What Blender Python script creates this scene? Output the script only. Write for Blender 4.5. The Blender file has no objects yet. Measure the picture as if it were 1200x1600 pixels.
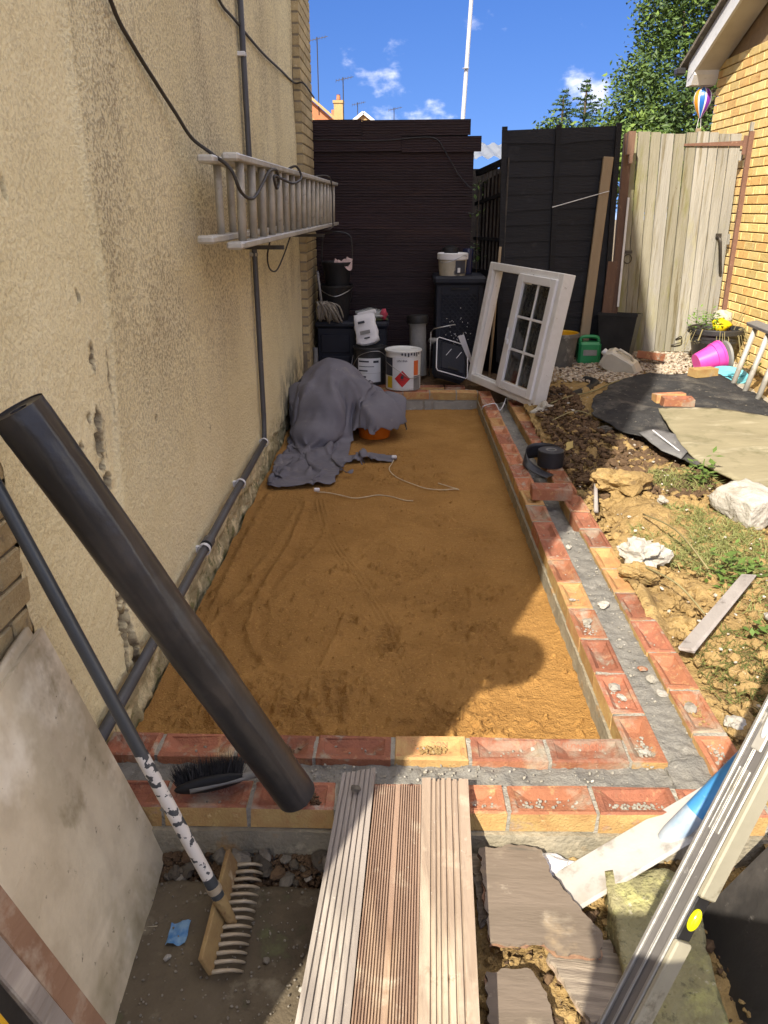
import bpy, bmesh, math, random
import numpy as np
from mathutils import Vector, Matrix, Euler

random.seed(7); RNG = np.random.default_rng(11)
scene = bpy.context.scene
COL = scene.collection
rad = math.radians

# ------------------------------------------------------------------ camera
cd = bpy.data.cameras.new('camera'); cam = bpy.data.objects.new('camera', cd); COL.objects.link(cam)
cd.sensor_width = 36.0; cd.lens = 27.05; cd.clip_start = 0.05; cd.clip_end = 800
cam.location = (0, 0, 1.46)
_th, _yaw = rad(21.52), rad(1.24)
_fw = Vector((-math.sin(_yaw)*math.cos(_th), math.cos(_yaw)*math.cos(_th), -math.sin(_th)))
_rt = Vector((math.cos(_yaw), math.sin(_yaw), 0)); _up = _rt.cross(_fw)
cam.rotation_euler = Matrix((_rt, _up, -_fw)).transposed().to_euler()
scene.camera = cam

# ------------------------------------------------------------------ sky, sun, exposure
SUN_AZ, SUN_EL = rad(25.0), rad(39.0)          # horizontal travel of the light: (sin az, cos az)
SUN_DIR = Vector((math.sin(SUN_AZ)*math.cos(SUN_EL), math.cos(SUN_AZ)*math.cos(SUN_EL), -math.sin(SUN_EL)))
world = bpy.data.worlds.new('World'); scene.world = world; world.use_nodes = True
wn, wl = world.node_tree.nodes, world.node_tree.links
bg = wn['Background']
sky = wn.new('ShaderNodeTexSky'); sky.sky_type = 'NISHITA'; sky.sun_disc = False
sky.sun_elevation = SUN_EL
sky.sun_rotation = math.atan2(-SUN_DIR.x, -SUN_DIR.y)
sky.air_density = 1.0; sky.dust_density = 0.35; sky.ozone_density = 2.2; sky.altitude = 50
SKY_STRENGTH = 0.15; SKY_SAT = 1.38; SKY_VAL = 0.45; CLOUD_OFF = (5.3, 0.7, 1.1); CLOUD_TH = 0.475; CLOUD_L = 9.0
def _clouds():
    tc = wn.new('ShaderNodeTexCoord'); sx = wn.new('ShaderNodeSeparateXYZ'); wl.new(tc.outputs['Generated'], sx.inputs[0])
    # clear, deep blue down to the roofs: the sky is read a little above the true elevation
    z2 = wn.new('ShaderNodeMath'); z2.operation = 'MULTIPLY_ADD'; z2.inputs[1].default_value = .75; z2.inputs[2].default_value = .21; wl.new(sx.outputs[2], z2.inputs[0])
    cv = wn.new('ShaderNodeCombineXYZ'); wl.new(sx.outputs[0], cv.inputs[0]); wl.new(sx.outputs[1], cv.inputs[1]); wl.new(z2.outputs[0], cv.inputs[2])
    nv = wn.new('ShaderNodeVectorMath'); nv.operation = 'NORMALIZE'; wl.new(cv.outputs[0], nv.inputs[0]); wl.new(nv.outputs[0], sky.inputs['Vector'])
    mp = wn.new('ShaderNodeMapping'); mp.inputs['Scale'].default_value = (1, 1, 1.7); mp.inputs['Location'].default_value = CLOUD_OFF
    wl.new(tc.outputs['Generated'], mp.inputs[0])
    def nz(sc, det, rg=.52):
        t = wn.new('ShaderNodeTexNoise'); t.inputs['Scale'].default_value = sc; t.inputs['Detail'].default_value = det; t.inputs['Roughness'].default_value = rg; wl.new(mp.outputs[0], t.inputs['Vector']); return t.outputs[0]
    def ma(op, a, c, d=None):
        x = wn.new('ShaderNodeMath'); x.operation = op
        for k, q in enumerate((a, c, d)):
            if q is None: continue
            if isinstance(q, (int, float)): x.inputs[k].default_value = q
            else: wl.new(q, x.inputs[k])
        return x.outputs[0]
    # broken cumulus: fine billows, large-scale cover added mostly out of view as fill light
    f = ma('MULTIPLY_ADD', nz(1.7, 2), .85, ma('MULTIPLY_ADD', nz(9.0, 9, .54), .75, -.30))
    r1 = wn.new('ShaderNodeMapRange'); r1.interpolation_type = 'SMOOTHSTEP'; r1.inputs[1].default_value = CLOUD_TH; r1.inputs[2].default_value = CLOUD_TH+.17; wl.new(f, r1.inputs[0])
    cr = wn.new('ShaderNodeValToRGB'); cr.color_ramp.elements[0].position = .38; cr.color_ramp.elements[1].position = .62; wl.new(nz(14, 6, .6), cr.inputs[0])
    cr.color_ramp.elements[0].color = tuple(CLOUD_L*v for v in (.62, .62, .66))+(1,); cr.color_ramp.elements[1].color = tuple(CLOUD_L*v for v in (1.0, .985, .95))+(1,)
    hs = wn.new('ShaderNodeHueSaturation'); hs.inputs['Saturation'].default_value = SKY_SAT; hs.inputs['Value'].default_value = SKY_VAL; hs.inputs['Hue'].default_value = .522; wl.new(sky.outputs[0], hs.inputs['Color'])
    mx = wn.new('ShaderNodeMix'); mx.data_type = 'RGBA'
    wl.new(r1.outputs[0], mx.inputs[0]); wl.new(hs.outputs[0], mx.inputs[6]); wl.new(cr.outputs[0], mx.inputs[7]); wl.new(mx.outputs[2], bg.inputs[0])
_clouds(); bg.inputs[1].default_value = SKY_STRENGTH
sd = bpy.data.lights.new('sun', 'SUN'); sun = bpy.data.objects.new('sun', sd); COL.objects.link(sun)
sd.energy = 2.85; sd.angle = rad(0.5); sd.color = (1.0, 0.97, 0.92)
sun.rotation_euler = SUN_DIR.to_track_quat('-Z', 'Y').to_euler(); sun.location = (-6, -8, 12)
scene.view_settings.view_transform = 'Standard'; scene.view_settings.look = 'None'
scene.view_settings.gamma = 1.0; scene.view_settings.exposure = 1.54
scene.view_settings.use_white_balance = True; scene.view_settings.white_balance_temperature = 7400
try: scene.view_settings.use_curve_mapping = False
except Exception: pass
scene.cycles.max_bounces = 8; scene.cycles.diffuse_bounces = 5; scene.cycles.caustics_reflective = False; scene.cycles.caustics_refractive = False

# ------------------------------------------------------------------ noise
_T = np.random.default_rng(3).random((64, 64, 64)).astype(np.float32)
def vnoise(x, y, z=0.0):
    x, y, z = np.broadcast_arrays(np.asarray(x, float), np.asarray(y, float), np.asarray(z, float))
    xi, yi, zi = np.floor(x).astype(int), np.floor(y).astype(int), np.floor(z).astype(int)
    u, v, w = x-xi, y-yi, z-zi
    u, v, w = u*u*(3-2*u), v*v*(3-2*v), w*w*(3-2*w)
    g = lambda a, b, c: _T[(xi+a) % 64, (yi+b) % 64, (zi+c) % 64]
    l = lambda a, b, t: a+(b-a)*t
    return l(l(l(g(0,0,0), g(1,0,0), u), l(g(0,1,0), g(1,1,0), u), v),
             l(l(g(0,0,1), g(1,0,1), u), l(g(0,1,1), g(1,1,1), u), v), w)*2-1
def fbm(x, y, z=0.0, oct=4, gain=.5):
    a, s, t = 1.0, 1.0, 0
    for i in range(oct):
        t = t+a*vnoise(np.asarray(x)*s+17.3*i, np.asarray(y)*s+5.1*i, np.asarray(z)*s+9.7*i); a *= gain; s *= 2.03
    return t
def sstep(a, b, x):
    t = np.clip((np.asarray(x, float)-a)/(b-a), 0, 1); return t*t*(3-2*t)
def pathdist(X, Y, pts):
    d = np.full(X.shape, 1e9)
    for (x0, y0), (x1, y1) in zip(pts[:-1], pts[1:]):
        vx, vy = x1-x0, y1-y0; L = vx*vx+vy*vy+1e-12
        t = np.clip(((X-x0)*vx+(Y-y0)*vy)/L, 0, 1)
        d = np.minimum(d, np.hypot(X-x0-t*vx, Y-y0-t*vy))
    return d
def smoothpath(pts, n=8):
    pts = [np.array(p, float) for p in pts]; out = []
    for i in range(len(pts)-1):
        p0 = pts[max(i-1, 0)]; p1 = pts[i]; p2 = pts[i+1]; p3 = pts[min(i+2, len(pts)-1)]
        for k in range(n):
            t = k/n
            out.append(.5*((2*p1)+(-p0+p2)*t+(2*p0-5*p1+4*p2-p3)*t*t+(-p0+3*p1-3*p2+p3)*t**3))
    out.append(pts[-1]); return out

# ------------------------------------------------------------------ materials
MATS = {}
def pm(name, c1, c2=None, s=6.0, rough=.8, bump=0.0, bs=80.0, spots=(), rnd=0.0, metal=0.0, stretch=(1,1,1), spec=.4, detail=6, lo=.35, hi=.65, coat=0.0, alpha=1.0, trans=0.0, bump2=None, sub=0.0):
    """noise between two base colours, optional spot layers (colour, scale, lo, hi, stretch), per-object value variation, bump"""
    m = bpy.data.materials.new(name); m.use_nodes = True; MATS[name] = m
    n, l = m.node_tree.nodes, m.node_tree.links
    b = n['Principled BSDF']
    b.inputs['Roughness'].default_value = rough; b.inputs['Metallic'].default_value = metal
    b.inputs['Specular IOR Level'].default_value = spec
    if coat: b.inputs['Coat Weight'].default_value = coat
    if trans: b.inputs['Transmission Weight'].default_value = trans
    if alpha < 1: b.inputs['Alpha'].default_value = alpha
    if sub: b.inputs['Subsurface Weight'].default_value = sub; b.inputs['Subsurface Radius'].default_value = (.02, .015, .01)
    tc = n.new('ShaderNodeTexCoord'); oi = n.new('ShaderNodeObjectInfo')
    off = n.new('ShaderNodeVectorMath'); off.operation = 'MULTIPLY_ADD'
    comb = n.new('ShaderNodeCombineXYZ')
    for k in range(3): l.new(oi.outputs['Random'], comb.inputs[k])
    l.new(comb.outputs[0], off.inputs[0]); off.inputs[1].default_value = (31, 57, 83) if rnd else (0, 0, 0); l.new(tc.outputs['Object'], off.inputs[2])
    def mapped(st):
        if tuple(st) == (1, 1, 1): return off.outputs[0]
        mp = n.new('ShaderNodeMapping'); mp.inputs['Scale'].default_value = st; l.new(off.outputs[0], mp.inputs[0]); return mp.outputs[0]
    base = mapped(stretch)
    def rgb(c): return (c[0], c[1], c[2], 1)
    def mix(f, a, c):
        x = n.new('ShaderNodeMix'); x.data_type = 'RGBA'; l.new(f, x.inputs[0])
        if isinstance(a, tuple): x.inputs[6].default_value = rgb(a)
        else: l.new(a, x.inputs[6])
        x.inputs[7].default_value = rgb(c); return x.outputs[2]
    def noise(vec, sc, lo, hi, det=detail, rg=.6):
        t = n.new('ShaderNodeTexNoise'); t.inputs['Scale'].default_value = sc; t.inputs['Detail'].default_value = det; t.inputs['Roughness'].default_value = rg
        l.new(vec, t.inputs['Vector'])
        r = n.new('ShaderNodeMapRange'); r.inputs[1].default_value = lo; r.inputs[2].default_value = hi; l.new(t.outputs[0], r.inputs[0]); return r.outputs[0]
    c2 = c2 or tuple(v*.75 for v in c1)
    col = mix(noise(base, s, lo, hi), tuple(c1), tuple(c2))
    for sp in spots:
        c, sc, a, h = sp[:4]; st = sp[4] if len(sp) > 4 else (1, 1, 1)
        col = mix(noise(mapped(st), sc, a, h, 5, .65), col, c)
    if rnd:
        hs = n.new('ShaderNodeHueSaturation'); r = n.new('ShaderNodeMapRange'); l.new(oi.outputs['Random'], r.inputs[0])
        r.inputs[3].default_value = 1-rnd; r.inputs[4].default_value = 1+rnd; l.new(r.outputs[0], hs.inputs['Value']); l.new(col, hs.inputs['Color']); col = hs.outputs[0]
    l.new(col, b.inputs['Base Color'])
    if bump:
        t = n.new('ShaderNodeTexNoise'); t.inputs['Scale'].default_value = bs; t.inputs['Detail'].default_value = 4; l.new(base, t.inputs['Vector'])
        bp = n.new('ShaderNodeBump'); bp.inputs['Strength'].default_value = bump; bp.inputs['Distance'].default_value = .01
        l.new(t.outputs[0], bp.inputs['Height'])
        if bump2:
            t2 = n.new('ShaderNodeTexNoise'); t2.inputs['Scale'].default_value = bump2[1]; t2.inputs['Detail'].default_value = 3; l.new(base, t2.inputs['Vector'])
            b2 = n.new('ShaderNodeBump'); b2.inputs['Strength'].default_value = bump2[0]; b2.inputs['Distance'].default_value = .02
            l.new(t2.outputs[0], b2.inputs['Height']); l.new(b2.outputs[0], bp.inputs['Normal'])
        l.new(bp.outputs[0], b.inputs['Normal'])
    return m
def mt(m): return MATS[m] if isinstance(m, str) else m

# ------------------------------------------------------------------ mesh builder (world coordinates)
WLOC = {}
def wl_of(o): return WLOC.get(o.name, Vector((0,0,0))) if o else Vector((0,0,0))
def basis(d, up=(0,0,1)):
    d = np.array(d, float); d /= np.linalg.norm(d); up = np.array(up, float)
    if abs(d@up) > .98: up = np.array((1., 0, 0))
    x = np.cross(up, d); x /= np.linalg.norm(x); return x, np.cross(d, x), d
class MB:
    def __init__(s): s.v = []; s.f = []; s.m = []
    def add(s, v, f, m=0):
        k = len(s.v); s.v += [tuple(map(float, p)) for p in v]; s.f += [tuple(i+k for i in q) for q in f]
        s.m += (list(m) if isinstance(m, (list, tuple)) else [m]*len(f)); return s
    def box(s, c, size, R=None, m=0, ch=0.0, jit=0.0):
        hx, hy, hz = size[0]/2, size[1]/2, size[2]/2
        if ch:
            bm = bmesh.new(); bmesh.ops.create_cube(bm, size=1)
            for v in bm.verts: v.co = Vector((v.co.x*size[0], v.co.y*size[1], v.co.z*size[2]))
            bmesh.ops.bevel(bm, geom=list(bm.edges), offset=ch, segments=1, affect='EDGES', profile=.5)
            P = [v.co.copy() for v in bm.verts]; bm.verts.index_update(); F = [tuple(v.index for v in f.verts) for f in bm.faces]; bm.free()
        else:
            P = [Vector((x*hx, y*hy, z*hz)) for z in (-1, 1) for y in (-1, 1) for x in (-1, 1)]
            F = [(0,2,3,1), (4,5,7,6), (0,1,5,4), (2,6,7,3), (0,4,6,2), (1,3,7,5)]
        if jit: P = [p+Vector([random.uniform(-jit, jit) for _ in range(3)]) for p in P]
        if R is not None: P = [R @ p for p in P]
        return s.add([p+Vector(c) for p in P], F, m)
    def bar(s, a, b, w, h, up=(0,0,1), m=0, ch=0.0):
        """box from a to b, w across, h along up"""
        x, y, d = basis(np.array(b, float)-np.array(a, float), up)
        L = np.linalg.norm(np.array(b, float)-np.array(a, float))
        R = Matrix((x, y, d)).transposed()
        return s.box((np.array(a, float)+np.array(b, float))/2, (w, h, L), R, m, ch)
    def tube(s, pts, r, n=10, caps=True, m=0, up=(0,0,1)):
        pts = [np.array(p, float) for p in pts]; rs = r if hasattr(r, '__len__') else [r]*len(pts)
        V = []; X = None
        for i, p in enumerate(pts):
            d = pts[min(i+1, len(pts)-1)]-pts[max(i-1, 0)]
            if X is None: X, Y, D = basis(d, up)
            else:
                D = d/np.linalg.norm(d); X = X-D*(X@D); X /= np.linalg.norm(X); Y = np.cross(D, X)
            V += [p+rs[i]*(math.cos(a)*X+math.sin(a)*Y) for a in [2*math.pi*k/n for k in range(n)]]
        F = [(i*n+k, i*n+(k+1) % n, (i+1)*n+(k+1) % n, (i+1)*n+k) for i in range(len(pts)-1) for k in range(n)]
        if caps: F += [tuple(range(n))[::-1], tuple((len(pts)-1)*n+k for k in range(n))]
        return s.add(V, F, m)
    def lathe(s, prof, c=(0,0,0), axis=(0,0,1), n=28, m=0, cap0=True, cap1=False, sx=1, sy=1, up=(0,1,0)):
        """prof: (radius, height) pairs"""
        X, Y, D = basis(axis, up); c = np.array(c, float); V = []
        for r, h in prof: V += [c+D*h+r*(sx*math.cos(a)*X+sy*math.sin(a)*Y) for a in [2*math.pi*k/n for k in range(n)]]
        F = [(i*n+k, i*n+(k+1) % n, (i+1)*n+(k+1) % n, (i+1)*n+k) for i in range(len(prof)-1) for k in range(n)]
        mm = (list(m) if isinstance(m, (list, tuple)) else [m]*(len(prof)-1))
        M = [mm[i] for i in range(len(prof)-1) for k in range(n)]
        if cap0: F.append(tuple(range(n))[::-1]); M.append(mm[0])
        if cap1: F.append(tuple((len(prof)-1)*n+k for k in range(n))); M.append(mm[-1])
        return s.add(V, F, M)
    def prism(s, poly, t, O=(0,0,0), X=(1,0,0), Y=(0,1,0), m=0):
        """outline in the plane O+aX+bY, thickness t along X x Y"""
        O, X, Y = np.array(O, float), np.array(X, float), np.array(Y, float); X /= np.linalg.norm(X); Y /= np.linalg.norm(Y); Z = np.cross(X, Y); n = len(poly)
        V = [O+a*X+b*Y for a, b in poly]+[O+a*X+b*Y+t*Z for a, b in poly]
        F = [tuple(range(n))[::-1], tuple(range(n, 2*n))]+[(i, (i+1) % n, n+(i+1) % n, n+i) for i in range(n)]
        return s.add(V, F, m)
    def grid(s, P, m=0, wrapu=False):
        """P: array (nu, nv, 3)"""
        nu, nv = P.shape[:2]; k = len(s.v); s.v += [tuple(p) for p in P.reshape(-1, 3).tolist()]
        for i in range(nu if wrapu else nu-1):
            for j in range(nv-1):
                s.f.append((k+i*nv+j, k+((i+1) % nu)*nv+j, k+((i+1) % nu)*nv+j+1, k+i*nv+j+1)); s.m.append(m)
        return s
    def rock(s, c, r, seed=0, flat=.75, m=0, sub=1, rough=.28):
        V, F = ICO[sub]; V = V*np.array((r*random.uniform(.8, 1.3), r*random.uniform(.7, 1.1), r*flat*random.uniform(.8, 1.1)))
        q = RNG.random(3)*40
        I = ICO[sub][0]; d = 1+rough*vnoise(I[:,0]*1.6+q[0], I[:,1]*1.6+q[1], I[:,2]*1.6+q[2])
        if sub > 2: d = d+rough*.30*fbm(I[:,0]*4+q[1], I[:,1]*4+q[2], I[:,2]*4+q[0], 3)
        V = V*d[:,None]
        a = random.uniform(0, 6.28); R = np.array(((math.cos(a), -math.sin(a), 0), (math.sin(a), math.cos(a), 0), (0, 0, 1)))
        e = random.uniform(-.4, .4); R2 = np.array(((1,0,0), (0, math.cos(e), -math.sin(e)), (0, math.sin(e), math.cos(e))))
        return s.add(V@R2.T@R.T+np.array(c), F, m)
    def build(s, name, mats, parent=None, smooth=False, auto=None, loc=None):
        me = bpy.data.meshes.new(name)
        o = wl_of(parent) if loc is None else Vector(loc)
        v = np.array(s.v, dtype=np.float64)-np.array(o)
        me.from_pydata(v.tolist(), [], s.f)
        if not isinstance(mats, (list, tuple)): mats = [mats]
        for x in mats: me.materials.append(mt(x))
        if len(mats) > 1: me.polygons.foreach_set('material_index', np.array(s.m, dtype=np.int32))
        if smooth or auto is not None: me.polygons.foreach_set('use_smooth', [True]*len(me.polygons))
        if auto is not None: me.set_sharp_from_angle(angle=rad(auto))
        me.update()
        ob = bpy.data.objects.new(name, me); COL.objects.link(ob)
        if parent: ob.parent = parent
        else: ob.location = o
        WLOC[ob.name] = o
        return ob
def _ico():
    out = {}
    for k in (1, 2, 3, 4):
        bm = bmesh.new(); bmesh.ops.create_icosphere(bm, subdivisions=k, radius=1); bm.verts.index_update()
        out[k] = (np.array([v.co[:] for v in bm.verts]), [tuple(v.index for v in f.verts) for f in bm.faces]); bm.free()
    return out
ICO = _ico()
def big(name, P, mat, parent=None, wrap=False, smooth=True):
    """fast grid mesh from an array (nu, nv, 3)"""
    nu, nv = P.shape[:2]; i, j = np.meshgrid(np.arange(nu-1), np.arange(nv-1), indexing='ij')
    a = (i*nv+j).ravel(); q = np.stack((a, a+nv, a+nv+1, a+1), 1).astype(np.int32)
    me = bpy.data.meshes.new(name); o = wl_of(parent); V = P.reshape(-1, 3)-np.array(o)
    me.vertices.add(len(V)); me.vertices.foreach_set('co', V.astype(np.float32).ravel())
    me.loops.add(q.size); me.loops.foreach_set('vertex_index', q.ravel())
    me.polygons.add(len(q)); me.polygons.foreach_set('loop_start', np.arange(0, q.size, 4, dtype=np.int32))
    try: me.polygons.foreach_set('loop_total', np.full(len(q), 4, dtype=np.int32))
    except Exception: pass
    if smooth: me.polygons.foreach_set('use_smooth', np.ones(len(q), dtype=bool))
    me.materials.append(mt(mat)); me.update(calc_edges=True); me.validate()
    ob = bpy.data.objects.new(name, me); COL.objects.link(ob)
    if parent: ob.parent = parent
    WLOC[ob.name] = o
    return ob
def tag(o, label=None, cat=None, group=None, kind=None):
    if label: o['label'] = label
    if cat: o['category'] = cat
    if group: o['group'] = group
    if kind: o['kind'] = kind
    return o
def thing(name, label, cat, loc=(0,0,0), group=None):
    o = bpy.data.objects.new(name, None); COL.objects.link(o); o.location = loc; o.empty_display_size = .1
    WLOC[o.name] = Vector(loc); tag(o, label, cat, group, 'thing'); return o
def piece(name, me, parent, loc, rot=(0,0,0), scale=(1,1,1)):
    o = bpy.data.objects.new(name, me); COL.objects.link(o); o.parent = parent
    o.location = Vector(loc)-wl_of(parent); o.rotation_euler = rot; o.scale = scale; WLOC[o.name] = Vector(loc); return o
def textmesh(txt, size, ext=.001, mat=None, name='lettering'):
    cu = bpy.data.curves.new(name, 'FONT'); cu.body = txt; cu.size = size; cu.extrude = ext; cu.align_x = 'CENTER'; cu.align_y = 'CENTER'; cu.resolution_u = 2
    ob = bpy.data.objects.new(name, cu); COL.objects.link(ob); bpy.context.view_layer.update()
    me = bpy.data.meshes.new_from_object(ob.evaluated_get(bpy.context.evaluated_depsgraph_get()))
    bpy.data.objects.remove(ob); bpy.data.curves.remove(cu)
    me.materials.clear()
    if mat: me.materials.append(mt(mat))
    return me

# ================================================================== SETTING
pm('earth', (.20,.15,.09), (.12,.09,.055), 3, .95, .5, 40)
pm('sand', (.42,.228,.074), (.30,.158,.05), 3.0, .95, .9, 170, bump2=(.5, 45), spots=[((.55,.31,.10), 110, .56, .70), ((.29,.15,.045), 3.5, .52, .74), ((.24,.115,.032), 130, .58, .68)], lo=.3, hi=.7, spec=.15)
pm('clay', (.40,.275,.12), (.29,.195,.085), 5, .95, .9, 120, bump2=(.6, 35), spots=[((.48,.37,.23), 60, .60, .72), ((.17,.115,.06), 14, .56, .70), ((.27,.25,.10), 3.2, .60, .75)], spec=.15)
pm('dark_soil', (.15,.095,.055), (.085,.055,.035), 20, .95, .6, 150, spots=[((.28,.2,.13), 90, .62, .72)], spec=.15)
pm('concrete_dirty', (.135,.108,.072), (.078,.06,.039), 4, .85, .35, 90, spots=[((.20,.17,.12), 12, .57, .72), ((.05,.042,.028), 5, .58, .7), ((.14,.15,.07), 5, .62, .75), ((.45,.42,.36), 120, .73, .78)], spec=.3)
pm('mortar', (.36,.335,.28), (.28,.265,.225), 14, .95, .7, 130, spots=[((.46,.43,.37), 70, .58, .7), ((.2,.19,.17), 40, .62, .72)], spec=.15)
pm('footing', (.34,.30,.22), (.23,.21,.16), 7, .95, .6, 90, spots=[((.42,.37,.27), 30, .56, .7), ((.38,.22,.08), 6, .58, .72)], spec=.15)
pm('brick_red', (.36,.14,.085), (.265,.11,.07), 22, .9, .45, 160, spots=[((.50,.25,.14), 30, .58, .72), ((.24,.085,.05), 55, .62, .72), ((.36,.32,.25), 11, .57, .68), ((.42,.29,.155), 7, .58, .72), ((.38,.325,.25), 4.5, .52, .68)], rnd=.22, spec=.2)
pm('brick_orange', (.41,.17,.095), (.33,.135,.075), 22, .9, .45, 160, spots=[((.52,.30,.15), 26, .55, .7), ((.27,.10,.06), 50, .62, .72), ((.36,.32,.25), 12, .58, .69), ((.40,.33,.245), 4.5, .52, .68)], rnd=.22, spec=.2)
pm('brick_yellow', (.48,.335,.14), (.41,.24,.10), 16, .9, .45, 160, spots=[((.42,.18,.085), 18, .60, .74), ((.62,.48,.25), 40, .6, .72), ((.26,.17,.08), 60, .64, .71), ((.36,.32,.25), 9, .58, .70)], rnd=.18, spec=.2)
pm('brick_mixed', (.47,.23,.11), (.52,.35,.15), 14, .9, .45, 160, spots=[((.42,.16,.09), 30, .58, .72)], rnd=.12, spec=.2)

ground = MB(); 
ground.add([(-150,-150,-.42), (150,-150,-.42), (150,150,-.42), (-150,150,-.42)], [(0,1,2,3)])
tag(ground.build('ground', 'earth'), kind='structure')

# ---- the levelled sand bed with rake ridges, a tyre track and scuffed foot marks
def sand_bed():
    xs = np.arange(-.858, .672, .0062); ys = np.concatenate((np.arange(1.84, 3.9, .0062), np.arange(3.9, 6.56, .009))); X, Y = np.meshgrid(xs, ys, indexing='ij')
    Z = -.15+.010*fbm(X*2.2, Y*2.2, 1, 3)+.0016*fbm(X*55, Y*55, 2, 2)
    ridge = lambda pts, w, h, sgn=1: 1.7*sgn*h*np.exp(-(pathdist(X, Y, [tuple(p) for p in smoothpath(pts)])/w)**2)*(.75+.5*vnoise(X*25, Y*25, 4))
    Z += ridge([(-.74,2.56), (-.765,2.78), (-.74,2.95), (-.688,3.08), (-.675,3.24)], .016, .016)
    Z -= ridge([(-.71,2.6), (-.735,2.8), (-.71,2.95), (-.66,3.08)], .03, .008)
    Z += ridge([(-.545,4.2), (-.56,3.7), (-.60,3.25), (-.625,2.9), (-.60,2.68), (-.50,2.49), (-.40,2.40)], .017, .014)
    Z -= ridge([(-.51,4.2), (-.525,3.7), (-.56,3.25), (-.585,2.9), (-.56,2.7), (-.47,2.53)], .03, .007)
    Z += ridge([(-.44,4.15), (-.40,3.8), (-.48,3.4), (-.56,3.1)], .014, .007)
    Z += ridge([(-.79,4.4), (-.80,3.6), (-.80,2.9), (-.79,2.3)], .02, .012)
    Z += ridge([(-.57,4.3), (-.64,3.6), (-.70,3.2)], .02, .006)
    # tyre track: four fine parallel ribs
    tp = [tuple(p) for p in smoothpath([(-.474,4.25), (-.40,3.86), (-.304,3.54), (-.189,3.24), (-.075,2.92), (-.01,2.66), (.045,2.40)])]
    d = pathdist(X, Y, tp); w = np.exp(-(d/.036)**6); Z += w*(.0055*np.cos(d*2*math.pi/.0235))*(.7+.5*vnoise(X*6, Y*6, 50))
    Z += ridge([(-.226,2.9), (-.262,2.66), (-.29,2.5)], .011, .008)
    # scuffed patches of crumbs
    for cx, cy, r, a in [(-.03,2.62,.10,1), (-.32,2.28,.16,1), (-.22,2.12,.2,1.2), (.12,2.2,.22,.8), (.30,2.75,.14,1), (.42,3.1,.2,.9), (.47,3.7,.16,.7), (.2,3.5,.14,.6), (-.55,2.2,.22,1.1), (.25,4.0,.12,.6), (-.16,2.4,.09,1), (.35,2.45,.16,.9), (.0,3.25,.08,.5), (-.7,2.1,.15,1.1), (.05,5.2,.1,.5), (.3,2.1,.2,.6), (-.05,4.6,.14,.6)]:
        m = np.exp(-((X-cx)**2+(Y-cy)**2)/(r*r)*1.5)*a
        Z += m*(.026*np.maximum(0, fbm(X*38, Y*30, 7, 3))-.005)
    # boot sole print: bars across
    for cx, cy, ang, L, s_ in [(-.23,2.33,.15,.15,1), (-.05,2.70,-.2,.11,1), (-.34,2.17,.5,.13,1), (.27,3.05,-.1,.13,.8), (.10,2.12,-.5,.14,1), (-.55,2.25,.2,.14,.9), (.38,2.72,.3,.13,.8), (.05,3.35,.1,.12,.5)]:
        c, s = math.cos(ang), math.sin(ang); U = (X-cx)*c+(Y-cy)*s; V = -(X-cx)*s+(Y-cy)*c
        m = sstep(0, .012, .048-np.abs(U))*sstep(0, .012, L-np.abs(V)); Z += m*s_*(-.010+.009*np.sin(V*2*math.pi/.026))
        Z += s_*.008*np.exp(-((np.hypot(U/.06, V/(L*1.05))-1)/.15)**2)*(.4+.6*vnoise(X*60, Y*60, 9))
    # rounded smooth kneel marks
    for cx, cy, r in [(-.19,3.2,.07), (-.45,2.95,.1), (-.1,3.55,.08), (.02,4.0,.08), (.2,2.55,.07), (-.4,2.05,.1)]:
        q = np.hypot((X-cx)/r, (Y-cy)/r/1.4); Z += -.004*np.exp(-q**4)+.004*np.exp(-((q-1.05)/.12)**2)
    Z += .03*np.exp(-(X+.85)/.03)*(.7+.5*fbm(X*8, Y*5, 3, 2))+.018*np.exp(-(.667-X)/.03)+.012*np.exp(-(Y-1.89)/.03)*(Y>1.86)
    clump = fbm(X*30, Y*26, 12, 3)
    Z += np.clip(clump-.7, 0, .5)*.05*sstep(.3, .6, vnoise(X*1.7, Y*1.7, 20)+.45*(Y < 3))
    return np.stack((X, Y, Z), -1)
sb = tag(big('sand_bed', sand_bed(), 'sand'), 'orange levelled sand bed with rake ridges and tyre track', kind='structure')

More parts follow.
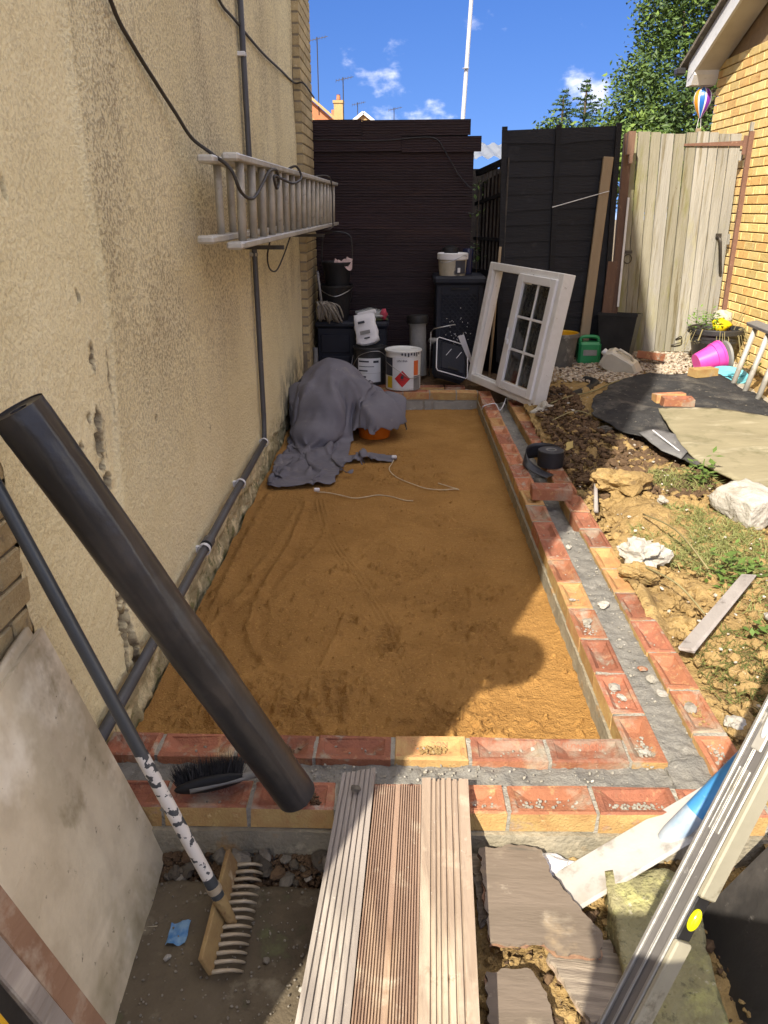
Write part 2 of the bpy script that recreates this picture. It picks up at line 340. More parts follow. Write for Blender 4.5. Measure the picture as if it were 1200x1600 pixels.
# ---- earth bank right of the dwarf wall
def zbank(x, y):
    x, y = np.asarray(x, float), np.asarray(y, float)
    return -.045+.045*sstep(1.0, 1.35, x)+.13*sstep(3.4, 7.4, y)-.14*(1-sstep(1.15, 1.85, y))+.03*sstep(1.3, 2.2, x)
def bank():
    xs = np.arange(.955, 3.10, .0125); ys = np.arange(.6, 8.3, .0135); X, Y = np.meshgrid(xs, ys, indexing='ij')
    Z = zbank(X, Y); flat = sstep(5.9, 6.5, Y)
    n = fbm(X*3.2, Y*3.2, 2, 3); lump = np.abs(fbm(X*9, Y*9, 5, 4)); fine = fbm(X*45, Y*45, 1, 3)
    amp = 1-.8*flat
    # loose trench side: rough clods
    loose = sstep(3.7, 4.3, Y)*(1-sstep(5.9, 6.4, Y))*(1-sstep(1.5, 1.9, X))
    Z += amp*(.022*n+.045*lump*(.5+.5*loose)-.012)+(.0045+.006*loose)*fine
    # cracks in the dry clay
    cr = np.abs(fbm(X*5.5, Y*5.5, 30, 3)); Z -= .03*np.exp(-(cr/.035)**2)*(1-flat)*sstep(-.1, .3, vnoise(X*2, Y*2, 8))
    # lumps that spill over the outer leaf
    Z += .07*np.exp(-((X-.98)**2/.03**2*.35+(Y-2.72)**2/.10))+.05*np.exp(-((X-1.15)**2/.03+(Y-4.15)**2/.05))
    Z += .06*np.exp(-((X-1.22)**2/.02+(Y-3.75)**2/.06))
    # the pale hollow under the mat edge
    Z -= .05*np.exp(-((X-1.02)/.06)**2)*sstep(3.4, 3.8, Y)*(1-sstep(4.6, 5.2, Y))
    return np.stack((X, Y, Z), -1)
tag(big('soil_bank', bank(), 'clay'), kind='structure')
def fore():
    xs = np.arange(.02, 1.5, .011); ys = np.arange(.25, 1.66, .011); X, Y = np.meshgrid(xs, ys, indexing='ij')
    Z = -.165+.018*fbm(X*5, Y*5, 40, 3)+.02*np.abs(fbm(X*14, Y*14, 41, 3))+.005*fbm(X*60, Y*60, 2, 2)
    cr = np.abs(fbm(X*7, Y*7, 33, 3)); Z -= .02*np.exp(-(cr/.04)**2)
    return np.stack((X, Y, Z), -1)
tag(big('soil', fore(), 'clay'), kind='structure')

# ---- concrete slab under the rake
def slab():
    xs = np.linspace(-1.2, .06, 110); ys = np.linspace(.2, 1.5, 110); X, Y = np.meshgrid(xs, ys, indexing='ij')
    Z = -.165+.003*fbm(X*6, Y*6, 3, 4)+.0015*fbm(X*40, Y*40, 3, 2)
    e = .012*fbm(X*9, X*0+3, 5, 3); Y2 = np.where(Y > 1.45, Y+e, Y); Z = np.where(Y > 1.495, Z-.10, Z)
    return np.stack((X, Y2, Z), -1)
tag(big('concrete_slab', slab(), 'concrete_dirty'), kind='structure')
tr = MB(); tr.box((-.35, 1.56, -.25), (1.2, .16, .06)); tag(tr.build('trench_floor', 'dark_soil'), kind='structure')

# ================================================================== DWARF CAVITY WALLS
BL, BW, BH = .215, .1025, .065
pm('cavity_mortar', (.24,.23,.205), (.175,.17,.155), 10, .95, .6, 130, spots=[((.32,.305,.27), 50, .58, .7), ((.13,.125,.115), 16, .58, .72)], spec=.15)
def frog_brick(name, mats, frog=True, L=BL, jit=.0022):
    """long axis X, top at z=0; slots: 0 top and frog, 1 sides"""
    hl, hw = L/2, BW/2
    def ring(a, b, z): return [(-a, -b, z), (a, -b, z), (a, b, z), (-a, b, z)]
    R = [ring(hl, hw, -BH), ring(hl, hw, -.004), ring(hl-.004, hw-.004, 0)]
    if frog: R += [ring(hl-.019, hw-.014, -.0005), ring(hl-.023, hw-.0175, -.006), ring(hl-.054, hw-.0345, -.021)]
    V = [p for r in R for p in r]; V = [tuple(c+random.uniform(-jit, jit) for c in p) for p in V]
    F, M = [(3,2,1,0)], [1]
    for i in range(len(R)-1):
        for k in range(4): F.append((i*4+k, i*4+(k+1) % 4, i*4+4+(k+1) % 4, i*4+4+k)); M.append(1 if i == 0 else 0)
    n = len(R)-1; F.append((n*4, n*4+1, n*4+2, n*4+3)); M.append(0)
    me = bpy.data.meshes.new(name); me.from_pydata(V, [], F)
    for x in mats: me.materials.append(mt(x))
    me.polygons.foreach_set('material_index', M); me.update(); return me
BR = {k: [frog_brick('brick', m) for _ in range(7)] for k, m in dict(
    ry=('brick_red', 'brick_yellow'), rr=('brick_red', 'brick_orange'), oy=('brick_orange', 'brick_yellow'), yy=('brick_mixed', 'brick_yellow'), om=('brick_orange', 'brick_mixed')).items()}
HALF = {k: frog_brick('brick', m, L=.105) for k, m in dict(ry=('brick_red', 'brick_yellow'), rr=('brick_red', 'brick_orange')).items()}
pm('brick_letter', (.37,.145,.085), (.27,.11,.07), 22, .9, spec=.2)
LOND, BRCK = textmesh('LONDON', .023, .0008, 'brick_letter'), textmesh('BRICK', .023, .0008, 'brick_letter')
def lay(parent, x, y, kind, rz=0.0, z=0.0, word=None, half=False):
    me = HALF[kind] if half else random.choice(BR[kind])
    b = piece('brick', me, parent, (x, y, z+random.uniform(-.002, .002)), (random.uniform(-.008, .008), random.uniform(-.008, .008), rz+random.uniform(-.008, .008)))
    if word:
        t = bpy.data.objects.new('lettering', word); COL.objects.link(t); t.parent = b
        t.location = (0, .0255, -.0130); t.rotation_euler = (rad(41), 0, 0)
    return b
def rough_box(mb, x0, x1, y0, y1, z0, z1, step=.02, amp=.003, seed=0):
    """closed block whose top and sides are a little uneven"""
    nx = max(2, int((x1-x0)/step)+1); ny = max(2, int((y1-y0)/step)+1)
    xs, ys = np.linspace(x0, x1, nx), np.linspace(y0, y1, ny); X, Y = np.meshgrid(xs, ys, indexing='ij')
    Z = z1+amp*fbm(X*40, Y*40, seed, 3); mb.grid(np.stack((X, Y, Z), -1))
    nz = max(2, int((z1-z0)/step)+1)
    def side(line, nrm):
        T = np.linspace(0, 1, nz); P = np.zeros((len(line), nz, 3))
        for i, (px, py, pz) in enumerate(line):
            for j, t in enumerate(T):
                zz = z0+(pz-z0)*t; k = amp*1.0*float(fbm(px*40+py*33, zz*40, seed+2, 2))*(1 if j < nz-1 else 0)
                P[i, j] = (px+nrm[0]*k, py+nrm[1]*k, zz)
        mb.grid(P)
    side([(X[i, 0], Y[i, 0], Z[i, 0]) for i in range(nx)][::-1], (0, -1)); side([(X[i, -1], Y[i, -1], Z[i, -1]) for i in range(nx)], (0, 1))
    side([(X[0, j], Y[0, j], Z[0, j]) for j in range(ny)], (-1, 0)); side([(X[-1, j], Y[-1, j], Z[-1, j]) for j in range(ny)][::-1], (1, 0))
YI0, YI1, YO0, YO1 = 1.786, 1.888, 1.582, 1.6845     # front wall: inner and outer leaf
XI0, XI1, XO0, XO1 = .666, .7685, .884, .9865         # side wall: inner and outer leaf
# --- front wall
fw = thing('dwarf_wall', 'red and yellow frogged brick cavity wall crossing in front of the sand bed', 'wall', (0, 1.58, -.25))
ie = [-.856, -.695, -.467, -.239, -.013, .209, .434, .664]
ik = ['rr', 'rr', 'rr', 'rr', 'yy', 'rr', 'rr', 'ry']
iw = [None, None, LOND, None, LOND, None, LOND, LOND]
mj = MB()
for i in range(len(ie)-1):
    a, b = ie[i]+.005, ie[i+1]-.005; bx = lay(fw, (a+b)/2, (YI0+YI1)/2, ik[i], word=iw[i]); bx.scale.x = (b-a)/BL
    rough_box(mj, ie[i+1]-.0075, ie[i+1]+.0075, YI0+.003, YI1-.003, -.066, -.004, .006, .0025, i)
lay(fw, (XI0+XI1)/2, YI0+BL/2+.002, 'oy', rz=math.pi/2)
oe = [-.845, -.618, -.39, -.163, .064, .291, .522, .744, .966]
ok_ = ['ry', 'ry', 'ry', 'ry', 'oy', 'oy', 'ry', 'ry']; ow = [None, LOND, None, None, None, None, LOND, BRCK]
for i in range(len(oe)-1):
    a, b = oe[i]+.005, oe[i+1]-.005; bx = lay(fw, (a+b)/2, (YO0+YO1)/2, ok_[i], word=ow[i], rz=math.pi if ow[i] is BRCK and False else 0); bx.scale.x = (b-a)/BL
    rough_box(mj, oe[i+1]-.0075, oe[i+1]+.0075, YO0+.003, YO1-.003, -.066, -.004, .006, .0025, i+20)
mj.build('mortar_joints', 'mortar', fw, smooth=True)['kind'] = 'stuff'
cv = MB(); rough_box(cv, -.85, .88, YO1-.004, YI0+.003, -.2, -.026, .008, .006, 3)
rough_box(cv, -.85, .70, YO1-.004, YO1+.014, -.2, -.018, .007, .006, 4); rough_box(cv, -.85, .70, YI0-.02, YI0+.001, -.2, -.034, .007, .007, 5)
rough_box(cv, .664+.1, .886, YO1-.004, 2.0, -.2, -.020, .008, .007, 6)
cv.build('cavity_fill', 'cavity_mortar', fw, smooth=True)
ft = MB(); rough_box(ft, -.856, .99, YO0-.012, YO1+.02, -.32, -.0665, .02, .004, 7); rough_box(ft, -.856, .665, YI0-.005, YI1+.006, -.32, -.0665, .02, .004, 8)
ft.build('footing', 'footing', fw, smooth=True)
# --- side wall
sw = thing('dwarf_wall', 'long brick cavity wall running back along the right edge of the sand bed', 'wall', (.83, 1.9, -.25))
mj = MB(); y = YI0+BL+.012; i = 0; pat = ['oy', 'ry', 'om', 'yy', 'oy', 'ry', 'rr', 'oy', 'yy', 'om', 'ry', 'oy']
while y < 6.45:
    lay(sw, (XI0+XI1)/2+.003*math.sin(y*2), y+BL/2, pat[i % 12] if y > 2.1 else 'ry', rz=math.pi/2)
    rough_box(mj, XI0+.003, XI1-.003, y-.0125, y+.0025, -.066, -.003 if y < 3 else -.006, .007, .0025, i); y += .2275; i += 1
y = 1.6945; i = 0
while y < 6.05:
    lay(sw, (XO0+XO1)/2+.003*math.sin(y*1.7+1), y+BL/2, pat[(i*5+2) % 12], rz=math.pi/2)
    rough_box(mj, XO0+.003, XO1-.003, y-.0125, y+.0025, -.066, -.003 if y < 3.6 else -.006, .007, .0025, i+9); y += .2275; i += 1
mj.build('mortar_joints', 'mortar', sw, smooth=True)['kind'] = 'stuff'
cv = MB(); rough_box(cv, XI1-.003, XO0+.003, 2.0, 3.52, -.2, -.022, .0085, .005, 3); rough_box(cv, XI1-.003, XO0+.003, 3.52, 6.4, -.2, -.068, .012, .012, 5)
cv.build('cavity_fill', 'cavity_mortar', sw, smooth=True)
ft = MB(); rough_box(ft, XI0-.010, XI1, YI1+.008, 6.5, -.32, -.067, .03, .005, 7); rough_box(ft, XO0, XO1+.01, YO1+.02, 6.1, -.32, -.067, .04, .004, 8)
ft.build('footing', 'footing', sw, smooth=True)
# --- back wall
bw = thing('dwarf_wall', 'low brick wall closing the far end of the sand bed under the paint drums', 'wall', (-.1, 6.6, -.25))
mj = MB(); xs = [-.855]
e = [-.80, -.66, -.43, -.20, .02, .25, .48, .664]
kk = ['rr', 'om', 'rr', 'rr', 'om', 'yy', 'yy']
for i in range(len(e)-1):
    a, b = e[i]+.005, e[i+1]-.005; bx = lay(bw, (a+b)/2, 6.555, kk[i]); bx.scale.x = (b-a)/BL
    rough_box(mj, e[i+1]-.007, e[i+1]+.007, 6.51, 6.60, -.066, -.005, .008, .002, i)
    bx = lay(bw, (a+b)/2-.09, 6.75, ['rr', 'om'][i % 2]); bx.scale.x = (b-a)/BL
mj.build('mortar_joints', 'mortar', bw, smooth=True)['kind'] = 'stuff'
cv = MB(); rough_box(cv, -.85, .66, 6.60, 6.70, -.2, -.02, .02, .006, 3); cv.build('cavity_fill', 'mortar', bw, smooth=True)
pm('block_grey', (.33,.325,.29), (.25,.25,.225), 8, .95, .5, 110, spots=[((.55,.54,.5), 25, .60, .72)], rnd=.25, spec=.15)
for a, b in ((-.855, -.42), (-.41, -.02), (-.01, .195), (.205, .27), (.28, .664)):
    m = MB(); rough_box(m, a+.004, b-.004, 6.503, 6.62, -.24, -.078, .02, .003, int(a*50)); m.build('block', 'block_grey', bw, smooth=True)
m = MB(); rough_box(m, -.855, .664, 6.512, 6.8, -.24, -.067, .03, .003, 4); m.build('bed_mortar', 'mortar', bw)

# ================================================================== LEFT HOUSE: rendered gable wall with brick quoins
def render_material():
    m = bpy.data.materials.new('render'); m.use_nodes = True; MATS['render'] = m
    n, l = m.node_tree.nodes, m.node_tree.links; b = n['Principled BSDF']; b.inputs['Roughness'].default_value = .95; b.inputs['Specular IOR Level'].default_value = .15
    tc = n.new('ShaderNodeNewGeometry'); sx = n.new('ShaderNodeSeparateXYZ'); l.new(tc.outputs['Position'], sx.inputs[0])
    def noise(sc, det=4, st=(1,1,1), rg=.6):
        mp = n.new('ShaderNodeMapping'); mp.inputs['Scale'].default_value = st; l.new(tc.outputs['Position'], mp.inputs[0])
        t = n.new('ShaderNodeTexNoise'); t.inputs['Scale'].default_value = sc; t.inputs['Detail'].default_value = det; t.inputs['Roughness'].default_value = rg; l.new(mp.outputs[0], t.inputs['Vector']); return t.outputs[0]
    def mr(v, a, c, d=0., e=1.):
        r = n.new('ShaderNodeMapRange'); r.interpolation_type = 'SMOOTHSTEP'; r.inputs[1].default_value = a; r.inputs[2].default_value = c; r.inputs[3].default_value = d; r.inputs[4].default_value = e; l.new(v, r.inputs[0]); return r.outputs[0]
    def mul(a, c):
        x = n.new('ShaderNodeMath'); x.operation = 'MULTIPLY'
        for k, q in enumerate((a, c)):
            if isinstance(q, (int, float)): x.inputs[k].default_value = q
            else: l.new(q, x.inputs[k])
        return x.outputs[0]
    def mix(f, a, c):
        x = n.new('ShaderNodeMix'); x.data_type = 'RGBA'
        if isinstance(f, (int, float)): x.inputs[0].default_value = f
        else: l.new(f, x.inputs[0])
        for k, q in ((6, a), (7, c)):
            if isinstance(q, tuple): x.inputs[k].default_value = q+(1,)
            else: l.new(q, x.inputs[k])
        return x.outputs[2]
    Yc, Zc = sx.outputs[1], sx.outputs[2]
    col = mix(mr(noise(1.6, 5), .35, .65), (.88, .79, .515), (.82, .725, .45))
    streak = mr(noise(1.7, 6, (1, 1.3, .6)), .42, .66)                # weather streaks down the wall
    speck = mr(noise(82, 3), .47, .57)                                 # grit of the tyrolean finish
    zone = mul(mr(Yc, 2.16, 2.30, .38, 1.), mr(Zc, .35, 1.15, .12, 1.))                     # smooth patch by the quoin, cleaner foot
    dirt = mul(mul(speck, zone), mr(streak, 0, 1, .55, 1.0))
    col = mix(mul(dirt, .90), col, (.36, .305, .20))
    col = mix(mul(mul(streak, zone), .28), col, (.46, .39, .26))
    col = mix(mul(mr(noise(150, 2), .58, .66), .35), col, (.38, .30, .18))
    foot = mul(mr(Zc, .16, -.06), mr(noise(9, 6), .36, .56))            # damp, mossy foot
    col = mix(mul(foot, .85), col, (.33, .29, .17))
    moss = mul(mr(Zc, .22, -.12), mr(noise(16, 5), .52, .62)); col = mix(mul(moss, .85), col, (.17, .18, .075))
    low_dark = mul(mr(Yc, 5.1, 5.7), mul(mr(Zc, .55, .1), mr(noise(6, 5), .42, .6))); col = mix(mul(low_dark, .8), col, (.12, .115, .10))  # darker low on the wall towards its far end
    ga = n.new('ShaderNodeAttribute'); ga.attribute_name = 'gouge'; col = mix(mul(ga.outputs['Fac'], .9), col, (.17, .13, .085))   # old mortar laid bare in the gouges
    l.new(col, b.inputs['Base Color'])
    bp = n.new('ShaderNodeBump'); bp.inputs['Distance'].default_value = .012; l.new(noise(82, 4), bp.inputs['Height'])
    st = mr(Yc, 2.1, 2.3, .6, 1.0); l.new(st, bp.inputs['Strength']); l.new(bp.outputs[0], b.inputs['Normal'])
render_material()
pm('quoin_brick', (.47,.38,.22), (.38,.30,.17), 14, .95, .5, 120, spots=[((.30,.25,.16), 26, .58, .7), ((.55,.47,.31), 40, .6, .72)], rnd=.16, spec=.15)
pm('quoin_mortar', (.26,.22,.16), (.20,.17,.12), 20, .95, .5, 120)
pm('house_shell', (.60,.47,.28), (.5,.39,.22), 3, .95)
lh = thing('rendered_house', 'tall cream rough rendered house wall along the left of the sand bed', 'house', (-.85, 4, -.3))
m = MB()  # the house behind the render: gable profile in y-z, thick in x
m.prism([(-.13,-.4), (7.55,-.4), (7.55,6.0), (3.75,9.8), (-.13,6.0)], 5.5, (-6.45,0,0), (0,1,0), (0,0,1))
m.prism([(-.13,-.4), (1.53,-.4), (1.53,7.6), (-.13,6.0)], .07, (-.955,0,0), (0,1,0), (0,0,1))
m.build('wall', 'house_shell', lh)
GOUGE = []
def render_face():
    ys = np.concatenate((np.arange(1.552, 3.0, .008), np.arange(3.0, 6.765, .022))); zs = np.concatenate((np.arange(-.22, 1.35, .0085), np.arange(1.35, 4.2, .025)))
    Yg, Zg = np.meshgrid(ys, zs, indexing='ij'); D = .006*fbm(Yg*2.5, Zg*2.5, 1, 3)+.0015*fbm(Yg*45, Zg*45, 2, 2)
    # irregular broken edge beside the quoin bricks
    # proud vertical seam where two render coats meet
    sy = 2.235-.12*sstep(1.2, .2, Zg)+.012*fbm(Zg*2, Zg*0, 3, 2)
    D += .016*np.exp(-((Yg-sy)/.022)**2)-.010*np.exp(-((Yg-sy-.045)/.016)**2)+.004*sstep(.03, -.03, Yg-sy)
    hole = np.zeros_like(Yg)
    for cy, cz, ry, rz, d in [(2.085,1.085,.012,.035,.03), (2.07,.91,.022,.03,.03), (2.06,.85,.024,.036,.05), (2.075,.79,.015,.024,.04), (2.085,.725,.028,.024,.045), (2.05,.29,.024,.028,.06), (2.16,.45,.006,.012,.03), (2.6,.78,.006,.012,.03), (2.05,1.25,.005,.012,.03), (3.3,.55,.007,.02,.03), (1.75,1.5,.005,.01,.03), (1.8,1.8,.005,.01,.03), (2.085,.30,.008,.05,.025),
                              (2.05,.22,.012,.06,.03), (2.09,.21,.010,.05,.03), (2.11,.86,.005,.05,.02), (2.02,.93,.007,.012,.012), (1.95,.87,.007,.012,.015), (2.10,.13,.02,.05,.03), (2.06,.36,.02,.012,.02), (2.19,1.01,.002,.09,.008), (2.04,.28,.004,.16,.012)]:
        q = np.hypot((Yg-cy)/ry, (Zg-cz)/rz)*(1+.25*fbm(Yg*90, Zg*90, 4, 2)); hole = np.maximum(hole, 1-sstep(.95, 1.55, q)); D -= d*(1-sstep(.7, 1.15, q)); D += .005*np.exp(-((q-1.35)/.3)**2)
    GOUGE.append(hole)
    # foot of the render stands proud of a rough plinth
    edge = .015+.02*fbm(Yg*3, Yg*0, 5, 3); D -= .022*(1-sstep(-.012, .012, Zg-edge)); D += (1-sstep(0, .03, Zg-edge))*.012*fbm(Yg*14, Zg*18, 6, 3)
    D += .006*fbm(Yg*12, Zg*12, 9, 3)*sstep(.35, .0, Zg)
    X = -.85+D
    # broken vertical edge by the near quoin
    Yg = np.where(Yg < 1.60, Yg+.012*fbm(Zg*13, Zg*0, 8, 3)*(1.6-Yg)/.05, Yg)
    return np.stack((X, Yg, Zg), -1)[::-1]
rc = big('render_coat', render_face(), 'render', lh); at_ = rc.data.attributes.new('gouge', 'FLOAT', 'POINT'); at_.data.foreach_set('value', GOUGE[0][::-1].astype(np.float32).ravel())
def plain_brick(name, L, W_, Hh, mat, ch=.004):
    m = MB(); m.box((0,0,0), (L, W_, Hh), ch=ch, jit=.0015); me = bpy.data.meshes.new(name); me.from_pydata(m.v, [], m.f); me.materials.append(mt(mat)); me.update(); return me
QF = [plain_brick('brick', .03, .215, .0655, 'quoin_brick') for _ in range(3)]; QH = plain_brick('brick', .03, .102, .0655, 'quoin_brick'); QR = plain_brick('brick', .06, .03, .0655, 'quoin_brick')
qp = MB(); qp.box((-.836, 7.16, 1.9), (.075, .80, 4.4)); qp.build('quoin_mortar', 'quoin_mortar', lh); qp = MB(); qp.box((-.876, .72, .9), (.03, 1.68, 3.0)); qp.build('quoin_mortar', 'quoin_mortar', lh)
for c in range(54):
    z = -.12+c*.075; off = .11 if c % 2 else 0
    y = 6.76
    ws = ([.102] if c % 2 else [])+[.215]*4
    for w in ws:
        if y+w > 7.57: w = 7.57-y
        if w < .06: break
        me = QH if w < .15 else random.choice(QF); o = piece('brick', me, lh, (-.806, y+w/2, z), (0,0,random.uniform(-.006,.006)))
        if .15 < w < .21: o.scale.y = w/.215
        y += w+.01
    if z > .3: piece('brick', QR, lh, (-.823, 6.774, z))
for c in range(26):
    z = -.10+c*.075; y = 1.575-.008*(c % 3)
    for w in ([.102] if c % 2 else [])+[.215]*3:
        piece('brick', QH if w < .15 else random.choice(QF), lh, (-.866, y-w/2, z), (0,0,random.uniform(-.008,.008))); y -= w+.01
# unseen corner globe of guessed kind, added for the round shadow on the sand
pm('lamp_black', (.02,.02,.022), (.03,.03,.03), 20, .4); pm('caster_white', (.75,.75,.72), (.7,.7,.68), 10, .3)
wlp = thing('shadow_globe', 'unseen globe on a bracket at the house corner, added to cast a round shadow', 'shadow caster', (-.80, -.03, 2.05))
m = MB(); m.tube([(-.885,-.03,2.02), (-.83,-.05,2.0), (-.79,-.06,2.02), (-.785,-.06,2.06)], .013, 10); m.lathe([(.05,0), (.05,.014)], (-.886,-.03,2.02), (1,0,0), 16, cap1=True); m.build('bracket', 'lamp_black', wlp, auto=40)
m = MB(); m.lathe([(.03,0)]+[(.125*math.sin(math.pi*(k+1)/15), .125-.125*math.cos(math.pi*(k+1)/15)) for k in range(2, 14)], (-.785,-.06,2.06), (0,0,1), 20, cap1=True); m.build('globe', 'caster_white', wlp, smooth=True)

# ================================================================== RIGHT HOUSE: yellow brick gable end
pm('stock_brick', (.82,.63,.29), (.76,.54,.22), 9, .9, .3, 90, spots=[((.86,.72,.42), 22, .56, .7), ((.62,.38,.15), 14, .64, .76)], rnd=.16, spec=.2)
pm('stock_brick_orange', (.70,.43,.17), (.76,.52,.22), 7, .9, .3, 90, spots=[((.40,.15,.06), 18, .58, .72)], rnd=.14, spec=.2)
pm('stock_mortar', (.34,.24,.14), (.28,.19,.11), 20, .95, .4, 120)
pm('white_board', (.74,.75,.76), (.64,.65,.66), 6, .5, .05, 40, spots=[((.45,.43,.38), 9, .62, .76, (1,1,3))])
pm('soffit', (.60,.57,.52), (.52,.49,.44), 5, .7)
pm('roof_tile', (.20,.17,.13), (.13,.11,.085), 14, .95, .5, 80, spots=[((.30,.28,.2), 20, .58, .7)])
HX, HC = 3.05, 8.5
rh = thing('brick_house', 'yellow stock brick gable end with white bargeboard behind the gate', 'house', (HX, 7, .0))
pitch = .42
m = MB(); m.prism([(HC-.012,-.4), (2.0,-.4), (2.0,2.78+pitch*(HC-4.2)), (4.2,2.78+pitch*(HC-4.2)), (HC-.012,2.78)][::-1], 5, (HX+.012,0,0), (0,1,0), (0,0,1))
m.build('wall', 'stock_mortar', rh)
SB = [plain_brick('brick', .03, .215, .065, x, .003) for x in ('stock_brick', 'stock_brick', 'stock_brick', 'stock_brick_orange')]; SH = [plain_brick('brick', .03, .1025, .065, x, .003) for x in ('stock_brick', 'stock_brick_orange')]
nb = 0
for c in range(44):
    z = .03+c*.075; y = HC
    ws = ([.1025] if c % 2 else [])+[.215]*12
    for w in ws:
        y0 = y-w
        if y < 6.32 or z > 2.78+pitch*(HC-y)-.05: break
        piece('brick', random.choice(SH) if w < .15 else random.choice(SB), rh, (HX, (y+y0)/2, z), (0,0,random.uniform(-.006,.006))); nb += 1; y = y0-.010
# verge: tiles, bargeboard, soffit, boxed eave end
def sl(y, dz=0): return 2.80+pitch*(8.62-y)+dz
m = MB(); vx = 2.80
m.prism([(8.66, sl(8.66,-.16)), (8.66, sl(8.66,.02)), (4.0, sl(4.0,.02)), (4.0, sl(4.0,-.16))], .025, (vx,0,0), (0,1,0), (0,0,1)); m.build('bargeboard', 'white_board', rh)
m = MB(); m.prism([(8.60, sl(8.60,-.15)), (8.60, sl(8.60,-.135)), (4.0, sl(4.0,-.135)), (4.0, sl(4.0,-.15))], .22, (vx+.026,0,0), (0,1,0), (0,0,1)); m.build('soffit', 'soffit', rh)
m = MB(); m.prism([(8.70, 2.58), (8.70, 2.80), (8.50, 2.90), (8.50, 2.66), (8.56,2.58)], .24, (vx+.004,0,0), (0,1,0), (0,0,1)); m.build('eave_box', 'white_board', rh)
tl = MB(); y = 8.78
tl.prism([(8.80, sl(8.80,.025)), (8.80, sl(8.80,.06)), (4.0, sl(4.0,.06)), (4.0, sl(4.0,.025))], 5.0, (vx-.05,0,0), (0,1,0), (0,0,1)); tl.build('roof', 'roof_tile', rh)
m = MB(); m.box((vx-.06, 8.74, 2.72), (.09, .10, .06), ch=.01); m.build('gutter_end', 'lamp_black', rh)

# ================================================================== BACK: screen, fence, gate, trees, far roofs
pm('shed_wood', (.034,.016,.018), (.020,.010,.012), 5, .65, .5, 90, stretch=(.15,1,1), spots=[((.055,.028,.024), 4, .58, .75, (.2,1,1)), ((.012,.007,.007), 7, .66, .72)], rnd=.22, spec=.4)
pm('black_wood', (.009,.009,.011), (.014,.014,.017), 6, .6, .4, 70, stretch=(.2,1,1), spots=[((.05,.05,.05), 26, .70, .76), ((.028,.028,.032), 5, .6, .75)], rnd=.2, spec=.25)
pm('old_trellis', (.07,.06,.05), (.03,.027,.025), 12, .9, .4, 80, rnd=.3)
pm('gate_grey', (.36,.345,.305), (.26,.25,.22), 14, .9, .8, 110, stretch=(1,1,.07), spots=[((.20,.175,.12), 22, .57, .68, (1,1,.06)), ((.33,.31,.19), 3, .55, .72, (1,1,.4)), ((.14,.10,.06), 16, .69, .73)], rnd=.18, spec=.2)
pm('gate_green', (.315,.295,.23), (.24,.225,.17), 14, .9, .8, 110, stretch=(1,1,.07), spots=[((.22,.215,.085), 6, .52, .70, (1,1,.25)), ((.17,.145,.085), 22, .57, .68, (1,1,.06)), ((.14,.10,.06), 16, .69, .73)], rnd=.16, spec=.2)
pm('rust_red', (.20,.105,.075), (.155,.08,.055), 12, .8, .3, 80, spots=[((.42,.27,.2), 30, .62, .72)])
pm('post_brown', (.17,.10,.07), (.125,.072,.05), 5, .85, .5, 60, stretch=(1,1,.15), spots=[((.30,.2,.13), 20, .62, .74)])
pm('pale_timber', (.33,.255,.17), (.26,.195,.125), 5, .85, .4, 60, stretch=(1,1,.12), spots=[((.15,.09,.05), 11, .70, .75)])
pm('metal_dark', (.06,.055,.05), (.09,.08,.07), 30, .5, .2, 90, metal=.8)

sc = thing('slatted_screen', 'dark brown grooved board shed side at the far end', 'shed', (-.05, 7.6, 0))
def grooved(name, H, n, depth, mat, gw=.5, T=.028):
    """board along X (unit length, centred), face towards -Y at y=0; n grooves"""
    prof = [(T, 0), (0, 0)]
    p = H/n
    for k in range(n):
        z0 = k*p; prof += [(0, z0+p*.08), (0, z0+p*gw), (depth, z0+p*(gw+.08)), (depth, z0+p*.92)]
    prof += [(0, H), (T, H)]
    m = MB(); N = len(prof); m.add([(-.5, y, z) for y, z in prof]+[(.5, y, z) for y, z in prof], [(i, (i+1) % N, N+(i+1) % N, N+i) for i in range(N)]+[tuple(range(N))[::-1], tuple(range(N, 2*N))])
    me = bpy.data.meshes.new(name); me.from_pydata(m.v, [], m.f); me.materials.append(mt(mat)); me.update(); return me
GB = grooved('board', .138, 6, .006, 'shed_wood')
for k in range(15):
    o = piece('board', GB, sc, (-.10, 7.585+random.uniform(-.002,.002), -.12+k*.1405), (0,random.uniform(-.002,.002),0), (1.48,1,1))
GT = grooved('fascia_board', .125, 6, .005, 'shed_wood')
for x0, x1, z in ((-.80,-.008,1.935), (-.004,.70,1.93), (-.79,-.36,2.063), (-.355,.60,2.062)):
    piece('fascia_board', GT, sc, ((x0+x1)/2, 7.545, z), (0,-.008,0), (x1-x0,1,1))
m = MB(); m.box((-.12,8.1,1.0), (1.42,.96,2.1)); m.box((-.12,7.60,2.08), (1.40,.05,.19)); m.build('shed_body', 'black_wood', sc)
m = MB(); m.tube(smoothpath([(-.79,7.537,2.03), (-.2,7.537,2.02), (.15,7.537,2.045), (.3,7.53,2.03), (.38,7.53,1.93), (.5,7.52,1.75), (.58,7.5,1.66), (.62,7.5,1.63)]), .005, 6); m.build('cable', 'lamp_black', sc, smooth=True)

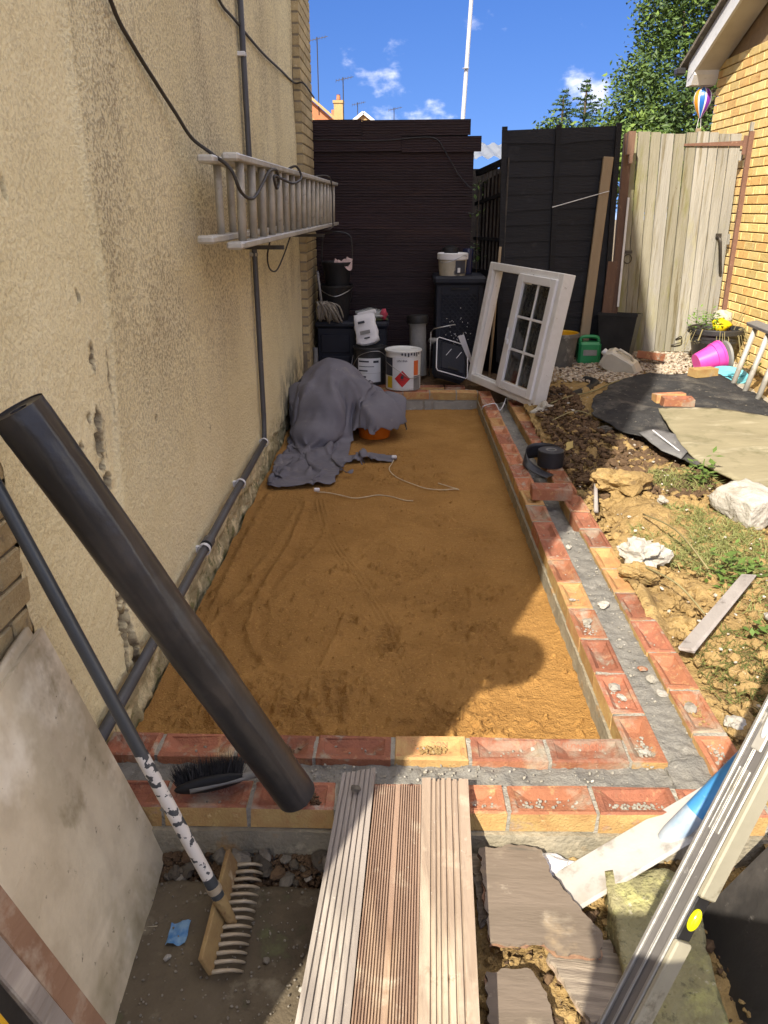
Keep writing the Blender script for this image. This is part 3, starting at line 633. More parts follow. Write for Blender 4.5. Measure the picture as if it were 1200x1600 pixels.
# black overlap fence panel, leaning slightly
fx0, fy = .90, 7.30
fp = thing('fence_panel', 'black painted overlap fence panel with vertical battens', 'fence', (1.4, 7.3, .1))
FR = Matrix.Rotation(rad(-1.6), 3, 'Y')
def fpt(a, b, c): return Vector((fx0, fy, .12))+FR @ Vector((a, b, c))
for k in range(15):
    m = MB(); n = 14; L = 1.0; z0 = k*.132; P = []
    for i in range(n+1):
        a = L*i/n; w = .010*float(fbm(a*3+k*7.1, k*3.3, 2, 3)); P.append((a, w))
    V = []
    for a, w in P: V += [fpt(a, -.022, z0+w), fpt(a, -.010, z0+w), fpt(a, -.004, z0+.165), fpt(a, -.012, z0+.165)]
    F = []
    for i in range(n):
        b = i*4; F += [(b, b+4, b+7, b+3), (b+1, b+2, b+6, b+5), (b, b+1, b+5, b+4), (b+3, b+7, b+6, b+2)]
    F += [(0,3,2,1), (n*4, n*4+1, n*4+2, n*4+3)]
    if k == 14: V = [Vector((v.x, v.y, min(v.z, fpt(0,0,1.96).z+.036*(v.x-fx0)))) for v in V]
    m.add(V, F); m.build('board', 'black_wood', fp)
for a, w in ((.02,.045), (.475,.045), (.98,.045)):
    m = MB(); V = [fpt(a+sx*w/2, y, z) for z in (0, 1.985) for y in (-.045,-.02) for sx in (-1, 1)]; m.add(V, [(0,2,3,1), (4,5,7,6), (0,1,5,4), (2,6,7,3), (0,4,6,2), (1,3,7,5)]); m.build('batten', 'black_wood', fp)
m = MB(); m.box((1.945,7.30,1.98), (.06,.05,.18)); m.box((1.955,7.29,1.87), (.03,.04,.1)); m.build('post_cap', 'post_brown', fp)
# trellis return between screen and fence
tp = thing('trellis_panel', 'narrow weathered trellis between the dark shed and the black fence', 'trellis', (.8, 7.5, 0))
A, B = np.array((.70,7.72,0)), np.array((.915,7.28,0)); D = B-A
for k in range(9):
    p = A+D*k/8; m = MB(); top = 1.72+.15*k/8; m.bar((p[0],p[1],.88), (p[0]+.004*random.uniform(-1,1),p[1],top), .026, .014, up=(1,0,0)); m.build('slat', 'old_trellis', tp)
for z, h in ((.9,.06), (1.2,.03), (1.5,.03), (1.76,.05)):
    m = MB(); m.bar((A[0]-.012,A[1],z), (B[0]-.012,B[1],z+.09*(z > 1.4)), .03, h); m.build('rail', 'black_wood', tp)
m = MB(); m.prism([(0,0), (.49,0), (.49,.86), (.3,.82), (.12,.84), (0,.9)], .03, tuple(A+np.array((.03,.02,0))), tuple(D), (0,0,1)); m.build('lower_board', 'black_wood', tp)
m = MB(); m.prism([(0,.9), (.49,.9), (.49,1.8), (0,1.68)], .02, tuple(A+np.array((.05,.03,0))), tuple(D), (0,0,1)); m.build('backing_board', 'shed_wood', tp)

# ledged gate
gt = thing('plank_gate', 'weathered plank gate, half in sun, hung against the yellow brick house', 'gate', (2.55, 7.5, .1))
edges = [2.035,2.135,2.24,2.325,2.435,2.53,2.62,2.72,2.80,2.89,2.985]; gy = 7.5
for i in range(10):
    a, b = edges[i]+.002, edges[i+1]-.002; t = random.uniform(-.004,.004); top = 2.075+.01*math.sin(i*1.3); lean = -.085*(1-i/14)
    m = MB(); V = []
    for z in (.185, 1.1, top):
        f = (z-.185)/1.9
        V += [(a+lean*f, gy+t, z), (b+lean*f, gy+t, z), (b+lean*f, gy+t+.02, z), (a+lean*f, gy+t+.02, z)]
    m.add(V, [(0,3,2,1), (8,9,10,11)]+[(r*4+k, r*4+(k+1) % 4, r*4+4+(k+1) % 4, r*4+4+k) for r in (0,1) for k in range(4)])
    m.build('board', 'gate_green' if i < 6 and i != 3 else 'gate_grey', gt)
m = MB(); m.bar((2.0,gy+.01,.135), (3.03,gy+.01,.13), .02, .085); m.build('kick_board', 'gate_grey', gt)
for z in (.4,1.2,1.9):
    m = MB(); m.bar((2.0,gy+.04,z), (3.0,gy+.04,z), .03, .09); m.build('ledge', 'gate_grey', gt)
m = MB(); m.prism([(0,.015), (.52,-.006), (.52,.036), (0,.032)], .006, (2.46,gy-.008,1.955), (1,0,0), (0,0,1)); 
for k in range(len(m.v)): m.v[k] = (m.v[k][0], m.v[k][1]-.004, m.v[k][2]+.02*(m.v[k][0]-2.46)/.52)
m.prism([(0,0), (.05,0), (.05,.15), (0,.15)], .006, (2.965,gy-.022,1.90), (1,0,0), (0,0,1)); m.build('strap_hinge', 'rust_red', gt)
m = MB(); m.prism([(0,-1.80), (.035,-1.80), (.050,.13), (-.005,.13)], .03, (3.0,gy-.035,1.95), (1,0,0), (0,0,1)); m.build('hanging_stile', 'rust_red', gt)
m = MB(); m.bar((3.01,gy-.02,2.12), (3.045,gy-.02,2.12), .03, .07); m.build('stile_top', 'gate_grey', gt)
m = MB(); m.tube(smoothpath([(2.875,gy-.02,1.22), (2.88,gy-.05,1.20), (2.89,gy-.055,1.15), (2.905,gy-.05,1.07), (2.93,gy-.03,.96), (2.945,gy-.02,.9)]), .014, 8); m.box((2.878,gy-.012,1.23), (.05,.01,.04)); m.build('pull_handle', 'metal_dark', gt, auto=40)
ring = [(2.075+.035*math.sin(a), gy-.03, 1.03-.04*math.cos(a)) for a in [k*2*math.pi/14 for k in range(15)]]
m = MB(); m.tube(ring, .005, 6); m.box((2.06,gy-.01,1.09), (.11,.014,.025)); m.build('ring_latch', 'metal_dark', gt, auto=40)
m = MB(); m.tube(smoothpath([(2.62,gy-.01,.30), (2.66,gy-.03,.33), (2.67,gy-.03,.28), (2.62,gy-.03,.26), (2.58,gy-.02,.25)]), .006, 6); m.build('hook', 'metal_dark', gt, smooth=True)
# posts and timber standing at the fence
m = MB(); m.bar((1.975,7.36,.05), (1.945,7.40,2.06), .07, .05, up=(0,1,0)); tag(m.build('gate_post', 'post_brown', loc=(1.97,7.36,.05)), 'reddish brown gate post between black fence and plank gate', 'post')
m = MB(); m.bar((1.995,7.33,.62), (1.99,7.345,1.55), .018, .012, up=(0,1,0)); tag(m.build('metal_strip', 'white_board', loc=(2,7.33,.6)), 'thin white strip down the edge of the gate post', 'strip')
m = MB(); m.bar((1.675,7.20,.15), (1.755,7.245,1.87), .085, .035, up=(0,1,0), ch=.004); tag(m.build('leaning_timber', 'pale_timber', loc=(1.675,7.20,.15)), 'tall pale timber leaning on the black fence', 'timber')
m = MB(); m.bar((1.855,7.20,.14), (1.885,7.26,1.02), .085, .025, up=(0,1,0), ch=.003); tag(m.build('leaning_timber', 'post_brown', loc=(1.83,7.12,.14)), 'short brown timber beside the tall pale one', 'timber')
m = MB(); m.tube([(1.31,7.255,1.47), (1.6,7.24,1.55), (1.78,7.2,1.60)], .004, 6); tag(m.build('cord', 'white_board', loc=(1.5,7.25,1.5)), 'thin pale cord stretched across the black fence', 'cord')

# corrugated lean-to roof glimpsed over the trellis
pm('corrugated', (.45,.50,.53), (.36,.41,.44), 4, .5, spots=[((.35,.36,.34), 12, .6, .75)])
xs = np.linspace(.4, 2.4, 60); vs = np.linspace(0, 1, 4); X, Vv = np.meshgrid(xs, vs, indexing='ij')
cr_ = thing('corrugated_roof', 'pale corrugated sheet roof glimpsed between the shed and fence', 'roof', (1.2, 10.5, 0))
big('sheet', np.stack((X, 10+1.6*Vv, 2.02+.26*Vv+.02*np.sin(X*42)), -1), 'corrugated', cr_)
m = MB(); m.box((1.4,10.05,.85), (2.0,.05,2.1)); m.build('wall', 'old_trellis', cr_)

# hanging balloon spinner under the eave
bl = thing('balloon_spinner', 'rainbow striped hot air balloon spinner hanging by the eave', 'spinner', (2.955, 8.62, 2.2))
cols = [(.75,.30,.03), (.02,.16,.55), (.28,.05,.50), (.45,.03,.10), (.70,.55,.04), (.05,.35,.12)]
for i, c in enumerate(cols): pm('gore_%d' % i, c, tuple(v*.9 for v in c), 10, .35, spec=.5)
pm('gore_white', (.8,.8,.82), (.75,.75,.78), 10, .4)
prof = [(.010,-.155), (.030,-.12), (.058,-.075), (.080,-.02), (.085,.025), (.076,.07), (.052,.10), (.018,.118), (.004,.12)]
N = 16
for g in range(N):
    m = MB(); a0, a1 = 2*math.pi*g/N+.25, 2*math.pi*(g+1)/N+.25; wide = g % 2 == 0
    mid = a0+(a1-a0)*(.86 if wide else .14) if False else None
    w0, w1 = (a0-.10, a1+.10) if wide else (a0+.10, a1-.10)
    V = []
    for r, h in prof:
        for t in (0, .5, 1):
            a = w0+(w1-w0)*t; V.append((2.955+r*math.cos(a), 8.62+r*math.sin(a), 2.45+h))
    m.add(V, [(i*3+k, i*3+k+1, i*3+k+4, i*3+k+3) for i in range(len(prof)-1) for k in (0,1)])
    m.build('gore', 'gore_%d' % ((g//2-4) % 6) if wide else 'gore_white', bl, smooth=True)
m = MB(); m.box((2.955,8.62,2.185), (.045,.045,.04), ch=.006); m.build('basket', 'pale_timber', bl)
for sx in (-1,1):
    m = MB(); m.tube([(2.955+sx*.011,8.62,2.295), (2.955+sx*.02,8.62,2.205)], .002, 5); m.build('string', 'gore_white', bl)
m = MB(); m.tube([(2.955,8.62,2.57), (2.90,8.64,2.74)], .0015, 5); m.build('hanger', 'lamp_black', bl)

# ---- trees beyond the fence
pm('leaf_mid', (.08,.14,.03), (.05,.092,.02), 3, .55, spec=.35); pm('leaf_light', (.15,.23,.04), (.10,.165,.03), 3, .55, spec=.35); pm('leaf_dark', (.045,.085,.022), (.03,.06,.016), 3, .5, spec=.4)
pm('conifer_leaf', (.05,.10,.045), (.035,.07,.03), 3, .6); pm('bark', (.12,.09,.06), (.07,.05,.035), 10, .95, .6, 40)
for nme in ('leaf_mid', 'leaf_light', 'leaf_dark', 'conifer_leaf'):
    b = MATS[nme].node_tree.nodes['Principled BSDF']; b.inputs['Transmission Weight'].default_value = 0.0
    b.inputs['Subsurface Weight'].default_value = 0.0
def leaf_cloud(ells, n, size, rng, mats, weights, clump=.22, per=26):
    """ells: (centre, radii, share). leaves gathered in small clumps through the volume, denser at the shell"""
    V, F, M = [], [], []; k = 0; W_ = np.array([e[2] for e in ells], float); W_ /= W_.sum()
    for e, w in zip(ells, W_):
        c, r = np.array(e[0]), np.array(e[1]); nc = int(n*w/per)
        for _ in range(nc):
            d = rng.normal(size=3); d /= np.linalg.norm(d); rr = rng.random()**.28*(1+.22*float(vnoise(d[0]*2.1+c[0], d[1]*2.1+c[1], d[2]*2.1+c[2])))
            cc = c+d*r*rr; tone = rng.choice(len(mats), p=weights)
            for _ in range(per):
                p = cc+rng.normal(size=3)*clump*np.array((1,1,.7)); s = size*rng.uniform(.6,1.3)
                a = rng.normal(size=3); a[2] *= .6; a /= np.linalg.norm(a); b = np.cross(a, rng.normal(size=3)); b /= np.linalg.norm(b)
                nn = np.cross(a, b)*s*.18
                V += [p-a*s, p+b*s*.5+nn, p+a*s, p-b*s*.5+nn]; F += [(k,k+1,k+2), (k,k+2,k+3)]
                t = tone if rng.random() < .75 else rng.choice(len(mats), p=weights); M += [t, t]; k += 4
    m = MB(); m.v = [tuple(p) for p in V]; m.f = F; m.m = [int(x) for x in M]; return m
tr_ = thing('broadleaf_tree', 'large dense green tree rising behind the gate and brick house', 'tree', (5.2, 15.5, -.4))
leaf_cloud([((5.6,16,3.9), (1.45,1.3,2.6), 1.5), ((4.3,15.2,3.1), (.62,.7,1.05), .55), ((4.75,15.5,4.9), (.7,.7,.95), .5), ((4.9,15.2,2.2), (.8,.7,.8), .4), ((6.3,15.8,5.6), (1.2,1.2,1.4), .5)], 36000, .045, np.random.default_rng(5), None or [0,1,2], [.42,.20,.38], .15, 26).build('crown', ['leaf_mid', 'leaf_light', 'leaf_dark'], tr_)
m = MB(); m.tube([(5.4,15.8,-.4), (5.35,15.8,1.5), (5.5,15.9,3.0), (5.6,16,4.6)], [.22,.18,.13,.05], 10)
for e in ((4.5,15.3,3.1), (6.3,15.9,4.0), (4.8,15.5,4.6), (6.0,15.8,5.4)): m.tube([(5.4,15.85,2.0), tuple((np.array(e)+np.array((5.4,15.85,2.3)))/2), e], [.09,.06,.02], 7)
m.build('trunk', 'bark', tr_, smooth=True)
tb = thing('broadleaf_tree', 'bright yellow green bushy tree low behind the gate post', 'tree', (3.75, 13.5, -.4))
leaf_cloud([((3.72,13.5,2.3), (.42,.5,.55), 1), ((3.95,13.6,1.9), (.5,.5,.6), 1)], 2600, .055, np.random.default_rng(8), [0,1,2], [.35,.55,.1], .1, 18).build('crown', ['leaf_mid', 'leaf_light', 'leaf_dark'], tb)
m = MB(); m.tube([(3.8,13.5,-.4), (3.78,13.5,1.0), (3.75,13.5,2.4)], [.08,.06,.02], 8); m.build('trunk', 'bark', tb)
def conifer(x, y, ztop, lab, seed, spread=.62):
    rng = np.random.default_rng(seed); t = thing('conifer', lab, 'tree', (x, y, -.4)); m = MB(); k = 0; V = []; F = []
    m.tube([(x,y,-.4), (x,y,ztop-.1)], [.12,.015], 8); m.build('trunk', 'bark', t)
    z = ztop
    while z > ztop-2.6:
        L = .07+(ztop-z)*.46*spread/.62; nb = 7
        for j in range(nb):
            a = rng.random()*6.28; l = L*rng.uniform(.55,1.25); d = np.array((math.cos(a), math.sin(a), rng.uniform(.05,.5)))
            for q in np.linspace(.1, 1, max(3, int(l/.035))):
                p = np.array((x,y,z))+d*l*q+np.array((0,0,-.10*l*q*q*2))
                for _ in range(3):
                    s = .045*rng.uniform(.7,1.4); u = d*.6+rng.normal(size=3)*.6; u /= np.linalg.norm(u); w = np.cross(u, rng.normal(size=3)); w /= np.linalg.norm(w)
                    V += [p-u*s*.3, p+w*s*.32, p+u*s*1.2, p-w*s*.32]; F += [(k,k+1,k+2), (k,k+2,k+3)]; k += 4
        z -= .085
    c = MB(); c.v = [tuple(p) for p in V]; c.f = F; c.m = [0]*len(F); c.build('crown', 'conifer_leaf', t)
conifer(3.78, 18.0, 3.88, 'taller pointed dark conifer over the black fence', 3)
conifer(3.36, 18.2, 3.72, 'shorter pointed conifer to the left of the taller one', 4)
ts = thing('shrub', 'pale green bush just above the black fence left of the conifers', 'shrub', (2.95, 17, -.4))
leaf_cloud([((2.95,17.2,2.65), (.36,.4,.5), 1), ((3.5,17.3,2.55), (.6,.5,.5), 1), ((4.2,17,2.7), (.5,.5,.6), 1)], 3800, .05, np.random.default_rng(9), [0,1,2], [.5,.25,.25], .1, 18).build('crown', ['leaf_mid', 'leaf_light', 'conifer_leaf'], ts)
m = MB(); m.tube([(2.95,17.1,-.4), (2.95,17.1,2.5)], [.06,.02], 7); m.build('trunk', 'bark', ts)

# ---- white pole and far roofs
pm('pole_white', (.50,.51,.53), (.42,.43,.45), 5, .4)
m = MB(); m.tube([(1.93,28,-.4), (1.95,28,4.0), (2.10,28,7.6), (2.22,28,10.5)], [.075,.07,.062,.055], 12); m.box((1.99,27.9,5.6), (.20,.1,.012)); tag(m.build('mast', 'pole_white', loc=(1.95,28,-.4), auto=40), 'tall white mast rising behind the dark shed', 'mast')
pm('far_brick', (.50,.20,.10), (.42,.17,.085), 3, .9); pm('far_roof', (.36,.16,.09), (.28,.12,.07), 4, .9); pm('far_yellow', (.50,.34,.16), (.42,.28,.13), 4, .9)
fh = thing('far_house', 'distant orange brick gable with chimney showing over the shed', 'house', (-4.4, 36, -.4))
m = MB(); m.prism([(-7.6,-.4), (-1.9,-.4), (-1.9,4.1), (-4.6,6.25), (-7.6,3.9)], -6, (0,35,0), (1,0,0), (0,0,1)); m.build('wall', 'far_brick', fh)
m = MB(); m.bar((-1.65,34.85,3.98), (-4.65,34.85,6.37), .35, .09, up=(.62,0,.78)); m.bar((-2.35,34.9,3.85), (-4.3,34.9,5.35), .12, .05, up=(.62,0,.78)); m.bar((-4.6,34.85,6.37), (-7.7,34.85,3.9), .35, .09, up=(-.62,0,.78)); m.build('roof_verge', 'far_yellow', fh)
m = MB(); m.box((-2.62,35.3,4.9), (.36,.4,1.3)); m.box((-2.62,35.3,5.5), (.44,.48,.1)); ch_ = m.build('chimney', 'far_yellow', fh)
m = MB(); m.lathe([(.08,0), (.09,.06), (.07,.2), (.085,.22)], (-2.62,35.3,5.55), n=10, cap1=True); m.build('chimney_pot', 'far_brick', ch_)
fh2 = thing('far_house', 'distant white gable tip just over the shed top', 'house', (-2, 46, -.4))
m = MB(); m.prism([(-4.0,-.4), (0.0,-.4), (0.0,4.6), (-2.05,6.1), (-4.0,4.6)], -5, (0,45,0), (1,0,0), (0,0,1)); m.build('wall', 'far_yellow', fh2)
m = MB(); m.bar((-2.05,44.9,6.12), (-.2,44.9,4.75), .2, .14, up=(.6,0,.8)); m.bar((-2.05,44.9,6.12), (-3.9,44.9,4.75), .2, .14, up=(-.6,0,.8)); m.build('roof_verge', 'white_board', fh2)
m = MB(); m.box((-3.55,45.5,5.85), (.4,.4,.9)); m.build('chimney', 'far_brick', fh2)
def aerial(x, y, z0, z1, lab):
    t = thing('tv_aerial', lab, 'aerial', (x,y,z0)); m = MB(); m.tube([(x,y,z0), (x,y,z1)], .022, 6); m.build('mast', 'metal_dark', t)
    m = MB(); m.bar((x-.28,y,z1-.12), (x+.42,y,z1+.02), .02, .02)
    for k in range(6):
        u = -.28+.12*k; m.bar((x+u,y-.1,z1-.12+.2*(u+.28)-.07), (x+u,y+.1,z1-.12+.2*(u+.28)+.07), .015, .015)
    m.build('elements', 'metal_dark', t)['kind'] = 'stuff'
aerial(-2.40,35,4.6,6.35,'tall thin aerial beside the orange chimney'); aerial(-2.35,45,4.8,6.6,'small aerial over the white gable'); aerial(-.45,45,4.8,6.35,'small aerial right of the white gable'); aerial(-3.40,35,5.0,7.75,'high aerial close to the house quoin')

# ================================================================== CLUTTER AT THE FAR END
m = MB(); rough_box(m, -.85, .95, 6.8, 7.62, -.3, -.004, .03, .012, 9); tag(m.build('yard_floor', 'dark_soil', smooth=True), kind='structure')
pm('plastic_navy', (.012,.014,.022), (.018,.021,.031), 4, .6, .15, 60, spots=[((.06,.06,.065), 40, .70, .76)], spec=.25)
pm('plastic_black', (.012,.012,.013), (.022,.022,.023), 6, .5, .15, 60, spots=[((.05,.046,.042), 18, .64, .76)], spec=.25)
pm('plastic_grey', (.25,.25,.245), (.17,.17,.165), 8, .6, .1, 60)
pm('tin_white', (.66,.67,.66), (.56,.57,.56), 5, .45, .05, 40, spots=[((.16,.14,.12), 7, .66, .72), ((.35,.33,.3), 20, .62, .72)])
pm('tin_black', (.022,.022,.024), (.035,.035,.037), 9, .45, .1, 60, spots=[((.3,.3,.29), 20, .68, .74)])
pm('label_white', (.68,.70,.72), (.60,.62,.64), 6, .5, spots=[((.3,.3,.3), 12, .68, .74)])
pm('ink_dark', (.03,.035,.05), (.04,.045,.06), 9, .6); pm('hazard_red', (.55,.025,.03), (.48,.02,.025), 9, .5); pm('hazard_orange', (.62,.13,.03), (.55,.11,.03), 9, .5); pm('label_yellow', (.60,.45,.02), (.5,.38,.02), 9, .5)
pm('wire_steel', (.42,.42,.42), (.3,.3,.3), 20, .35, metal=.9)
pm('white_cloth', (.72,.72,.74), (.62,.62,.65), 9, .8, .2, 50)
pm('mop_cotton', (.30,.27,.22), (.2,.18,.15), 14, .95, .5, 120)
pm('pink_cloth', (.55,.40,.36), (.45,.32,.3), 9, .9)

db = thing('deck_box', 'dark navy plastic storage box below the black buckets', 'storage box', (-.45, 7.2, 0))
m = MB(); m.box((-.44,7.22,.235), (.62,.44,.47), ch=.012); m.build('body', 'plastic_navy', db)
m = MB(); m.box((-.44,7.215,.495), (.66,.48,.05), ch=.015); m.build('lid', 'plastic_navy', db)
for x in (-.59,-.29):
    for z, h in ((.33,.17), (.12,.19)):
        m = MB(); m.box((x,6.996,z), (.26,.02,h), ch=.008); m.build('panel', 'plastic_navy', db)
def bucket(name, lab, c, r0, r1, h, mat, rim=.008, inner=None, cat='bucket', parts=True, n=28):
    t = thing(name, lab, cat, c); m = MB()
    m.lathe([(r0,0), (r0+(r1-r0)*.5,h*.5), (r1,h-.02), (r1+rim,h-.02), (r1+rim,h), (r1,h), (r1-.004,h-.005), (r0-.004+(r1-r0)*.1,.05)], c, n=n, m=[0,0,0,0,0,1,1] if inner else 0, cap1=True)
    m.build('body', [mat, inner] if inner else mat, t, auto=35); return t
t = bucket('bucket', 'black builders bucket standing on the deck box', (-.585,7.14,.52), .105, .15, .31, 'plastic_black')
m = MB(); m.tube(smoothpath([(-.735,7.14,.81), (-.70,7.05,.78), (-.585,6.985,.74), (-.47,7.05,.78), (-.435,7.14,.81)]), .004, 6); m.build('handle', 'wire_steel', t, smooth=True)
t = bucket('bucket', 'upper black bucket with hoop handle raised and pink rag', (-.575,7.2,.80), .10, .135, .22, 'plastic_black')
m = MB(); m.tube(smoothpath([(-.71,7.2,1.0), (-.705,7.2,1.16), (-.68,7.2,1.25), (-.57,7.2,1.27), (-.46,7.2,1.24), (-.44,7.2,1.14), (-.44,7.2,1.0)]), .007, 6); m.build('handle', 'lamp_black', t, smooth=True)
m = MB(); P = np.zeros((14,10,3))
for i in range(14):
    for j in range(10):
        u, v = i/13, j/9; P[i,j] = (-.575-.02+.16*u, 7.09+.14*v, 1.025+.03*float(fbm(u*4, v*4, 3, 3))-.05*max(0, .25-v)*3)
m.grid(P); tag(m.build('rag', 'pink_cloth', loc=(-.52,7.15,1.02), smooth=True), 'pale pink rag lying over the upper black bucket', 'rag')
mo = MB(); rg = np.random.default_rng(2)
for k in range(70):
    a = rg.random()*6.28; r = rg.random()*.07; b = np.array((-.68+r*math.cos(a), 6.96+r*.5*math.sin(a), .68+.02*rg.random()))
    e = b+np.array(((rg.random()-.25)*.19, -.02*rg.random(), -.10-.07*rg.random())); mid = (b+e)/2+np.array(((rg.random()-.5)*.06, -.05, .04)); mo.tube(smoothpath([b, mid, e], 4), .007, 5)
mo2 = thing('mop', 'grey string mop head slumped beside the brick quoin', 'mop', (-.68, 6.96, .52)); x_ = mo.build('strands', 'mop_cotton', mo2, smooth=True); x_['kind'] = 'stuff'
m = MB(); m.tube([(-.70,6.97,.68), (-.735,7.02,.95)], .011, 8); m.build('handle', 'plastic_grey', mo2, smooth=True)
pm('clear_bag', (.50,.52,.52), (.35,.37,.36), 8, .2, .4, 50, alpha=.55, spec=.6)
m = MB(); V, F = ICO[3]; D = 1+.35*fbm(V[:,0]*2.2, V[:,1]*2.2, V[:,2]*2.2, 3); m.add(V*D[:,None]*np.array((.14,.11,.055))+np.array((-.27,7.13,.565)), F); tag(m.build('plastic_bag', 'clear_bag', loc=(-.27,7.13,.52), smooth=True), 'crumpled clear plastic bag on the deck box lid', 'bag')
m = MB(); m.box((-.25,7.13,.535), (.24,.16,.02), Matrix.Rotation(.2,3,'Z'), ch=.004); tag(m.build('green_tray', (pm('tray_green', (.10,.12,.05), (.07,.085,.035), 8, .7)), loc=(-.25,7.13,.525)), 'flat dull green tray under the clear bag', 'tray')
m = MB(); V, F = ICO[2]; D = 1+.3*fbm(V[:,0]*3, V[:,1]*3, V[:,2]*3, 2); m.add(V*D[:,None]*np.array((.03,.025,.05))+np.array((-.155,7.06,.58)), F); tag(m.build('red_rag', pm('rag_red', (.45,.06,.09), (.35,.04,.07), 20, .8), loc=(-.155,7.06,.53), smooth=True), 'small red rag at the end of the deck box', 'rag')
m = MB(); m.tube([(-.765,6.93,.0), (-.765,6.94,.30)], .022, 10); tag(m.build('plastic_tube', 'plastic_grey', loc=(-.765,6.93,0), auto=40), 'pale plastic tube standing in the corner by the quoin', 'tube')

def arc_patch(mb, c, r, a0, a1, z0, z1, n=10, m=0, shape=None):
    """curved label on a drum, angle measured from -Y towards +X"""
    P = np.zeros((n+1, 5, 3))
    for i in range(n+1):
        a = a0+(a1-a0)*i/n
        for j in range(5):
            P[i,j] = (c[0]+r*math.sin(a), c[1]-r*math.cos(a), c[2]+z0+(z1-z0)*j/4)
    mb.grid(P, m)
def drum(lab, c, r, h, body, rimm='wire_steel'):
    t = thing('paint_drum', lab, 'paint drum', c); m = MB()
    m.lathe([(r-.006,0), (r,.006), (r,h*.33), (r+.003,h*.335), (r,h*.34), (r,h*.86), (r+.003,h*.865), (r,h*.87), (r,h-.012)], c, n=40); m.build('body', body, t, auto=35)
    m = MB(); m.lathe([(r,h-.016), (r+.009,h-.012), (r+.009,h), (r+.002,h+.003), (r-.008,h-.008), (r-.02,h-.012)], c, n=40, cap0=False, cap1=True); m.build('lid', 'tin_white' if body == 'tin_white' else 'tin_black', t, auto=35); return t
d1c, d1r, d1h = (-.275,6.87,.004), .142, .325
t = drum('black paint drum with pale printed label and wire bail', d1c, d1r, d1h, 'tin_black')
m = MB(); arc_patch(m, d1c, d1r+.002, -.75, .75, .03, .24); lb = m.build('label', 'label_white', t, smooth=True)
for z, a0, a1, h in ((.205,-.68,-.02,.014), (.165,-.68,.3,.006), (.125,-.68,-.1,.012), (.07,-.68,-.2,.016), (.20,.25,.6,.02)):
    m = MB(); arc_patch(m, d1c, d1r+.0035, a0, a1, z, z+h, 6); m.build('print_line', 'ink_dark', lb, smooth=True)
m = MB(); m.tube(smoothpath([(-.275-.146,6.86,.25), (-.275-.16,6.78,.14), (-.36,6.72,.27), (-.20,6.715,.31), (-.12,6.77,.25), (-.275+.146,6.86,.25)]), .003, 6); m.build('bail', 'wire_steel', t, smooth=True)
d2c, d2r, d2h = (.022,6.665,.004), .150, .335
t = drum('white paint drum with red flammable diamond on the brick wall', d2c, d2r, d2h, 'tin_white')
m = MB(); arc_patch(m, d2c, d2r+.002, -.62, .62, .02, .285); lb = m.build('label', 'label_white', t, smooth=True)
m = MB(); arc_patch(m, d2c, d2r+.002, .63, .98, .13, .255); m.build('orange_label', 'hazard_orange', t, smooth=True)
m = MB(); arc_patch(m, d2c, d2r+.002, .63, 1.2, .0, .125); m.build('grey_label', 'plastic_grey', t, smooth=True)
m = MB(); arc_patch(m, d2c, d2r+.0022, -1.05, -.66, .02, .12); m.build('yellow_label', 'label_yellow', t, smooth=True)
m = MB(); arc_patch(m, d2c, d2r+.0022, -1.3, -.64, .125, .28); m.build('dark_label', 'ink_dark', t, smooth=True)
def on_drum(c, r, a0, zc, pts):
    return [(c[0]+r*math.sin(a0+u/r), c[1]-r*math.cos(a0+u/r), c[2]+zc+v) for u, v in pts]
dm = MB(); n = 8; a0 = -.05
P = np.zeros((n+1, 3, 3))
for i in range(n+1):
    u = -.068+.136*i/n; hh = .072*(1-abs(u)/.068)
    for j, s in enumerate((-1, 0, 1)): P[i, j] = on_drum(d2c, d2r+.004, a0, .105, [(u, s*hh)])[0]
dm.grid(P); dd = dm.build('hazard_diamond', 'hazard_red', lb, smooth=False)
fl = [(-.012,.004), (-.016,.016), (-.010,.024), (-.008,.034), (-.001,.026), (.003,.042), (.009,.030), (.013,.022), (.012,.010), (.007,.003)]
m = MB(); V = on_drum(d2c, d2r+.0055, a0, .103, fl); m.add(V, [tuple(range(len(V)))]); m.add(on_drum(d2c, d2r+.0055, a0, .095, [(-.014,0), (.014,0), (.014,.004), (-.014,.004)]), [(0,1,2,3)]); m.build('flame_symbol', 'ink_dark', dd)
tm_ = textmesh('UN1866', .026, .0003, 'ink_dark'); o = bpy.data.objects.new('lettering', tm_); COL.objects.link(o); o.parent = lb
o.location = Vector((d2c[0]-.01, d2c[1]-d2r-.003, .262))-wl_of(lb); o.rotation_euler = (rad(90), 0, 0)
for k in range(7):
    m = MB(); arc_patch(m, d2c, d2r+.0105, -.1+.17*k, -.02+.17*k, d2h-.03-.006*(k % 3), d2h-.01, 3); m.build('rust_drip', 'ink_dark', t)
m = MB(); m.tube(smoothpath([(-.13,6.64,.24), (-.09,6.53,.225), (.0,6.495,.17), (.07,6.505,.12), (.13,6.55,.115), (.175,6.65,.12)]), .003, 6); m.build('bail', 'wire_steel', t, smooth=True)
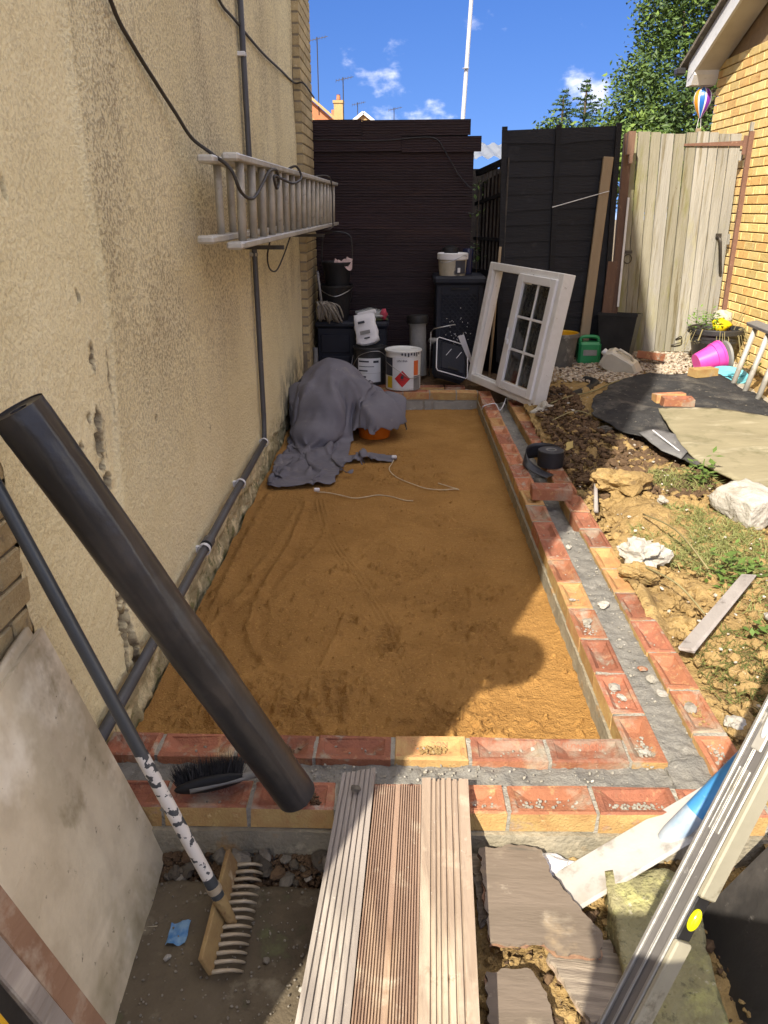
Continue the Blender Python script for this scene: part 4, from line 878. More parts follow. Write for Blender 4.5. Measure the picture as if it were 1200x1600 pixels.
# white paper sack on the black drum
def puffy(w, d, h, seed, top=.35, n=20, k=14):
    P = np.zeros((n, k, 3))
    for i in range(n):
        a = 2*math.pi*i/n
        for j in range(k):
            v = j/(k-1); s = (1-.15*v)*(min(1, v*6+.55)); th = d*(1-top*v)*(1 if v < .8 else 1-(v-.8)*4.2)
            ca, sa = math.cos(a), math.sin(a); q = (abs(ca)**.6*(1 if ca > 0 else -1), abs(sa)**.6*(1 if sa > 0 else -1))
            r = 1+.10*float(fbm(math.cos(a)*2+seed, math.sin(a)*2, v*5, 3)); P[i,j] = (w*s*q[0]*r, th*q[1]*r, h*v)
    return P
m = MB(); P = puffy(.105,.055,.27,3); R = np.array(Euler((-.25,-.22,-.15)).to_matrix()); P = P@R.T+np.array((-.285,6.86,.345)); m.grid(P, wrapu=True)
sk = thing('paper_sack', 'white paper sack slumped on the black paint drum', 'sack', (-.29, 6.86, .335)); m.build('body', 'white_cloth', sk, smooth=True)
m = MB(); m.box((0,0,0), (.17,.02,.035), ch=.008); 
for k in range(len(m.v)): m.v[k] = tuple(R@np.array(m.v[k])+R@np.array((.03,-.0,.27))+np.array((-.285,6.86,.345)))
m.build('folded_top', 'white_cloth', sk)
for (u, v, w_, h_) in ((-.02,.19,.06,.02), (0,.10,.09,.03), (.01,.05,.05,.012)):
    m = MB(); m.box((0,0,0), (w_,.004,h_)); 
    for k in range(len(m.v)): m.v[k] = tuple(R@(np.array(m.v[k])+np.array((u,-.058+.1*(v-.08)*.2,v)))+np.array((-.285,6.86,.345)))
    m.build('print_patch', 'plastic_grey' if h_ > .025 else 'ink_dark', sk)

# grey bucket-like pipe, cool bag, woven cabinet, tub
t = thing('downpipe_offcut', 'short grey pipe offcut behind the white drum', 'pipe', (.16,7.05,0))
m = MB(); m.lathe([(.075,0), (.075,.46), (.085,.46), (.085,.52), (.07,.52), (.068,.4)], (.165,7.08,.03), (-.03,.05,1), 24, cap1=True); m.build('pipe', 'plastic_grey', t, auto=35)
m = MB(); m.lathe([(.095,0), (.10,.05), (.09,.07), (.02,.075)], (.15,7.09,.50), (-.03,.05,1), 24, cap1=True); m.build('cap', 'plastic_black', t, auto=35)
m = MB(); m.rock((.295,6.98,.36), .05, sub=2); tag(m.build('foam_lump', 'plastic_grey', loc=(.295,6.98,.32), smooth=True), 'small grey foam lump beside the pipe offcut', 'lump')
m = MB(); m.tube([(.265,6.9,.45), (.29,6.88,.48), (.47,6.85,.52)], .005, 6); m.tube([(.265,6.9,.45), (.26,6.95,.05)], .005, 6); tag(m.build('bent_wire', 'wire_steel', loc=(.26,6.9,.03), smooth=True), 'bent steel wire poking up before the woven cabinet', 'wire')
cb = thing('woven_cabinet', 'dark navy woven pattern plastic cabinet by the trellis', 'cabinet', (.52, 7.3, 0))
m = MB(); m.box((.52,7.30,.42), (.42,.42,.84), ch=.01); m.build('body', 'plastic_navy', cb)
m = MB(); m.box((.52,7.29,.87), (.47,.47,.07), ch=.02); m.build('lid', 'plastic_navy', cb)
for x in (.335,.705):
    m = MB(); m.box((x,7.082,.42), (.04,.02,.80), ch=.005); m.build('corner_strip', 'plastic_navy', cb)
m = MB()
for i in range(13):
    for j in range(26):
        x = .375+i*.0242; z = .09+j*.0262; a = .7 if (i+j) % 2 else -.7; m.box((x,7.084,z), (.030,.010,.013), Matrix.Rotation(a,3,'Y'), ch=.003)
m.build('woven_panel', 'plastic_navy', cb)['kind'] = 'stuff'
m = MB(); m.box((.52,7.078,.80), (.16,.014,.022), ch=.004); m.build('grip', 'plastic_black', cb)
m = MB()
for k in range(90):
    a = rg.normal(size=2)*np.array((.06,.12)); m.box((.52+a[0],7.074,.32+a[1]), (.006,.004,.005))
x_ = m.build('paint_specks', 'white_cloth', cb); x_['kind'] = 'stuff'
tb_c = (.455,7.2,.906); t = thing('plastic_tub', 'white topped tub standing on the woven cabinet', 'tub', tb_c)
pm('tub_dirty', (.50,.46,.36), (.35,.32,.25), 9, .5, spots=[((.13,.13,.12), 6, .55, .62)])
m = MB(); m.lathe([(.115,0), (.128,.15)], tb_c, n=32); m.build('body', 'tub_dirty', t, auto=35)
m = MB(); m.lathe([(.129,.135), (.137,.138), (.137,.185), (.128,.19), (.12,.182)], tb_c, n=32, cap0=False, cap1=True); m.build('lid', 'white_board', t, auto=35)
m = MB(); arc_patch(m, tb_c, .127, .15, 1.0, .02, .13); lbx = m.build('label', 'ink_dark', t, smooth=True); m = MB(); arc_patch(m, tb_c, .129, .3, .5, .03, .07, 4); m.build('code_square', 'label_white', lbx)
m = MB(); m.tube(smoothpath([(.33,7.19,1.04), (.36,7.06,1.02), (.455,7.05,1.04), (.55,7.08,1.08), (.585,7.19,1.05)]), .003, 6); m.build('handle', 'wire_steel', t, smooth=True)
m = MB(); m.lathe([(.06,0), (.085,.09), (.07,.13), (.03,.15)], (.44,7.36,1.0), n=18, cap1=True); m.tube([(.44,7.36,.9), (.44,7.36,1.0)], .05, 14); tag(m.build('black_hood', 'plastic_black', loc=(.44,7.36,.9), auto=40), 'black rounded object behind the white tub', 'hood')
m = MB(); m.lathe([(.04,0), (.045,.12), (.05,.2), (.045,.22)], (.60,7.33,.906), n=16, cap1=True); tag(m.build('blue_cup', pm('navy_gloss', (.01,.015,.05), (.015,.02,.06), 6, .25), loc=(.60,7.33,.906), auto=40), 'dark blue beaker beside the white tub', 'beaker')
# cool bag tipped against the cabinet
cbR = Euler((rad(-42), rad(18), rad(16))).to_matrix()
cg = thing('cool_bag', 'dark blue cool bag with white piping tipped against the cabinet', 'bag', (.43, 6.82, 0)); cc = Vector((.43,6.83,.20))
def cgp(p): return cbR @ Vector(p)+cc
m = MB(); m.box((0,0,0), (.30,.12,.36), ch=.03); m.v = [tuple(cgp(p)) for p in m.v]; m.build('body', 'plastic_navy', cg)
m = MB(); m.box((0,-.062,.0), (.24,.02,.29), ch=.015); m.v = [tuple(cgp(p)) for p in m.v]; m.build('pocket', 'plastic_navy', cg)
loop = [(-.14,-.055,-.165), (.14,-.055,-.165), (.152,-.055,-.14), (.152,-.055,.16), (.13,-.055,.182), (-.13,-.055,.182), (-.152,-.055,.16), (-.152,-.055,-.14), (-.14,-.055,-.165)]
m = MB(); m.tube([cgp(p) for p in loop], .005, 6); m.build('piping', 'white_cloth', cg, smooth=True)
m = MB(); m.box((.0,-.075,-.12), (.10,.01,.02)); m.v = [tuple(cgp(p)) for p in m.v]; m.build('badge', 'plastic_black', cg)
for q in (-.05,.05):
    m = MB(); m.bar(cgp((q-.02,-.076,.0)), cgp((q+.03,-.076,.08)), .004, .003); m.build('stitch', 'white_cloth', cg)
m = MB(); m.prism([(0,0), (.05,.02), (.13,-.20), (.15,-.30), (.08,-.18)], .006, (.50,6.84,.42), (1,0,0), (0,-.3,1)); m.build('flap', 'white_cloth', cg)

# ---- grey cloth cover: a small hanging-cloth relaxation over the things it hides
def drape():
    nx, ny, h = 64, 84, .0245; rng = np.random.default_rng(21)
    u = (np.arange(nx)-nx/2)*h; v = (np.arange(ny)-ny/2)*h; U, V = np.meshgrid(u, v, indexing='ij')
    a = .20; c, s = math.cos(a), math.sin(a)
    fan = .58-.16*V; x0 = -.46+fan*(c*U-s*V*.25)+.03*np.sin(V*7); y0 = 5.42+.88*(s*U*.6+c*V)
    X = np.stack((x0, y0, .60+.075*np.sin(U*21+2.2*vnoise(V*2.5, U*2, 3))+.06*fbm(U*3, V*3, 5, 3)), -1).astype(np.float64)
    X[..., 0] = np.maximum(X[..., 0], -.83)
    Vl = np.zeros_like(X)
    sph = [(-.52,5.92,.13,.25), (-.66,5.78,.03,.20), (-.56,5.62,.02,.17), (-.40,5.80,.05,.22), (-.195,5.67,-.075,.215), (-.09,5.84,-.06,.17), (-.62,5.42,-.12,.15), (-.30,5.92,-.02,.2)]
    def con(A, B, L, k):
        d = X[B]-X[A]; n = np.sqrt((d*d).sum(-1, keepdims=True))+1e-9; q = d*((n-L)/n*.5*k); X[A] += q; X[B] -= q
    S = slice; groups = []
    for ax in (0, 1):
        N = (nx, ny)[ax]
        for st in (0, 1):
            i0 = np.arange(st, N-1, 2); groups.append((((i0, S(None)), (i0+1, S(None))) if ax == 0 else ((S(None), i0), (S(None), i0+1)), h, 1.0))
        for st in range(4):
            i0 = np.array([i for i in range(N-2) if i % 4 == st]); groups.append((((i0, S(None)), (i0+2, S(None))) if ax == 0 else ((S(None), i0), (S(None), i0+2)), 2*h, .05))
    diag = []
    for px in (0, 1):
        for py in (0, 1):
            ii, jj = np.meshgrid(np.arange(px, nx-1, 2), np.arange(py, ny-1, 2), indexing='ij'); diag.append(((ii, jj), (ii+1, jj+1), h*2**.5)); diag.append(((ii+1, jj), (ii, jj+1), h*2**.5))
    for it in range(230):
        old = X.copy(); Vl[..., 2] -= 9.8*.014; Vl *= .965; X += Vl*.014
        for _ in range(7):
            for (A, B), L, k in groups: con(A, B, L, k)
            for A, B, L in diag: con(A, B, L, .5)
        for cx, cy, cz, r in sph:
            o_ = np.array((cx, cy, cz)); d = X-o_; n = np.sqrt((d*d).sum(-1, keepdims=True)); hit = n < r
            do = old-o_; no = np.sqrt((do*do).sum(-1, keepdims=True)); X = np.where(hit, o_+.15*d/n*r+.85*do/no*r, X)
        fl_ = X[..., 2] < -.143; X[..., 2] = np.maximum(X[..., 2], -.143); X[..., :2] = np.where(fl_[..., None], .2*X[..., :2]+.8*old[..., :2], X[..., :2])
        X[..., 0] = np.maximum(X[..., 0], -.836); X[..., 1] = np.minimum(X[..., 1], 6.49)
        Vl = (X-old)/.014; Vl[fl_] *= .25
    # keep layers apart where the hem has folded onto the sand
    X[..., 2] += np.where(X[..., 2] < -.12, .008*(1+fbm(X[..., 0]*20, X[..., 1]*20, 2, 2)), 0)
    nrm = np.cross(np.gradient(X, axis=0), np.gradient(X, axis=1)); nrm /= np.linalg.norm(nrm, axis=-1, keepdims=True)+1e-9
    cre = (1-np.abs(fbm(U*3.2+.8*V, V*1.6, 8, 2)))**4*.020+(1-np.abs(fbm(U*2.5-1.6*V, V*3.4, 31, 2)))**5*.014
    ang = np.arctan2(X[..., 1]-5.95, X[..., 0]+.50); rr_ = np.hypot(X[..., 1]-5.95, X[..., 0]+.50)
    fold = (1-np.abs(np.sin(ang*6.5+1.3*vnoise(U*2, V*2, 4)+rr_*2)))**1.6*.050*sstep(.08, .40, rr_)
    cre = cre+fold
    X += nrm*np.where(nrm[..., 2:3] < 0, -1, 1)*(cre*np.where(X[..., 2] < -.11, .35, 1))[..., None]
    return X
pm('cover_cloth', (.165,.16,.185), (.125,.122,.145), 5, .75, .25, 220, spots=[((.24,.22,.21), 6, .60, .76), ((.30,.26,.22), 26, .70, .78)], spec=.35)
P = drape(); m = MB(); nu, nv = P.shape[:2]; m.v = [tuple(p) for p in P.reshape(-1, 3).tolist()]
for i in range(nu-1):
    for j in range(nv-1):
        c = (P[i,j]+P[i+1,j+1])/2
        if c[0] > -.35 and 5.13 < c[1] < 5.63 and c[2] < -.045+.012*math.sin(c[0]*40): continue
        if c[2] < -.09 and c[1] < 4.97 and c[0] > -.36-.10*(4.97-c[1]): continue
        if c[2] < -.09 and c[1] < 5.13 and c[0] > -.03: continue
        if c[2] < -.1 and c[0] > .02: continue
        m.f.append((i*nv+j, (i+1)*nv+j, (i+1)*nv+j+1, i*nv+j+1)); m.m.append(0)
cvr = m.build('cloth_cover', 'cover_cloth', smooth=True); tag(cvr, 'crumpled grey cloth cover heaped against the rendered wall', 'cover')
md = cvr.modifiers.new('thick', 'SOLIDIFY'); md.thickness = .004; md.offset = 0; md = cvr.modifiers.new('smooth', 'SUBSURF'); md.levels = 1; md.render_levels = 1
pm('orange_plastic', (.62,.15,.012), (.52,.12,.01), 6, .4, .05, 40, spots=[((.35,.2,.1), 9, .66, .76)], spec=.45)
bucket('bucket', 'orange bucket half hidden under the grey cloth cover', (-.195,5.66,-.148), .115, .145, .175, 'orange_plastic')
pm('string', (.62,.52,.36), (.5,.4,.27), 30, .8)
for lab, pts in (('shorter cord with toggle trailing from the cover across sand', [(-.50,4.36), (-.44,4.34), (-.36,4.31), (-.27,4.265), (-.2,4.29), (-.13,4.325), (-.05,4.30), (.03,4.235), (.08,4.235)]), ('longer looping cord with toggle trailing from the cover hem', [(-.04,5.03), (-.055,4.93), (-.07,4.82), (-.05,4.72), (0,4.62), (.09,4.50), (.17,4.43), (.27,4.425), (.33,4.44), (.36,4.43), (.30,4.49), (.24,4.545)])):
    t = thing('draw_cord', lab, 'cord', (pts[0][0], pts[0][1], -.15)); m = MB(); m.tube([tuple(p) for p in smoothpath([(x, y, -.134+.006*float(fbm(x*9, y*9, 1, 2))) for x, y in pts])], .003, 6); m.build('cord', 'string', t, smooth=True)
    m = MB(); m.box((pts[0][0], pts[0][1], -.118), (.035,.022,.02), ch=.005); m.build('toggle', 'white_cloth', t); 

# ---- old white casement leaning over the wall corner
pm('upvc', (.72,.73,.74), (.66,.67,.68), 5, .35, .05, 30, spots=[((.42,.40,.36), 11, .64, .74)], spec=.5)
pm('upvc_dirty', (.72,.72,.71), (.63,.63,.61), 6, .5, .2, 40, spots=[((.25,.22,.18), 22, .66, .71), ((.38,.15,.06), 12, .74, .78)], spec=.4)
def glass(name, tint, rough=.03, mixf=.85):
    m = bpy.data.materials.new(name); m.use_nodes = True; MATS[name] = m; n, l = m.node_tree.nodes, m.node_tree.links; n.remove(n['Principled BSDF'])
    tr = n.new('ShaderNodeBsdfTransparent'); tr.inputs[0].default_value = (*tint, 1); gl = n.new('ShaderNodeBsdfGlossy'); gl.inputs['Roughness'].default_value = rough
    df = n.new('ShaderNodeBsdfDiffuse'); df.inputs[0].default_value = (.45,.47,.47,1)
    fr = n.new('ShaderNodeFresnel'); fr.inputs[0].default_value = 1.5; mx = n.new('ShaderNodeMixShader'); m2 = n.new('ShaderNodeMixShader')
    tx = n.new('ShaderNodeTexNoise'); tx.inputs['Scale'].default_value = 9; mr = n.new('ShaderNodeMapRange'); mr.inputs[1].default_value = .4; mr.inputs[2].default_value = .8; mr.inputs[4].default_value = .28
    l.new(tx.outputs[0], mr.inputs[0]); l.new(mr.outputs[0], m2.inputs[0]); l.new(tr.outputs[0], m2.inputs[1]); l.new(df.outputs[0], m2.inputs[2])
    l.new(fr.outputs[0], mx.inputs[0]); l.new(m2.outputs[0], mx.inputs[1]); l.new(gl.outputs[0], mx.inputs[2]); l.new(mx.outputs[0], n['Material Output'].inputs[0])
glass('pane_glass', (.75,.80,.80))
WB = np.array((.582,6.74,.062)); wb = np.array((.436,-.95,-.024)); WWd = np.linalg.norm(wb); wb /= WWd; wu = np.array((.164,.05,.985)); wu -= wb*(wu@wb); wu /= np.linalg.norm(wu); wn_ = np.cross(wb, wu); WH = 1.0
WR = Matrix((wb, wu, wn_)).transposed()
def wbar(mb, a0, a1, h0, h1, n0, n1, ch=.004): mb.box(WB+wb*(a0+a1)/2+wu*(h0+h1)/2+wn_*(n0+n1)/2, (a1-a0, h1-h0, n1-n0), WR, ch=ch)
wf = thing('casement_window', 'old white casement window frame leaning over the wall corner', 'window', tuple(WB))
f = .062
for nm, a in (('jamb', (0,f,0,WH)), ('jamb', (WWd-f,WWd,0,WH)), ('head', (f,WWd-f,WH-f,WH)), ('sill', (f,WWd-f,0,f)), ('mullion', (.455,.455+f,f,WH-f))):
    m = MB(); wbar(m, *a, -.105, 0, .005); m.build(nm, 'upvc_dirty' if nm != 'mullion' else 'upvc', wf)
for a in ((f,f+.012,f,WH-f), (f+.012,.455,f,f+.012)):
    m = MB(); wbar(m, *a, -.07, -.03, .002); m.build('glazing_bead', 'upvc', wf)
s0, s1, g0, g1 = .455+f-.012, WWd-f+.012, f-.012, WH-f+.012; k = .062
sh_ = None
m = MB(); wbar(m, s0, s0+k, g0, g1, -.03, .022); sash = m.build('sash_stile', 'upvc', wf)
m = MB(); wbar(m, s1-k, s1, g0, g1, -.03, .022); m.build('sash_stile', 'upvc', wf)
m = MB(); wbar(m, s0+k, s1-k, g1-k, g1, -.03, .021); m.build('sash_rail', 'upvc', wf)
m = MB(); wbar(m, s0+k, s1-k, g0, g0+k, -.03, .021); m.build('sash_rail', 'upvc', wf)
mid = (s0+s1)/2+.01
m = MB(); wbar(m, mid-.009, mid+.009, g0+k, g1-k, -.012, .006, .002); m.build('glazing_bar', 'upvc', wf)
hh = [g0+k+(g1-g0-2*k)*q for q in (0,.335,.665,1)]
for h in hh[1:3]:
    m = MB(); wbar(m, s0+k, s1-k, h-.009, h+.009, -.011, .0055, .002); m.build('glazing_bar', 'upvc', wf)
for i in range(3):
    for a, b in ((s0+k, mid-.009), (mid+.009, s1-k)):
        m = MB(); wbar(m, a, b, hh[i]+.009, hh[i+1]-.009, -.010, -.004, 0); m.build('pane', 'pane_glass', wf)
m = MB(); wbar(m, s0+.02, s0+.045, .40, .44, .022, .04, .004); wbar(m, s0+.024, s0+.04, .43, .53, .036, .05, .004); m.build('handle', 'upvc', wf)
m = MB(); m.tube([(.80,6.95,0), (.86,7.1,1.15)], .012, 8); tag(m.build('wooden_stick', 'pale_timber', loc=(.8,6.95,0), smooth=True), 'thin wooden stick standing behind the casement window', 'stick')
pm('hedge_dark', (.035,.05,.02), (.02,.03,.012), 8, .9)

# ================================================================== WALL FITTINGS: ladder, pipe, cables
pm('aluminium', (.60,.585,.54), (.45,.43,.38), 9, .45, .15, 70, spots=[((.30,.27,.21), 14, .60, .74)], metal=.35, spec=.5)
pm('aluminium_dull', (.50,.47,.40), (.36,.33,.27), 10, .6, .2, 70, spots=[((.22,.19,.14), 16, .60, .74)], metal=.2)
pm('pipe_grey', (.085,.085,.09), (.06,.06,.063), 6, .45, .1, 60, spots=[((.28,.27,.25), 18, .66, .74)])
pm('cable_black', (.035,.03,.027), (.05,.045,.04), 10, .6)
ld = thing('extension_ladder', 'two section aluminium ladder hung sideways on the rendered wall', 'ladder', (-.66, 5.2, 1.3))
def lrail(nm, a, b, w, h): m = MB(); m.bar(a, b, w, h, ch=.004); m.build(nm, 'aluminium', ld)
La, Lb = np.array((-.665,3.30,0)), np.array((-.60,7.42,0)); back = np.array((-.065,-.18,0))
for z0, z1 in ((1.325,1.345), (1.655,1.675)):
    lrail('rail', tuple(La+(0,0,z0)), tuple(Lb+(0,0,z0+.005)), .028, .062) if False else None
def rail(nm, A, B, z0, z1):
    m = MB(); m.bar((A[0],A[1],z0), (B[0],B[1],z1), .062, .026, ch=.004); m.build(nm, 'aluminium', ld)
    m = MB(); m.box((A[0],A[1]-.035,z0), (.066,.08,.03), ch=.008); m.build('rail_cap', 'aluminium', ld)
rail('rail', La, Lb, 1.322, 1.335); rail('rail', La+(0,.02,0), Lb, 1.648, 1.660)
A2, B2 = La+np.array((-.075,-.17,0)), Lb+np.array((-.075,-.55,0)); rail('rail', A2, B2, 1.35, 1.36); rail('rail', A2+(0,.1,0), B2, 1.635, 1.645)
for k in range(17):
    t = (.10+.252*k)/4.29*.985; p = La+(Lb-La)*t; m = MB(); m.tube([(p[0],p[1],1.332), (p[0]+.004,p[1]+.01,1.652)], .0175, 10); m.build('rung', 'aluminium_dull', ld, smooth=True)
    p = A2+(B2-A2)*t
    if k < 15: m = MB(); m.tube([(p[0],p[1]+.12,1.36), (p[0],p[1]+.13,1.64)], .016, 8); m.build('rung', 'aluminium_dull', ld, smooth=True)
for k in (4, 12):
    p = La+(Lb-La)*(k/17); m = MB(); m.bar((-.85,p[1],1.27), (p[0]+.03,p[1],1.27), .03, .02); m.build('wall_bracket', 'metal_dark', ld)
pp = thing('waste_pipe', 'dark grey pipe dropping down the render then sloping along its foot', 'pipe', (-.83, 4.5, .14))
m = MB(); m.tube([(-.825,4.555,3.6), (-.823,4.53,1.6), (-.823,4.51,.30), (-.822,4.49,.20), (-.815,4.43,.155)], .0155, 12); m.build('vertical_pipe', 'pipe_grey', pp, smooth=True)
m = MB(); m.tube([(-.83,4.585,3.6), (-.83,4.56,1.55)], .008, 6); m.build('slim_conduit', 'plastic_grey', pp, smooth=True)
m = MB(); m.tube([(-.815,4.45,.16), (-.815,3.4,.145), (-.815,2.6,.125), (-.815,1.5,.105)], .018, 12); m.build('sloping_pipe', 'pipe_grey', pp, smooth=True)
for y, z in ((4.42,.158), (3.70,.150), (2.92,.134)):
    m = MB(); m.lathe([(.024,-.009), (.027,-.009), (.027,.009), (.024,.009)], (-.815,y,z), (0,1,0), 14, cap0=False); m.box((-.838,y,z), (.03,.018,.03)); m.build('clip', 'white_board', pp, auto=40)
m = MB(); m.lathe([(.022,-.03), (.026,-.03), (.026,.03), (.022,.03)], (-.815,2.98,.136), (0,1,0), 14, cap0=False); m.build('coupling', 'pipe_grey', pp, auto=40)
for z in (2.2,1.22):
    m = MB(); m.box((-.832,4.535,z), (.045,.05,.022), ch=.004); m.build('strap', 'white_board' if z > 2 else 'aluminium_dull', pp)
cbl = [((-.835,2.36,2.25), (-.835,2.56,2.01), (-.835,2.72,1.93), (-.83,2.96,1.84), (-.82,3.1,1.78), (-.80,3.22,1.71), (-.74,3.26,1.66), (-.655,3.2,1.60), (-.63,3.25,1.52), (-.63,3.5,1.50), (-.63,3.75,1.56), (-.62,3.9,1.62), (-.60,4.0,1.63), (-.60,4.06,1.58), (-.60,3.98,1.55), (-.60,3.92,1.60), (-.60,4.1,1.60), (-.60,4.6,1.59), (-.59,4.9,1.63), (-.62,4.9,1.69), (-.68,4.85,1.66))]
m = MB(); m.tube([tuple(p) for p in smoothpath(cbl[0], 6)], .0068, 8); tag(m.build('thick_cable', 'cable_black', loc=(-.7,3.5,1.6), smooth=True), 'thick black cable sagging down the render and looped on the ladder', 'cable')
m = MB(); m.tube([tuple(p) for p in smoothpath([(-.835,3.7,2.42), (-.835,4.1,2.335), (-.835,4.4,2.33), (-.835,5.2,2.32), (-.835,6.0,2.34), (-.835,6.7,2.36), (-.772,6.75,2.365), (-.772,7.4,2.36), (-.775,7.56,2.36)], 6)], .007, 6); tag(m.build('thin_cable', 'cable_black', loc=(-.83,5,2.3), smooth=True), 'thin black cable crossing the render to the brick quoin', 'cable')
m = MB(); m.tube([tuple(p) for p in smoothpath([(-.72,4.55,1.34), (-.76,4.58,1.22), (-.78,4.75,1.13), (-.78,5.0,1.10), (-.78,5.3,1.16), (-.75,5.4,1.26), (-.72,5.42,1.34)], 6)], .005, 6); tag(m.build('hanging_loop', 'cable_black', loc=(-.75,5,1.1), smooth=True), 'small black cable loop hanging under the ladder', 'cable')
m = MB(); m.tube([tuple(p) for p in smoothpath([(-.66,6.35,1.69), (-.57,6.5,1.69), (-.555,6.6,1.6), (-.555,6.6,1.4), (-.56,6.6,1.32), (-.62,6.5,1.30)], 6)], .006, 6); tag(m.build('tie_strap', 'cable_black', loc=(-.56,6.6,1.3), smooth=True), 'black tie strap round the far end of the ladder', 'strap')

# ================================================================== ON THE DWARF WALL
pm('dpc_black', (.016,.017,.022), (.024,.025,.032), 8, .45, .1, 60, spots=[((.09,.09,.10), 14, .66, .76)], spec=.5)
dp = thing('membrane_roll', 'black damp proof membrane roll with loose tail on the side wall', 'membrane roll', (.905, 4.50, 0))
m = MB(); m.lathe([(.030,.098), (.030,.004), (.074,0), (.078,.003), (.078,.097), (.074,.10), (.031,.10)], (.915,4.49,.003), n=36, cap0=False); m.build('roll', 'dpc_black', dp, auto=35)
m = MB(); m.lathe([(.024,.08), (.024,.101), (.033,.102), (.033,.08)], (.915,4.49,.003), n=24, cap0=False); m.build('core', 'plastic_grey', dp, auto=35)
path = [(.985,4.53), (.95,4.60), (.88,4.64), (.80,4.62), (.755,4.54), (.755,4.42), (.80,4.30), (.85,4.24)]; sp = smoothpath(path, 8); P = np.zeros((len(sp), 5, 3))
for i, p in enumerate(sp):
    t = i/(len(sp)-1); lay_ = float(sstep(.35, .9, t))
    for j in range(5):
        v = j/4; P[i, j] = (p[0]-.02*lay_*0+(.055*v*lay_), p[1]+.06*v*lay_, .006+.095*v*(1-lay_)+.012*lay_*(1-t)+.004*math.sin(t*9))
m = MB(); m.grid(P); x_ = m.build('loose_tail', 'dpc_black', dp, smooth=True); md = x_.modifiers.new('t', 'SOLIDIFY'); md.thickness = .0025
def loose_brick(lab, c, kind, rz, rx=0.0, ry=0.0, word=None, frogup=True):
    me = random.choice(BR[kind]); o = bpy.data.objects.new('loose_brick', me); COL.objects.link(o); o.location = c; o.rotation_euler = (rx, ry, rz); tag(o, lab, 'brick', 'loose bricks'); WLOC[o.name] = Vector(c); return o
loose_brick('red brick laid loose across the wall cavity', (.822,3.935,.0665), 'rr', rad(-3), rad(1))
m = MB(); m.tube([tuple(p) for p in smoothpath([(.65,6.02,-.03), (.66,6.0,.002), (.72,6.06,.006), (.765,6.08,.002), (.79,6.0,-.03), (.83,6.08,.0), (.86,6.2,.02)], 5)], .004, 6); tag(m.build('white_string', 'white_cloth', loc=(.7,6.05,0), smooth=True), 'short white cord lying over the side wall near the window', 'cord')

# ================================================================== RIGHT YARD: pots, cans, mat, ladder
def zb(x, y): return float(zbank(x, y))
pm('felt_mat', (.055,.055,.056), (.036,.036,.038), 5, .95, .9, 120, bump2=(.6, 18), spots=[((.15,.14,.125), 4, .50, .72), ((.24,.215,.175), 26, .62, .72)], spec=.12)
pm('ply_pale', (.31,.275,.18), (.23,.205,.13), 5, .85, .3, 60, stretch=(.35,1,1), spots=[((.44,.40,.29), 6, .53, .7, (.3,1,1)), ((.16,.15,.085), 4, .54, .70)], spec=.25)
pm('felt_grey', (.20,.20,.20), (.14,.14,.145), 6, .9, .6, 200, spots=[((.33,.32,.3), 30, .6, .72)])
def ragged(poly, amp, seed, step=.008):
    out = []
    for i in range(len(poly)):
        a, b = np.array(poly[i]), np.array(poly[(i+1) % len(poly)]); L_ = np.linalg.norm(b-a)
        if L_ < 1e-6: continue
        n = max(2, int(L_/step)); d = (b-a)/L_; nn = np.array((-d[1], d[0]))
        for k in range(n): out.append(tuple(a+(b-a)*k/n+nn*amp*float(fbm(i*3.1+k*.45, seed, 2, 3))*(0 if k == 0 else 1)))
    return out
def sheet(name, poly, zf, t, mat, lab, cat, n=30, amp=.01, seed=0, sm=2, rag=.012):
    """outline filled by a fine grid and lifted by zf(x, y)"""
    bm = bmesh.new(); bm.faces.new([bm.verts.new((x, y, 0)) for x, y in ragged([tuple(p)[:2] for p in smoothpath(list(poly)+[poly[0]], sm)[:-1]], rag, seed, .04)])
    bmesh.ops.triangulate(bm, faces=bm.faces[:])
    for _ in range(4): bmesh.ops.subdivide_edges(bm, edges=[e for e in bm.edges if e.calc_length() > .07], cuts=1, use_grid_fill=False); bmesh.ops.triangulate(bm, faces=bm.faces[:])
    for v in bm.verts: v.co.z = zf(v.co.x, v.co.y)+amp*float(fbm(v.co.x*4, v.co.y*4, seed, 3))
    for f in bm.faces: f.smooth = True
    bmesh.ops.recalc_face_normals(bm, faces=bm.faces[:])
    c = Vector((sum(p[0] for p in poly)/len(poly), sum(p[1] for p in poly)/len(poly), 0)); c.z = zf(c.x, c.y)
    for v in bm.verts: v.co -= c
    me = bpy.data.meshes.new(name); bm.to_mesh(me); bm.free(); me.materials.append(mt(mat)); o = bpy.data.objects.new(name, me); COL.objects.link(o); o.location = c; WLOC[o.name] = c
    md = o.modifiers.new('thick', 'SOLIDIFY'); md.thickness = t; md.offset = 0
    return tag(o, lab, cat)
sheet('felt_mat', [(1.33,5.27), (1.43,5.62), (1.70,6.12), (1.95,6.28), (2.30,6.32), (2.60,6.30), (2.66,5.6), (2.62,4.9), (2.3,4.5), (1.78,4.25), (1.66,4.28), (1.60,4.62), (1.50,4.78), (1.42,5.02)], lambda x, y: zb(x, y)+.055+.03*math.exp(-((x-1.6)/.25)**2-((y-5.3)/.5)**2), .006, 'felt_mat', 'large black felt mat spread over the earth bank', 'mat', amp=.022, seed=4)
sheet('board_sheet', [(1.80,5.30), (2.05,5.28), (2.3,5.16), (2.62,4.85), (2.55,4.0), (2.2,3.3), (1.95,3.45), (1.76,4.05), (1.70,4.38), (1.74,4.85)], lambda x, y: zb(x, y)+.085, .012, 'ply_pale', 'pale weathered board sheet lying on the felt mat', 'board', amp=.007, seed=7, rag=.006)
